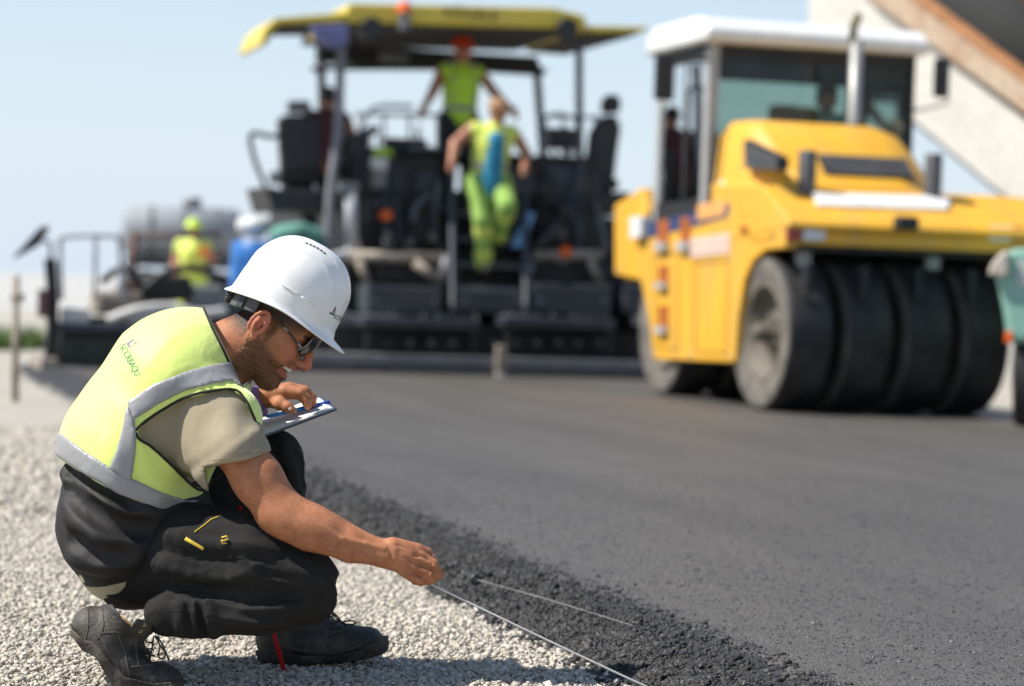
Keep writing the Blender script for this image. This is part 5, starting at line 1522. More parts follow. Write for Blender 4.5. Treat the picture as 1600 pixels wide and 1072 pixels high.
for (a_, b_) in ((560, 650), (880, 1040)):
    tk = prect(pv_, 'crawler_track', a_, 500, b_, 596, 1.15, 4.6, M_BLKST, paver, 0.12)
    for k in range(6): prect(pv_, 'track_pad', a_ + 4, 508 + 14 * k, b_ - 4, 516 + 14 * k, 1.11, 1.15, M_SLATE, paver, 0.006)
prect(pv_, 'side_frame', 945, 400, 1060, 520, 1.0, 2.4, M_BLKST, paver)
# pale hydraulic column and elbow on the left
ptube(pv_, 'hydraulic_column', [(548, 292, 0.8), (550, 384, 0.8)], 0.062, M_LTST, paver, 16)
ptube(pv_, 'hydraulic_elbow', [(550, 384, 0.8), (544, 396, 0.8), (520, 402, 0.8), (500, 404, 0.8)], 0.05, M_LTST, paver, 12, smooth=4)
prect(pv_, 'column_cap', 532, 286, 562, 300, 0.72, 0.88, M_GRYST, paver)
hr = random.Random(5)
for k in range(26):                                        # hoses and cables on the rear walls and round the screed
    x0 = hr.uniform(560, 940); y0 = hr.uniform(250, 400)
    if 700 < x0 < 832: continue
    y1 = y0 + hr.uniform(30, 120); x1 = x0 + hr.uniform(-40, 40)
    ptube(pv_, 'hose', [(x0, y0, 1.08), ((x0 + x1) / 2 + hr.uniform(-15, 15), (y0 + y1) / 2, 0.98), (x1, y1, 0.85 + 0.0 * y1)], hr.uniform(0.012, 0.028), hr.choice([M_BLKST, M_GLOSSK, M_SLATE, M_GRYST]), paver, 8, smooth=5)
for k in range(14):
    x0 = hr.choice([hr.uniform(566, 680), hr.uniform(842, 935)]); y0 = hr.uniform(255, 440)
    prect(pv_, 'valve_block', x0, y0, x0 + hr.uniform(8, 26), y0 + hr.uniform(8, 22), 0.94, 1.10, hr.choice([M_SLATE, M_GRYST, M_TANST, M_GLOSSK]), paver, 0.01)
for k in range(12):
    x0 = 575 + 33 * k
    ptube(pv_, 'tamper_bolt', [(x0, 536, 0.40), (x0, 536, 0.44)], 0.03, M_GRYST, paver, 8)
for x in (612, 660, 742, 800, 862, 915):
    ptube(pv_, 'screed_cable', [(x, 490, 0.34), (x + 6, 512, 0.2), (x - 4, 530, 0.38), (x + 10, 552, 0.40)], 0.014, M_GLOSSK, paver, 8, smooth=5)
for k in range(18):                                        # rails, levers and lamps round the operator's deck
    x0 = hr.choice([hr.uniform(545, 690), hr.uniform(842, 930)]); y0 = hr.uniform(196, 236)
    ptube(pv_, 'lever', [(x0, 242, 1.5 + hr.random()), (x0 + hr.uniform(-6, 6), y0, 1.5 + hr.random())], 0.014, hr.choice([M_BLKST, M_GRYST, M_LTST]), paver, 8)
for x in (560, 600, 640, 684): ptube(pv_, 'rail_post', [(x, 242, 2.9), (x, 176, 2.9)], 0.018, M_LTST, paver, 8)
ptube(pv_, 'guard_rail', [(555, 178, 2.9), (690, 180, 2.9)], 0.02, M_LTST, paver, 8)
for x in (852, 880, 930): ptube(pv_, 'rail_post', [(x, 242, 2.9), (x, 180, 2.9)], 0.018, M_LTST, paver, 8)
ptube(pv_, 'guard_rail', [(846, 182, 2.9), (940, 184, 2.9)], 0.02, M_LTST, paver, 8)
prect(pv_, 'control_panel', 858, 200, 900, 232, 1.5, 1.7, M_GLOSSK, paver)
prect(pv_, 'control_panel', 604, 216, 668, 240, 1.7, 1.9, M_GLOSSK, paver)
# left and right seat pods with seats, armrests and rails
def seat(xa, xb, yt, yb_, ya, headgrey):
    s_ = bpy.data.objects.new('seat', None); link(s_, paver)
    w_ = xb - xa
    pprism(pv_, 'backrest', [(xa + 3, yt + 30), (xa + 12, yt + 22), (xb - 12, yt + 22), (xb - 2, yt + 32), (xb, yb_ - 30), (xa + 8, yb_ - 30)], ya, ya + 0.14, M_GLOSSK, s_, 0.03)
    pprism(pv_, 'headrest', [(xa + w_ * 0.25, yt + 20), (xa + w_ * 0.25, yt), (xb - w_ * 0.25, yt), (xb - w_ * 0.25, yt + 20)], ya, ya + 0.11, headgrey, s_, 0.03)
    prect(pv_, 'cushion', xa + 4, yb_ - 34, xb, yb_ - 14, ya + 0.05, ya + 0.62, M_GLOSSK, s_, 0.03)
    prect(pv_, 'pedestal', xa + 16, yb_ - 16, xb - 12, yb_, ya + 0.18, ya + 0.5, M_BLKST, s_)
    return s_
seat(432, 504, 157, 300, 1.45, mat('grey_headrest', (0.14, 0.14, 0.145), 0.7, var=0.1))
rs = bpy.data.objects.new('seat', None); link(rs, paver)
pprism(pv_, 'backrest', [(926, 206), (936, 190), (950, 180), (966, 180), (972, 200), (966, 240), (962, 280), (924, 284), (920, 250)], 1.45, 1.62, M_GLOSSK, rs, 0.04)
pprism(pv_, 'headrest', [(944, 178), (942, 160), (950, 148), (964, 147), (972, 156), (970, 176)], 1.46, 1.58, M_GLOSSK, rs, 0.03)
prect(pv_, 'cushion', 918, 278, 968, 296, 1.5, 2.05, M_GLOSSK, rs, 0.03)
prect(pv_, 'pedestal', 932, 294, 958, 312, 1.62, 1.95, M_BLKST, rs)
pprism(pv_, 'seat_pod', [(414, 290), (440, 296), (522, 296), (530, 330), (426, 330)], 1.2, 2.3, M_GLOSSK, paver, 0.02)
pprism(pv_, 'seat_pod', [(905, 300), (985, 300), (985, 336), (905, 336)], 1.2, 2.3, M_GLOSSK, paver, 0.02)
ptube(pv_, 'guard_rail', [(440, 214, 1.4), (415, 212, 1.4), (398, 208, 1.4), (391, 216, 1.4), (398, 250, 1.4), (414, 290, 1.4)], 0.024, M_BLKST, paver, smooth=5)
ptube(pv_, 'armrest', [(440, 228, 1.45), (456, 222, 1.9)], 0.035, M_GLOSSK, paver)
ptube(pv_, 'guard_rail', [(560, 215, 1.5), (575, 178, 1.5), (596, 166, 1.5), (645, 166, 1.5)], 0.022, M_LTST, paver, smooth=5)
ptube(pv_, 'guard_rail', [(840, 190, 2.2), (870, 178, 2.2), (900, 190, 2.2), (905, 240, 2.2)], 0.020, M_LTST, paver, smooth=5)
ptube(pv_, 'guard_rail', [(640, 232, 1.4), (690, 232, 1.4)], 0.02, M_GRYST, paver)
# console and screen
pprism(pv_, 'control_console', [(546, 246), (540, 214), (560, 206), (580, 214), (574, 246)], 1.35, 1.7, M_GLOSSK, paver)
pprism(pv_, 'control_screen', [(560, 206), (588, 194), (594, 200), (586, 212), (564, 216)], 1.32, 1.38, M_SLATE, paver)
prect(pv_, 'deck', 540, 238, 930, 247, 1.5, 3.2, M_BLKST, paver)
# canopy on posts
cz = 1.0
CAN = [(388, 66), (400, 42), (415, 29), (540, 21), (548, 9), (866, 15), (912, 27), (922, 42), (1012, 44), (985, 56), (930, 50), (905, 46), (560, 37), (425, 37), (406, 54), (398, 68)]
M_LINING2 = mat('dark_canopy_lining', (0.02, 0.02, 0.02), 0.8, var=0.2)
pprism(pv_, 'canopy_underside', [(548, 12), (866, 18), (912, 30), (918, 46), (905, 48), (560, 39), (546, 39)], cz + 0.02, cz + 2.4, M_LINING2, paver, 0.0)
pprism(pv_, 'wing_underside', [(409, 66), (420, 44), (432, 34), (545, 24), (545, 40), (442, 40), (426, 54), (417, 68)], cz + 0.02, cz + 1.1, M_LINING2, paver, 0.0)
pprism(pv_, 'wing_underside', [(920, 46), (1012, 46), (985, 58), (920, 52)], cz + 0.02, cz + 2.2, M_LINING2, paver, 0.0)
pprism(pv_, 'canopy_fascia', [(540, 20), (546, 5), (866, 12), (914, 24), (920, 46), (905, 48), (888, 42), (868, 44), (560, 36), (545, 37)], cz - 0.03, cz + 1.9, M_CANOPY, paver, 0.02)
pprism(pv_, 'canopy_wing', [(405, 70), (414, 44), (430, 28), (539, 19), (539, 34), (438, 37), (426, 48), (414, 72)], cz - 0.02, cz + 1.15, M_CANOPY, paver, 0.015)
pprism(pv_, 'canopy_wing', [(921, 40), (1016, 42), (1006, 50), (921, 50)], cz - 0.02, cz + 2.2, M_CANOPY, paver, 0.01)
for x in (580, 886):
    p = pv_.on_y(x, 44, cz - 0.05); mb = MB(); mb.cyl((p[0], cz - 0.10, p[2]), (p[0], cz + 0.1, p[2]), 0.10, n=24); mb.build('work_light', M_GLOSSK, paver)
a0 = pv_.on_y(735, 22, cz - 0.035); 
lettering('lettering', 'VÖGELE', 0.155, Matrix.Translation(Vector(a0)) @ Matrix.Rotation(math.pi / 2, 4, 'X') @ Matrix.Rotation(-0.022, 4, 'Z'), mat('black_print', (0.03, 0.028, 0.02), 0.5, var=0.1), paver, 0.006)
mb = MB(); p = pv_.on_y(632, 20, cz - 0.10)
mb.lathe([(0.05, -0.16), (0.055, -0.02), (0.062, 0.0)], p, (0, 0, 1), 20); mb.build('beacon_mount', M_GRYST, paver)
mb = MB(); mb.lathe([(0.056, 0.0), (0.056, 0.07), (0.045, 0.10), (0.001, 0.115)], p, (0, 0, 1), 20); mb.build('beacon_light', M_ORANGE, paver)
pprism(pv_, 'folded_sunshade', [(486, 40), (545, 38), (545, 70), (525, 76), (508, 72), (492, 56)], cz - 0.16, cz - 0.04, mat('lavender_plastic', (0.13, 0.14, 0.30), 0.4, var=0.15), paver, 0.02)
ptube(pv_, 'canopy_post', [(535, 66, 1.15), (531, 130, 1.1), (529, 205, 1.05), (516, 300, 0.95), (512, 400, 0.85)], 0.045, M_GRYST, paver, 14, smooth=4)
ptube(pv_, 'canopy_post', [(905, 56, 1.15), (905, 150, 1.15), (906, 330, 1.1), (900, 396, 1.05)], 0.040, M_SLATE, paver, 14, smooth=4)
ptube(pv_, 'canopy_post', [(502, 70, 3.2), (504, 240, 3.2)], 0.045, M_BLKST, paver)
ptube(pv_, 'canopy_post', [(838, 100, 3.2), (848, 240, 3.2)], 0.045, M_BLKST, paver)
prect(pv_, 'roof_bulkhead', 498, 78, 842, 106, 2.9, 3.1, M_BLKST, paver)
ptube(pv_, 'windscreen_frame', [(504, 112, 3.15), (514, 106, 3.15), (828, 108, 3.15), (836, 118, 3.15)], 0.03, M_BLKST, paver, smooth=3)
prect(pv_, 'roof_light', 592, 82, 640, 98, 2.86, 2.9, M_GRYST, paver)
# blue board and green bag on the machine
mb = MB(); a = pv_.on_y(832, 330, 0.8); b = pv_.on_y(806, 388, 0.7)
mb.prism([pv_.on_y(x, y, 0.75)[::2] for x, y in ((820, 330), (836, 334), (816, 386), (798, 388))], 1, 0.72, 0.78)
o_ = mb.build('sign_board', mat('light_blue_board', (0.16, 0.34, 0.62), 0.5, var=0.1), None, 0.01); o_.location = tuple(PAV.o); o_.rotation_euler = (0, 0, YAW)
tag(o_, 'narrow light blue board leaning on the paver stairs', 'board')
def lump(fr, name, label, cat, c, r, m, n=7, sc=9, amp=0.25, seed=1):
    S = metric(np.array(c) - np.array(r) * 1.5 - 0.05, np.array(c) + np.array(r) * 1.5 + 0.05, max(r) / 14)
    S.ell(c, r, 0.02)
    V, Q = S.mesh(1); N_ = normals(V, Q); V = V + N_ * (noise3(V, sc, seed) * amp * min(r))[:, None]
    o = np_mesh(name, V, Q, m); o.location = tuple(fr.o); o.rotation_euler = (0, 0, fr.yaw)
    return tag(o, label, cat)
c0 = pv_.on_y(597, 240, 1.4)
lump(pv_, 'jacket', 'bright green jacket lying on the paver deck by the console', 'jacket', c0, (0.11, 0.12, 0.055), M_VIS, seed=4)

# ---- left side: extension, end gate, guard rail
ext = paver
prect(pv_, 'extension_box', 96, 522, 232, 556, -0.25, 0.6, M_BLKST, ext)
prect(pv_, 'extension_box', 94, 528, 200, 590, -0.28, 0.4, mat('dark_olive_steel', (0.030, 0.034, 0.026), 0.7, var=0.2), ext)
prect(pv_, 'extension_step', 90, 506, 205, 520, -0.30, 0.6, M_SLATE, ext)
prect(pv_, 'tool_box', 94, 480, 140, 506, -0.2, 0.15, M_WHITEP, ext, 0.02)
ptube(pv_, 'guard_rail', [(96, 468, -0.2), (94, 384, -0.2), (102, 370, -0.2), (178, 369, -0.2), (187, 380, -0.2), (190, 468, -0.2)], 0.022, M_LTST, ext, smooth=5)
ptube(pv_, 'guard_rail', [(150, 370, -0.2), (148, 468, -0.2)], 0.02, M_LTST, ext)
pprism(pv_, 'end_gate', [(70, 404), (88, 404), (92, 470), (92, 598), (66, 600), (74, 520), (74, 450)], -0.30, -0.18, M_BLKST, ext)
prect(pv_, 'end_gate_shoe', 62, 560, 90, 600, -0.5, 0.5, M_TANST, ext)
ptube(pv_, 'sensor_arm', [(80, 404, -0.25), (78, 378, -0.25), (64, 376, -0.25)], 0.018, M_GRYST, ext)
pprism(pv_, 'grade_sensor', [(20, 406), (26, 396), (62, 356), (74, 352), (76, 360), (60, 384)], -0.27, -0.21, M_GLOSSK, ext)
prect(pv_, 'orange_tip', 66, 354, 77, 362, -0.26, -0.20, M_ORANGE, ext, 0.004)
prect(pv_, 'cable_box', 60, 452, 76, 496, -0.42, -0.3, mat('dull_maroon', (0.12, 0.06, 0.065), 0.6, var=0.1), ext)
for (x0, y0, x1, y1, m) in ((150, 456, 228, 492, M_TANST), (226, 430, 300, 470, M_BLKST), (196, 486, 330, 512, M_WHITEP), (300, 446, 352, 486, M_GRYST), (310, 470, 410, 505, M_SLATE)):
    prect(pv_, 'auger_drive', x0, y0, x1, y1, 0.4, 1.0, m, ext, 0.05)
ptube(pv_, 'hydraulic_hose', [(170, 500, 0.2), (210, 486, 0.1), (262, 480, 0.15), (310, 490, 0.2), (352, 486, 0.3)], 0.045, M_WHITEP, ext, smooth=6)
ptube(pv_, 'hydraulic_hose', [(160, 440, 0.5), (190, 420, 0.4), (216, 440, 0.4), (232, 470, 0.4)], 0.035, M_BLKST, ext, smooth=6)
ptube(pv_, 'hydraulic_hose', [(225, 452, 0.3), (262, 425, 0.3), (310, 420, 0.35), (356, 440, 0.4)], 0.035, M_BLKST, ext, smooth=6)
ptube(pv_, 'upright', [(209, 362, 0.8), (209, 460, 0.8)], 0.035, mat('rust_brown', (0.12, 0.065, 0.05), 0.7, var=0.2), ext)
ptube(pv_, 'tie_bar', [(209, 368, 0.8), (345, 366, 0.8)], 0.02, MATS['rust_brown'], ext)
prect(pv_, 'side_deck', 250, 486, 560, 506, 0.5, 1.6, M_GRYST, ext)
for k in range(5):
    ptube(pv_, 'deck_strut', [(270 + 62 * k, 506, 0.7), (262 + 62 * k, 540, 0.7)], 0.03, M_BLKST, ext)
prect(pv_, 'cross_beam', 395, 392, 540, 410, 0.9, 1.1, M_GRYST, ext)
for x in (420, 470, 520):
    ptube(pv_, 'support_post', [(x, 410, 1.0), (x, 488, 1.0)], 0.035, M_TANST, ext)

# drum, net and bags carried on the side deck
zd = pv_.on_y(400, 486, 0.9)[2]
bx = pv_.on_y(404, 486, 0.95)[0]
brl = thing('plastic_barrel', 'blue plastic barrel standing on the paver side deck behind the white helmet', 'barrel')
def fr_place(o, fr, p):
    o.location = tuple(fr.o + fr.x * p[0] + fr.y * p[1] + np.array([0, 0, p[2]])); o.rotation_euler = (0, 0, fr.yaw); return o
fr_place(brl, pv_, (bx, 0.95, zd))
hb_ = pv_.on_y(380, 378, 0.95)[2] - zd
mb = MB(); mb.lathe([(0.001, 0), (0.25, 0), (0.27, 0.03), (0.285, hb_ * 0.25), (0.275, hb_ * 0.30), (0.288, hb_ * 0.35), (0.288, hb_ * 0.62), (0.275, hb_ * 0.67), (0.285, hb_ * 0.72), (0.27, hb_ * 0.97), (0.25, hb_)], (0, 0, 0), (0, 0, 1), 40); mb.build('drum', M_BLUE, brl)
mb = MB(); mb.lathe([(0.255, hb_ - 0.02), (0.262, hb_), (0.25, hb_ + 0.012), (0.001, hb_ + 0.006)], (0, 0, 0), (0, 0, 1), 40); mb.build('lid', M_BLUE, brl)
c0 = pv_.on_y(468, 368, 1.0)
lump(pv_, 'debris_net', 'bundled teal net on the crossbeam below the left seat', 'net', (c0[0], 1.0, c0[2]), (0.28, 0.22, 0.09), M_TEAL, amp=1.1, sc=6, seed=2)
c0 = pv_.on_y(400, 352, 1.2)
lump(pv_, 'white_sack', 'white sack left of the teal net', 'sack', (c0[0], 1.4, c0[2]), (0.16, 0.16, 0.10), M_WHITEP, amp=0.6, seed=3)
# survey stake at the far left
g0 = on_ground(24, 628); st_ = thing('survey_stake', 'thin dusty stake with a clamp at the far left edge', 'stake', tuple(g0))
FS_ = Frame(g0, 0)
ptube(FS_, 'stake_rod', [(24, 632, 0), (25, 430, 0)], 0.025, M_TANST, st_)
prect(FS_, 'clamp', 16, 458, 34, 472, -0.05, 0.05, M_TANST, st_)

# ---- people on and near the paver
def fr_world(fr, p): return tuple(fr.o + fr.x * p[0] + fr.y * p[1] + np.array([0, 0, p[2]]))
stand = dict(pelvis=(0, 0, 0.95), chest=(0, -0.02, 1.28), neck=(0, -0.02, 1.47), head=(0, -0.03, 1.60), face=(0, -0.15, 1.56), sh_r=(-0.19, 0, 1.42), sh_l=(0.19, 0, 1.42),
             el_r=(-0.30, -0.10, 1.20), wr_r=(-0.42, -0.22, 1.02), el_l=(0.32, -0.10, 1.22), wr_l=(0.46, -0.22, 1.06), hp_r=(-0.10, 0, 0.92), hp_l=(0.10, 0, 0.92), kn_r=(-0.11, -0.03, 0.50), kn_l=(0.11, -0.03, 0.50), an_r=(-0.11, 0, 0.09), an_l=(0.11, 0, 0.09))
top_ = pv_.on_y(722, 58, 2.0); s_up = 1.0
figure('person in orange helmet and lime vest standing high on the paver deck', fr_world(pv_, (top_[0], 2.0, top_[2] - 1.76)), YAW, stand,
       dict(vest=M_VIS, shirt=None, bands=(0.25, 0.62), braces=True, trousers=M_DARKCLOTH), (mat('orange_red_helmet', (0.75, 0.07, 0.012), 0.35, var=0.04), 'helmet'))
down = dict(pelvis=(0, 0.05, 0.93), chest=(0.02, 0.02, 1.26), neck=(0.04, -0.02, 1.44), head=(0.05, -0.05, 1.56), face=(0.05, -0.16, 1.50), sh_r=(-0.18, 0.02, 1.40), sh_l=(0.23, 0.02, 1.38),
            el_r=(-0.36, -0.02, 1.24), wr_r=(-0.42, -0.16, 1.08), el_l=(0.36, 0.0, 1.18), wr_l=(0.30, -0.16, 1.06), hp_r=(-0.10, 0.05, 0.90), hp_l=(0.11, 0.04, 0.90), kn_r=(-0.09, -0.14, 0.52), kn_l=(0.12, -0.24, 0.66), an_r=(-0.03, 0.0, 0.10), an_l=(0.12, 0.12, 0.32))
tp_ = pv_.on_y(769, 158, 0.75)
figure('person in cap, blue shirt and open hi vis vest stepping down the paver stairs', fr_world(pv_, (tp_[0], 0.75, tp_[2] - 1.67)), YAW, down,
       dict(vest=M_VIS2, shirt=mat('turquoise_shirt', (0.02, 0.22, 0.36), 0.8, var=0.1), open_front=True, sleeves=False, bands=(0.35,), trousers=fabric('leaf_green_trousers', (0.27, 0.44, 0.09), 0.75, 0.1), leg_bands=(0.25, 0.8), legband_mat=M_VIS2), (mat('tan_cap', (0.42, 0.24, 0.12), 0.8, var=0.1), 'cap'))
sit = dict(pelvis=(0, 0, 0.50), chest=(0.05, 0.12, 0.82), neck=(0.07, 0.16, 1.0), head=(0.08, 0.19, 1.12), face=(0.12, 0.30, 1.08), sh_r=(-0.12, 0.14, 0.95), sh_l=(0.24, 0.14, 0.95), el_r=(-0.18, 0.26, 0.72), wr_r=(-0.12, 0.48, 0.66),
           el_l=(0.33, 0.10, 0.72), wr_l=(0.34, 0.36, 0.64), hp_r=(-0.10, 0.02, 0.46), hp_l=(0.10, 0.02, 0.46), kn_r=(-0.12, 0.45, 0.46), kn_l=(0.12, 0.45, 0.46), an_r=(-0.12, 0.50, 0.06), an_l=(0.12, 0.50, 0.06))
ts_ = pv_.on_y(487, 136, 1.75)
figure('bare armed person seated in the left seat of the paver', fr_world(pv_, (ts_[0] + 0.10, 1.6, ts_[2] - 1.24)), YAW, sit,
       dict(vest=mat('maroon_shirt', (0.10, 0.03, 0.03), 0.8, var=0.1), shirt=None, trousers=M_DARKCLOTH), (mat('black_hair', (0.02, 0.016, 0.014), 0.6, var=0.2), 'hair'))
d_l = 3800 / 118.0
pl_ = at_depth(303, 342, d_l)
lime = dict(stand); lime.update(el_r=(-0.25, 0.02, 1.16), wr_r=(-0.20, -0.18, 1.02), el_l=(0.30, -0.05, 1.20), wr_l=(0.22, -0.26, 1.30), face=(0.08, -0.14, 1.56))
figure('person all in lime hi vis with lime helmet and orange glove beyond the paver', (pl_[0], pl_[1], 0.0), 0.0, lime,
       dict(vest=M_VIS2, shirt=M_VIS2, bands=(0.3,), trousers=M_VIS2, leg_bands=(0.2,), gloves=M_ORANGE, gloves_on='l'), (mat('lime_helmet', (0.55, 0.75, 0.04), 0.35, var=0.04), 'helmet'), scale=(pl_[2]) / 1.77)
print('paver', time.time() - T0)

# ================================================================== pneumatic tyre roller
RO0 = on_ground(1182, 641, MAT_Z)
ROL = Frame(RO0, YAW)
roller = thing('pneumatic_roller', 'yellow pneumatic tyre roller with glazed cab on the fresh asphalt', 'roller', tuple(RO0), YAW)
M_YEL2 = mat('machine_yellow', (0.72, 0.375, 0.025), 0.55, var=0.05, vscale=3, dirt=0.5, dirtcol=(0.44, 0.29, 0.11), dscale=2.6, coat=0.05, stretch=(1.4, 1.4, 0.5))
M_TYRE = mat('smooth_tyre', (0.016, 0.0155, 0.0155), 0.7, var=0.3, vscale=5, dirt=0.5, dirtcol=(0.060, 0.054, 0.050), dscale=5)
M_TYREW = mat('dusty_sidewall', (0.13, 0.115, 0.098), 0.9, var=0.2, vscale=6, dirt=0.5, dirtcol=(0.24, 0.21, 0.17), dscale=6)
M_RIM = mat('dusty_rim', (0.14, 0.118, 0.09), 0.7, 0.1, var=0.2, dirt=0.5, dirtcol=(0.06, 0.05, 0.045), dscale=8)
M_CABW = mat('cab_white', (0.72, 0.71, 0.68), 0.4, var=0.04, dirt=0.2, dirtcol=(0.5, 0.46, 0.4), coat=0.2)
M_CABG = mat('cab_grey', (0.36, 0.36, 0.35), 0.45, var=0.06)
M_NAVY = mat('navy_stripe', (0.022, 0.045, 0.13), 0.45, var=0.08)
def glass_mat(name, tint, rough=0.02):
    m = bpy.data.materials.new(name); m.use_nodes = True
    nt = m.node_tree; N = nt.nodes; L = nt.links
    for n in list(N): N.remove(n)
    o = N.new('ShaderNodeOutputMaterial'); mx = N.new('ShaderNodeMixShader'); t = N.new('ShaderNodeBsdfTransparent'); g = N.new('ShaderNodeBsdfGlossy'); f = N.new('ShaderNodeFresnel')
    t.inputs[0].default_value = tint + (1,); f.inputs[0].default_value = 1.25; g.inputs['Roughness'].default_value = rough; 
    nz = N.new('ShaderNodeTexNoise'); nz.inputs['Scale'].default_value = 3; tc = N.new('ShaderNodeTexCoord'); L.new(tc.outputs['Object'], nz.inputs['Vector'])
    ad = N.new('ShaderNodeMath'); ad.operation = 'MULTIPLY_ADD'; ad.inputs[1].default_value = 0.05; L.new(nz.outputs[0], ad.inputs[0]); L.new(f.outputs[0], ad.inputs[2])
    L.new(ad.outputs[0], mx.inputs[0]); L.new(t.outputs[0], mx.inputs[1]); L.new(g.outputs[0], mx.inputs[2]); L.new(mx.outputs[0], o.inputs[0])
    MATS[name] = m
    return m
M_GLASS = glass_mat('tinted_glass', (0.52, 0.63, 0.58))
WR = 0.565; WB = 2.2; TW = 0.345; PITCHW = 0.462
def wheel(x, y, outer):
    w = bpy.data.objects.new('wheel', None); link(w, roller); w.location = (x, y, WR)
    mb = MB(); hw = TW / 2
    mb.lathe([(WR - 0.20, -hw + 0.03), (WR - 0.07, -hw), (WR - 0.022, -hw + 0.006), (WR - 0.004, -hw + 0.022), (WR, -hw * 0.75), (WR, hw * 0.75), (WR - 0.004, hw - 0.022), (WR - 0.022, hw - 0.006), (WR - 0.07, hw), (WR - 0.20, hw - 0.03)], (0, 0, 0), (1, 0, 0), 64)
    t = mb.build('tyre', M_TYRE, w)
    t.data.materials.append(M_TYREW)
    for p in t.data.polygons:
        r = math.hypot(p.center[1], p.center[2])
        if r < WR - 0.04: p.material_index = 1
    mb = MB()
    mb.lathe([(WR - 0.195, -hw + 0.035), (WR - 0.215, -hw + 0.02), (WR - 0.235, -hw + 0.03), (WR - 0.25, -hw + 0.12), (0.16, -hw + 0.15), (0.12, -hw + 0.10), (0.001, -hw + 0.10)], (0, 0, 0), (1, 0, 0), 48)
    mb.build('rim', M_RIM, w)
    if outer:
        mb = MB(); mb.lathe([(0.001, -hw - 0.045), (0.05, -hw - 0.045), (0.065, -hw - 0.02), (0.075, -hw + 0.10)], (0, 0, 0), (1, 0, 0), 24); mb.build('hub', M_RIM, w)
        for k in range(8):
            a = k * math.pi / 4; c = (0, 0.115 * math.cos(a), 0.115 * math.sin(a)); mb = MB(); mb.cyl((-hw + 0.12, c[1], c[2]), (-hw + 0.07, c[1], c[2]), 0.016, n=6); mb.build('wheel_nut', M_RIM, w)
    return w
for i in range(4): wheel(TW / 2 + PITCHW * i, 0.0, i == 0)
for i in range(4): wheel(TW / 2 + 0.02 + PITCHW * i, WB, i == 0)
BW = 2.04                                              # body width
for (n_, y) in (('front_axle', 0.0), ('rear_axle', WB)):
    mb = MB(); mb.cyl((0.2, y, WR), (BW - 0.25, y, WR), 0.07); mb.build(n_, M_BLKST, roller)
mb = MB(); mb.span(0.10, BW - 0.1, 0.55, 1.9, 0.30, 1.3); mb.build('chassis', M_BLKST, roller)
mb = MB(); mb.span(0.10, BW - 0.1, -0.42, 0.55, 1.16, 1.40); mb.build('front_frame', M_BLKST, roller)
# flanks
def flank(xl, th, name):
    pts = [ROL.on_x(x, y, -0.03) for x, y in ((960, 320), (1002, 293), (1010, 330), (1004, 368), (1140, 318), (1164, 298), (1195, 318), (1226, 346), (1226, 388), (1196, 391), (1176, 408), (1162, 440), (1152, 500), (1147, 567), (1020, 562), (1014, 500), (1000, 438), (960, 429))]
    mb = MB(); mb.prism([(p[1], p[2]) for p in pts], 0, xl, xl + th); return mb.build(name, M_YEL2, roller, 0.018, 3)
fl = flank(-0.03, 0.10, 'side_panel'); flank(BW - 0.07, 0.10, 'side_panel')
def fx(px, py): p = ROL.on_x(px, py, -0.03); return p[1], p[2]
def on_flank(name, poly, m, proud=0.008, bevel=0.004):
    mb = MB(); mb.prism([fx(*p) for p in poly], 0, -0.03 - proud, -0.03 + 0.02); return mb.build(name, m, roller, bevel)
on_flank('stripe_panel', [(1000, 376), (1002, 352), (1142, 318), (1138, 340)], M_NAVY)
on_flank('stripe_panel', [(1090, 346), (1092, 320), (1136, 312), (1133, 336)], mat('amber_number_plate', (0.70, 0.34, 0.10), 0.5, var=0.15), 0.012)
for (x0, y0, x1, y1) in ((1029, 344, 1046, 392), (1064, 340, 1080, 392), (1030, 415, 1045, 452), (1030, 478, 1045, 522)):
    ym = y1 - (y1 - y0) * 0.28
    on_flank('step_recess', [(x0, y0), (x1, y0 - 1), (x1, ym), (x0, ym + 1)], mat('recess_orange', (0.34, 0.085, 0.006), 0.6, var=0.1), 0.010)
    on_flank('step_tread', [(x0, ym + 1), (x1, ym), (x1, y1), (x0, y1)], M_CABG, 0.05)
on_flank('maker_plate', [(1080, 372), (1142, 364), (1141, 396), (1080, 404)], mat('pale_pink_plate', (0.62, 0.45, 0.36), 0.6, var=0.08), 0.010)
on_flank('filler_cap', [(1160, 354), (1169, 352), (1169, 364), (1160, 365)], MATS['recess_orange'], 0.02)
on_flank('side_lamp', [(996, 340), (1013, 338), (1013, 370), (996, 374)], M_CABW, 0.07)
M_GAP = mat('panel_gap', (0.05, 0.028, 0.006), 0.8, var=0.1)
for loop in ([(1084, 412), (1138, 408), (1136, 552), (1088, 550)], [(1022, 400), (1060, 396), (1060, 546), (1026, 544)], [(1156, 330), (1190, 345), (1212, 372), (1180, 378)]):
    for p, q in zip(loop, loop[1:] + loop[:1]):
        A_ = fx(*p); B_ = fx(*q); m3 = MB(); m3.tube([(-0.031, A_[0], A_[1]), (-0.031, B_[0], B_[1])], 0.005, 6); m3.build('panel_seam', M_GAP, roller)
for p in ((1024, 552), (1080, 554), (1140, 556), (1028, 404), (1140, 404), (968, 330), (968, 420), (994, 306)):
    A_ = fx(*p); m3 = MB(); m3.cyl((-0.028, A_[0], A_[1]), (-0.042, A_[0], A_[1]), 0.013, n=6); m3.build('bolt', M_CABG, roller)
for i in range(5):
    x = 0.10 + 0.42 * i; m3 = MB(); m3.span(x, x + 0.05, -0.60, -0.50, WR + 0.28, WR + 0.50); m3.build('tyre_scraper', M_BLKST, roller)
for px_, py_ in ((1190, 392), (1560, 398)):
    pass
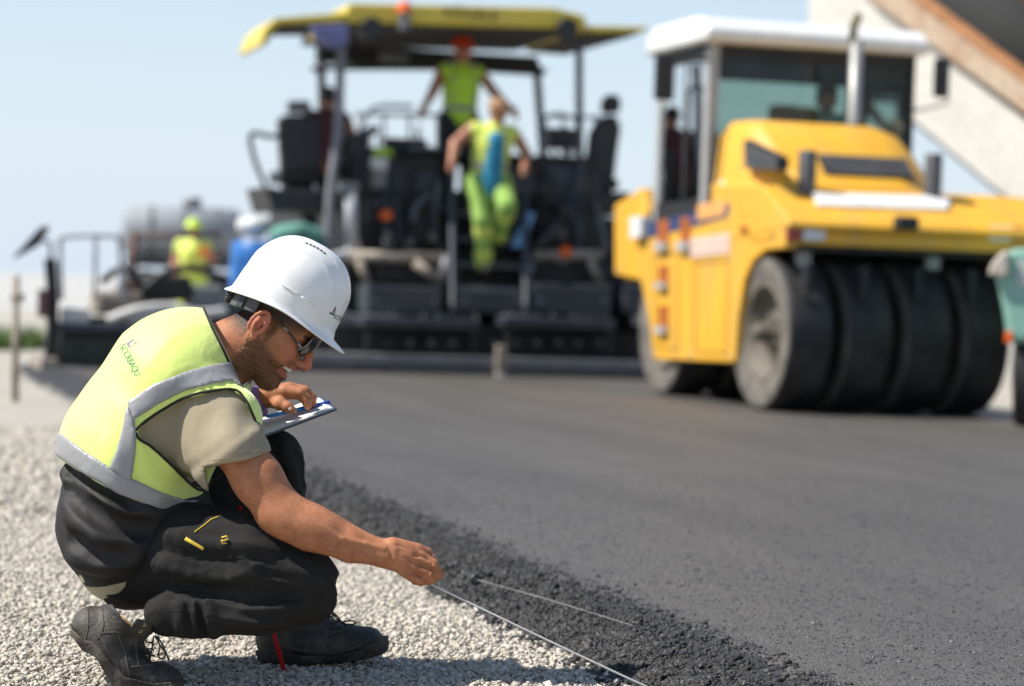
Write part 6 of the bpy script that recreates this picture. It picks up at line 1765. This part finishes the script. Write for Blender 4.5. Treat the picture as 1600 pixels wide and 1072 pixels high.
# rear body
mb = MB(); a = fx(960, 320); b = fx(1000, 438)
mb.span(0.071, BW - 0.071, b[0], a[0] - 0.02, b[1], a[1] - 0.05); mb.build('rear_body', M_YEL2, roller, 0.03)
# front deck
zE = ROL.on_y(1300, 353, -0.55)[2]; zD = ROL.on_y(1330, 296, 0.02)[2]
yF = -0.56
mb = MB(); mb.prism([(yF, zE - 0.03), (yF - 0.012, zE), (yF + 0.02, zE + 0.035), (-0.02, zD), (1.0, zD + 0.04), (1.0, zE - 0.1), (0.5, zE - 0.1)], 0, -0.035, BW + 0.035); mb.build('front_deck', M_YEL2, roller, 0.02, 3)
mb = MB(); zP = ROL.on_y(1400, 388, -0.50)[2]; mb.span(0.02, BW - 0.02, -0.50, -0.42, zP, zE - 0.035); mb.build('front_panel', M_YEL2, roller, 0.01)
# raised hood with sloping sides
def hood_section(y, zt, xl, xr, ch):
    zb = zD - 0.08
    return [(xl - 0.05, y, zb), (xl, y, zt - ch), (xl + ch * 0.6, y, zt - 0.02), (xl + ch, y, zt), (xr - 0.40, y, zt), (xr - 0.24, y, zt - 0.05), (xr - 0.08, y, zt - 0.20), (xr + 0.04, y, zt - 0.36), (xr + 0.16, y, zb)]
zt = ROL.on_y(1250, 190, 0.62)[2]; xl_ = ROL.on_y(1162, 240, 0.62)[0]; xr_ = ROL.on_y(1448, 260, 0.5)[0]
zf = zD + 0.05
secs = [hood_section(-0.03, zD + 0.01, xl_ + 0.16, xr_ - 0.02, 0.02), hood_section(0.03, zf, xl_ + 0.14, xr_ - 0.02, 0.06), hood_section(0.30, zf + (zt - 0.03 - zf) * 0.5, xl_ + 0.08, xr_, 0.10), hood_section(0.56, zt - 0.03, xl_ + 0.01, xr_, 0.12), hood_section(0.72, zt, xl_, xr_, 0.12), hood_section(1.12, zt + 0.01, xl_, xr_, 0.12)]
mb = MB(); mb.grid(secs); n0 = len(secs[0]); mb.f += [tuple(range(n0)), tuple(reversed(range((len(secs) - 1) * n0, len(secs) * n0)))]; mb.sm += [False, False]
hd_ = mb.build('hood', M_YEL2, roller); md = hd_.modifiers.new('bev', 'BEVEL'); md.width = 0.03; md.segments = 3
# front grille: slats lying on the sloping hood front
ga = np.array(ROL.on_y(1282, 250, 0.40)); gb = np.array(ROL.on_y(1432, 272, 0.22))
mb = MB()
gx0, gx1 = ROL.on_y(1284, 262, 0.2)[0], ROL.on_y(1420, 262, 0.2)[0]
def hood_z(y):
    ys = [0.03, 0.56]; zs = [zf, zt - 0.03]; return float(np.interp(y, ys, zs))
for k in range(6):
    y = 0.10 + 0.030 * k; m3 = MB(); m3.box(((gx0 + gx1) / 2, y, hood_z(y) + 0.012), (gx1 - gx0, 0.018, 0.03), Matrix.Rotation(math.atan2(zt - 0.03 - zf, 0.53), 3, 'X')); m3.build('grille_slat', mat('grille_grey', (0.10, 0.10, 0.105), 0.6, var=0.15), roller)
m3 = MB(); m3.add([(gx0 - 0.02, 0.085, hood_z(0.085) + 0.008), (gx1 + 0.02, 0.085, hood_z(0.085) + 0.008), (gx1 - 0.03, 0.265, hood_z(0.265) + 0.008), (gx0 - 0.02, 0.265, hood_z(0.265) + 0.008)], [(0, 1, 2, 3)]); m3.build('grille_backing', M_BLKST, roller)
# side grille on the hood's left face
def hx(px, py): p = ROL.on_x(px, py, xl_ - 0.012); return p[1], p[2]
m3 = MB(); m3.prism([hx(*p) for p in ((1168, 218), (1224, 246), (1224, 266), (1170, 264))], 0, xl_ - 0.04, xl_ + 0.03); m3.build('side_grille', M_BLKST, roller)
for k in range(4):
    m3 = MB(); m3.prism([hx(*p) for p in ((1170, 226 + 10 * k), (1222, 248 + 5 * k), (1222, 251 + 5 * k), (1170, 231 + 10 * k))], 0, xl_ - 0.058, xl_ - 0.035); m3.build('side_slat', MATS['grille_grey'], roller)
# stacks on the deck, exhaust in front of the cab
for (x, y0, y1) in ((1260, 235, 297), (1457, 240, 300)):
    a = ROL.on_y(x, y1, -0.10); b = ROL.on_y(x, y0, -0.10)
    m3 = MB(); m3.lathe([(0.066, -0.03), (0.066, b[2] - a[2] - 0.01), (0.060, b[2] - a[2]), (0.001, b[2] - a[2])], a, (0, 0, 1), 28); m3.build('lamp_post', mat('charcoal_stack', (0.075, 0.075, 0.08), 0.55, var=0.12), roller)
a = ROL.on_y(1334, 200, 0.85); b = ROL.on_y(1333, 62, 0.85)
m3 = MB(); m3.lathe([(0.052, -0.15), (0.052, b[2] - a[2]), (0.04, b[2] - a[2]), (0.04, b[2] - a[2] - 0.05)], a, (0, 0, 1), 24); m3.build('exhaust_pipe', mat('exhaust_grey', (0.30, 0.30, 0.29), 0.45, 0.4, var=0.1), roller)
m3 = MB(); m3.tube([np.array(b) + [0, 0, -0.02], np.array(b) + [0, 0, 0.10], np.array(b) + [0.02, -0.05, 0.19]], 0.033, 14); m3.build('exhaust_tip', mat('olive_tip', (0.10, 0.10, 0.03), 0.6, var=0.1), roller)
m3 = MB(); m3.lathe([(0.09, -0.06), (0.095, 0.0), (0.06, 0.03)], a, (0, 0, 1), 24); m3.build('exhaust_collar', M_BLKST, roller)
# white name strip lying on the sloping deck front, lights, hook
def deck_pt(px, py):
    r = ray(px, py); n_ = np.array([0, -(zD - zE), 0.54]); n_ = n_ / np.linalg.norm(n_)
    nw = ROL.x * n_[0] + ROL.y * n_[1] + np.array([0, 0, n_[2]])
    p0 = ROL.o + ROL.y * (-0.54) + np.array([0, 0, zE + 0.035]); t = ((p0 - CPOS) @ nw) / (r @ nw); p = CPOS + r * t - ROL.o
    return np.array([p @ ROL.x, p @ ROL.y, p[2]]) , n_
q = [deck_pt(*p) for p in ((1270, 303), (1484, 309), (1480, 328), (1276, 322))]
m3 = MB(); up = q[0][1]; m3.add([p + up * 0.012 for p, _ in q] + [p - up * 0.01 for p, _ in q], [(0, 1, 2, 3), (0, 4, 5, 1), (1, 5, 6, 2), (2, 6, 7, 3), (3, 7, 4, 0)]); m3.build('name_strip', M_CABW, roller)
for (x0, x1, m) in ((1231, 1252, mat('red_lens', (0.30, 0.02, 0.015), 0.2, var=0.1)), (1256, 1290, mat('clear_lens', (0.62, 0.64, 0.68), 0.15, var=0.1)), (1546, 1580, MATS['clear_lens']), (1584, 1604, MATS['red_lens'])):
    prect(ROL, 'lamp', x0, 354, x1, 376, -0.53, -0.48, m, roller, 0.01)
prect(ROL, 'camera_housing', 1404, 338, 1438, 360, -0.66, -0.55, M_BLKST, roller, 0.02)
for x in (1258, 1460):
    prect(ROL, 'suspension_cylinder', x - 10, 388, x + 10, 422, -0.30, -0.22, M_CABG, roller, 0.01)
prect(ROL, 'sprinkler_bar', 1180, 432, 1570, 440, 0.52, 0.58, M_BLKST, roller)
# cab
yC = 1.25; yR = 2.45
xa = 0.0; xb = ROL.on_y(1428, 200, yC)[0]
zc0 = ROL.on_y(1092, 322, yC)[2]; zc1 = ROL.on_y(1092, 62, yC)[2]
mb = MB(); mb.span(xa + 0.02, xb - 0.02, yC + 0.02, yR, zc0 - 0.62, zc0); mb.build('cab_base', M_BLKST, roller)
def post(x, y, w, d, name='cab_pillar', m=M_CABG):
    mb = MB(); mb.span(x - w / 2, x + w / 2, y - d / 2, y + d / 2, zc0 - 0.1, zc1); return mb.build(name, m, roller, 0.015)
post(xa + 0.045, yC + 0.05, 0.09, 0.11); post(xb - 0.03, yC + 0.05, 0.06, 0.10, m=M_BLKST); post(xa + 0.04, yR - 0.05, 0.08, 0.1); post(xb - 0.04, yR - 0.05, 0.08, 0.1, m=M_BLKST)
post(xa + 0.04, yC + 0.55, 0.05, 0.06, m=M_BLKST)
post(ROL.on_y(1352, 200, yC)[0], yC + 0.04, 0.05, 0.06, m=M_BLKST)
mb = MB(); zr = ROL.on_y(1250, 32, yC)[2]
mb.prism([(yC - 0.14, zc1 - 0.02), (yC - 0.16, zc1 + 0.08), (yC - 0.02, zr - 0.03), (yC + 0.2, zr), (yR - 0.1, zr), (yR + 0.10, zr - 0.06), (yR + 0.12, zc1 - 0.02)], 0, xa - 0.08, xb + 0.05); mb.build('cab_roof', M_CABW, roller, 0.04, 3)
mb = MB(); mb.span(xa, xb, yC + 0.01, yR, zc1 - 0.13, zc1 - 0.02); mb.build('roof_frame', M_BLKST, roller)
mb = MB(); mb.span(xa - 0.005, xa + 0.085, yC + 0.105, yR - 0.1, zc0 - 0.12, zc0 + 0.05); mb.build('door_sill', M_BLKST, roller)
def pane(name, pts): mb = MB(); mb.add(pts, [(0, 1, 2, 3)]); return mb.build(name, M_GLASS, roller)
zt_ = zc1 - 0.13
pane('windscreen', [(xa + 0.09, yC + 0.03, zc0), (xb - 0.06, yC + 0.03, zc0), (xb - 0.06, yC + 0.03, zt_), (xa + 0.09, yC + 0.03, zt_)])
pane('door_window', [(xa + 0.02, yC + 0.1, zc0), (xa + 0.02, yR - 0.1, zc0), (xa + 0.02, yR - 0.1, zt_), (xa + 0.02, yC + 0.1, zt_)])
pane('side_window', [(xb - 0.02, yC + 0.1, zc0), (xb - 0.02, yR - 0.1, zc0), (xb - 0.02, yR - 0.1, zt_), (xb - 0.02, yC + 0.1, zt_)])
pane('rear_window', [(xa + 0.08, yR - 0.03, zc0), (xb - 0.08, yR - 0.03, zc0), (xb - 0.08, yR - 0.03, zt_), (xa + 0.08, yR - 0.03, zt_)])
mb = MB(); mb.tube([(xa - 0.02, yC + 0.3, zc0 + 0.1), (xa - 0.05, yC + 0.3, zc0 + 0.15), (xa - 0.05, yC + 0.3, zc0 + 0.9), (xa - 0.02, yC + 0.3, zc0 + 0.95)], 0.015); mb.build('grab_handle', M_BLKST, roller)
# sun blind, seat, steering wheel inside
mb = MB(); mb.span(xa + 0.1, xb - 0.45, yC + 0.06, yC + 0.08, zt_ - 0.16, zt_); mb.build('sun_blind', M_BLKST, roller)
mb = MB(); mb.span(xa + 0.20, xa + 0.62, yC + 0.72, yC + 0.86, zc0 - 0.1, zc0 + 0.62); mb.build('cab_seat', M_GLOSSK, roller, 0.05)
mb = MB(); mb.span(xa + 0.95, xa + 1.40, yC + 0.80, yC + 0.94, zc0 - 0.1, zc0 + 0.55); mb.build('cab_seat', M_GLOSSK, roller, 0.05)
mb = MB(); cc = Vector((xa + 1.12, yC + 0.32, zc0 + 0.22)); mb.tube([cc + Vector((0.17 * math.cos(a), 0.05 * math.sin(a), 0.16 * math.sin(a))) for a in np.linspace(0, 6.283, 28)[:-1]], 0.013, 8, closed=True); mb.build('steering_wheel', M_BLKST, roller)
# mirrors
mb = MB(); p = ROL.on_y(1038, 120, yC - 0.15); mb.box(p, (0.16, 0.06, 0.36)); mb.build('mirror', M_GLOSSK, roller, 0.025)
mb = MB(); mb.tube([(p[0] + 0.05, p[1] + 0.02, p[2] + 0.14), (xa, yC, zc1 - 0.15)], 0.014); mb.build('mirror_arm', M_BLKST, roller)
p = ROL.on_y(1471, 122, yC - 0.1); mb = MB(); mb.box(p, (0.13, 0.06, 0.31)); mb.build('mirror', M_GLOSSK, roller, 0.025)
mb = MB(); q1 = ROL.on_y(1482, 160, yC - 0.05); q2 = ROL.on_y(1440, 172, yC); mb.tube([tuple(p), (p[0] + 0.06, p[1], p[2] - 0.15), q1, q2, (xb, yC + 0.05, q2[2])], 0.013); mb.build('mirror_arm', M_CABW, roller)
prect(ROL, 'wash_bottle', 1131, 281, 1155, 318, 0.9, 1.05, M_CABW, roller, 0.02)
# cardboard box behind the screen and the driver (things of their own)
bxp = ROL.on_y(1240, 186, yC + 0.2)
cbx = thing('cardboard_box', 'brown cardboard box behind the roller windscreen', 'box'); fr_place(cbx, ROL, (bxp[0], yC + 0.22, zc0))
hh_ = ROL.on_y(1240, 168, yC + 0.22)[2] - zc0
mb = MB(); mb.span(-0.17, 0.17, -0.1, 0.1, 0, hh_); mb.build('carton', mat('cardboard', (0.36, 0.22, 0.12), 0.9, var=0.1), cbx, 0.008)
mb = MB(); mb.span(-0.17, 0.0, -0.1, 0.1, hh_ + 0.003, hh_ + 0.008); mb.build('flap', MATS['cardboard'], cbx)
dp = ROL.on_y(1291, 138, yC + 0.68)
figure('person driving the roller, head low behind the windscreen', fr_world(ROL, (dp[0], yC + 0.66, dp[2] - 1.23)), YAW + math.pi, dict(sit, face=(0.12, 0.30, 1.06)),
       dict(vest=mat('mint_shirt', (0.30, 0.48, 0.42), 0.8, var=0.1), shirt=MATS['mint_shirt'], trousers=M_DARKCLOTH), (MATS['black_hair'], 'hair'))
print('roller', time.time() - T0)

# ================================================================== raised dump truck at the right edge
DT = Frame(at_depth(1500, 450, 27.0) * np.array([1, 1, 0]), -0.75)
truck = thing('dump_truck', 'dusty beige dump truck with raised tipper body behind the roller', 'truck', tuple(DT.o), -0.75)
M_BEIGE = mat('dusty_beige_body', (0.64, 0.61, 0.54), 0.65, var=0.06, dirt=0.35, dirtcol=(0.38, 0.33, 0.27), dscale=1.2)
M_RAIL = mat('worn_orange_rail', (0.50, 0.38, 0.27), 0.7, var=0.12, dirt=0.75, dirtcol=(0.36, 0.16, 0.07), dscale=2.2)
def shift(poly, dx, dy): return [(x + dx, y + dy) for x, y in poly]
SIDE = [(1264, -60), (1304, -60), (1365, 2), (1600, 186), (1760, 312), (1700, 412), (1540, 282), (1430, 191), (1264, 52)]
pprism(DT, 'tipper_side', SIDE, 0.0, 0.06, M_BEIGE, truck, 0.0)
pprism(DT, 'tipper_side', SIDE, 2.3, 2.36, M_BEIGE, truck, 0.0)
pprism(DT, 'tipper_floor', [(1264, 46), (1264, 58), (1430, 197), (1540, 288), (1700, 418), (1706, 408), (1540, 280), (1430, 189)], 0.0, 2.36, MATS['grey_steel'], truck, 0.0)
for yy in (-0.10, 2.40): pprism(DT, 'top_rail', [(1330, -30), (1400, -36), (1600, 112), (1790, 252), (1760, 320), (1600, 178), (1362, 4)], yy, yy + 0.14, M_RAIL, truck, 0.03)
for yy in (-0.12,): pprism(DT, 'rail_edge', [(1400, -36), (1600, 112), (1790, 252), (1786, 268), (1600, 130), (1396, -22)], yy, yy + 0.18, mat('rust_orange', (0.42, 0.19, 0.075), 0.75, var=0.2), truck, 0.01)
for k, t in enumerate((0.18, 0.42, 0.66, 0.9)):
    A_ = np.array((1310, 6)) * (1 - t) + np.array((1740, 330)) * t; B_ = A_ + np.array((-62, 74))
    if k > 2: pprism(DT, 'side_rib', [tuple(A_ + (-10, -6)), tuple(A_ + (10, 8)), tuple(B_ + (8, 8)), tuple(B_ + (-12, -6))], -0.06, 0.0, M_BEIGE, truck, 0.01)
S_t = []
p0 = np.array(DT.on_y(1470, -20, 1.1)); p1 = np.array(DT.on_y(1780, 220, 1.1))
mb = MB(); mb.cyl(p0 + [0, 0, 0.02], p1 + [0, 0, 0.02], 0.62, n=28); mb.build('load_tarpaulin', mat('black_tarpaulin', (0.012, 0.012, 0.012), 0.85, var=0.2), truck)
mb = MB(); p0 = np.array(DT.on_y(1590, -60, -0.1)); p1 = np.array(DT.on_y(1720, 70, -0.1)); mb.tube([p0, (p0 + p1) / 2 + [0.1, 0, 0.05], p1], 0.30, 16); mb.build('rolled_cover', mat('rust_cover', (0.16, 0.06, 0.035), 0.8, var=0.3), truck)
a = DT.on_y(1700, 430, 0); prect(DT, 'truck_frame', 1560, 470, 1960, 500, 0.4, 1.9, M_BLKST, truck)
for x in (1650, 1840):
    for yy in (0.0, 1.9):
        c = DT.on_y(x, 512, yy); mb = MB(); mb.lathe([(0.20, 0.0), (0.38, 0.0), (0.50, 0.04), (0.52, 0.1), (0.52, 0.24), (0.50, 0.30), (0.38, 0.33)], (c[0], yy, 0.52), (0, 1, 0), 36); mb.build('wheel', M_TYRE, truck)
mb = MB(); c1 = DT.on_y(1600, 480, 1.1); c2 = DT.on_y(1560, 320, 1.1); mb.cyl(c1, c2, 0.09, 0.07); mb.build('hoist_ram', M_GRYST, truck)

# ================================================================== green compactor at the right edge
g0 = on_ground(1655, 668, MAT_Z); GC2 = Frame(g0, -0.22)
comp = thing('compactor', 'mint green compactor with cream headlamp at the right edge', 'compactor', tuple(g0), -0.22)
M_MINT = mat('mint_paint', (0.22, 0.42, 0.33), 0.45, var=0.06, dirt=0.2, dirtcol=(0.4, 0.4, 0.34), coat=0.2)
pprism(GC2, 'body', [(1566, 400), (1582, 388), (1720, 392), (1720, 538), (1574, 536), (1568, 490), (1556, 430)], -0.5, 0.9, M_MINT, comp, 0.04)
a = GC2.on_y(1562, 412, -0.52)
pprism(GC2, 'headlamp', [(1543, 430), (1549, 412), (1564, 394), (1577, 391), (1575, 434)], -0.56, -0.49, mat('cream_lens', (0.50, 0.44, 0.36), 0.5, var=0.06), comp, 0.02)
prect(GC2, 'reflector', 1570, 518, 1582, 536, -0.515, -0.5, M_ORANGE, comp, 0.006)
prect(GC2, 'stripe', 1590, 408, 1720, 450, -0.508, -0.5, mat('pale_grey_stripe', (0.45, 0.47, 0.44), 0.5, var=0.06), comp, 0.0)
zc = GC2.on_y(1640, 580, 0)[2]
mb = MB(); rd = 0.40; mb.lathe([(0.001, -0.02), (rd - 0.03, 0), (rd, 0.02), (rd, 1.2), (rd - 0.03, 1.22), (0.001, 1.24)], (GC2.on_y(1585, 580, 0)[0], 0.1, rd), (1, 0, 0), 48); mb.build('drum', M_BLKST, comp)
pprism(GC2, 'drum_yoke', [(1592, 530), (1640, 530), (1640, 590), (1600, 590)], -0.1, 0.3, M_BLKST, comp)

# ================================================================== silver tanker far left
TK = Frame(at_depth(270, 450, 42.0) * np.array([1, 1, 0]), 0.15)
tank = thing('tank_trailer', 'long silver tank trailer far behind the paver extension', 'tanker', tuple(TK.o), 0.15)
a = TK.on_y(198, 360, 0); b = TK.on_y(372, 362, 0); rt = (TK.on_y(270, 322, 0)[2] - TK.on_y(270, 402, 0)[2]) / 2
mb = MB(); mb.lathe([(0.001, -0.10), (rt * 0.7, -0.06), (rt, 0.04), (rt, b[0] - a[0] - 0.04), (rt * 0.7, b[0] - a[0] + 0.06), (0.001, b[0] - a[0] + 0.1)], (a[0], 0, a[2]), (1, 0, 0), 40); mb.build('tank', mat('brushed_silver', (0.25, 0.265, 0.285), 0.75, 0.1, var=0.06), tank)
for t in (0.2, 0.5, 0.8):
    mb = MB(); x = a[0] + (b[0] - a[0]) * t; mb.lathe([(rt + 0.02, 0), (rt + 0.02, 0.06)], (x, 0, a[2]), (1, 0, 0), 40); mb.build('band', M_GRYST, tank)
prect(TK, 'trailer_frame', 196, 404, 380, 418, -0.4, 0.4, M_BLKST, tank)
for x in (225, 262, 340):
    c = TK.on_y(x, 440, -0.5); mb = MB(); mb.lathe([(0.15, 0), (0.4, 0), (0.5, 0.08), (0.5, 0.22), (0.4, 0.3)], (c[0], -0.6, 0.5), (0, 1, 0), 30); mb.build('wheel', M_TYRE, tank)
mb = MB(); c = TK.on_y(300, 318, 0); mb.cyl((c[0], 0, c[2] - 0.08), (c[0], 0, c[2] + 0.10), 0.16, n=20); mb.build('manhole', M_GRYST, tank)
print('trucks', time.time() - T0)
print('SCRIPT SECONDS', round(time.time() - T0, 1))
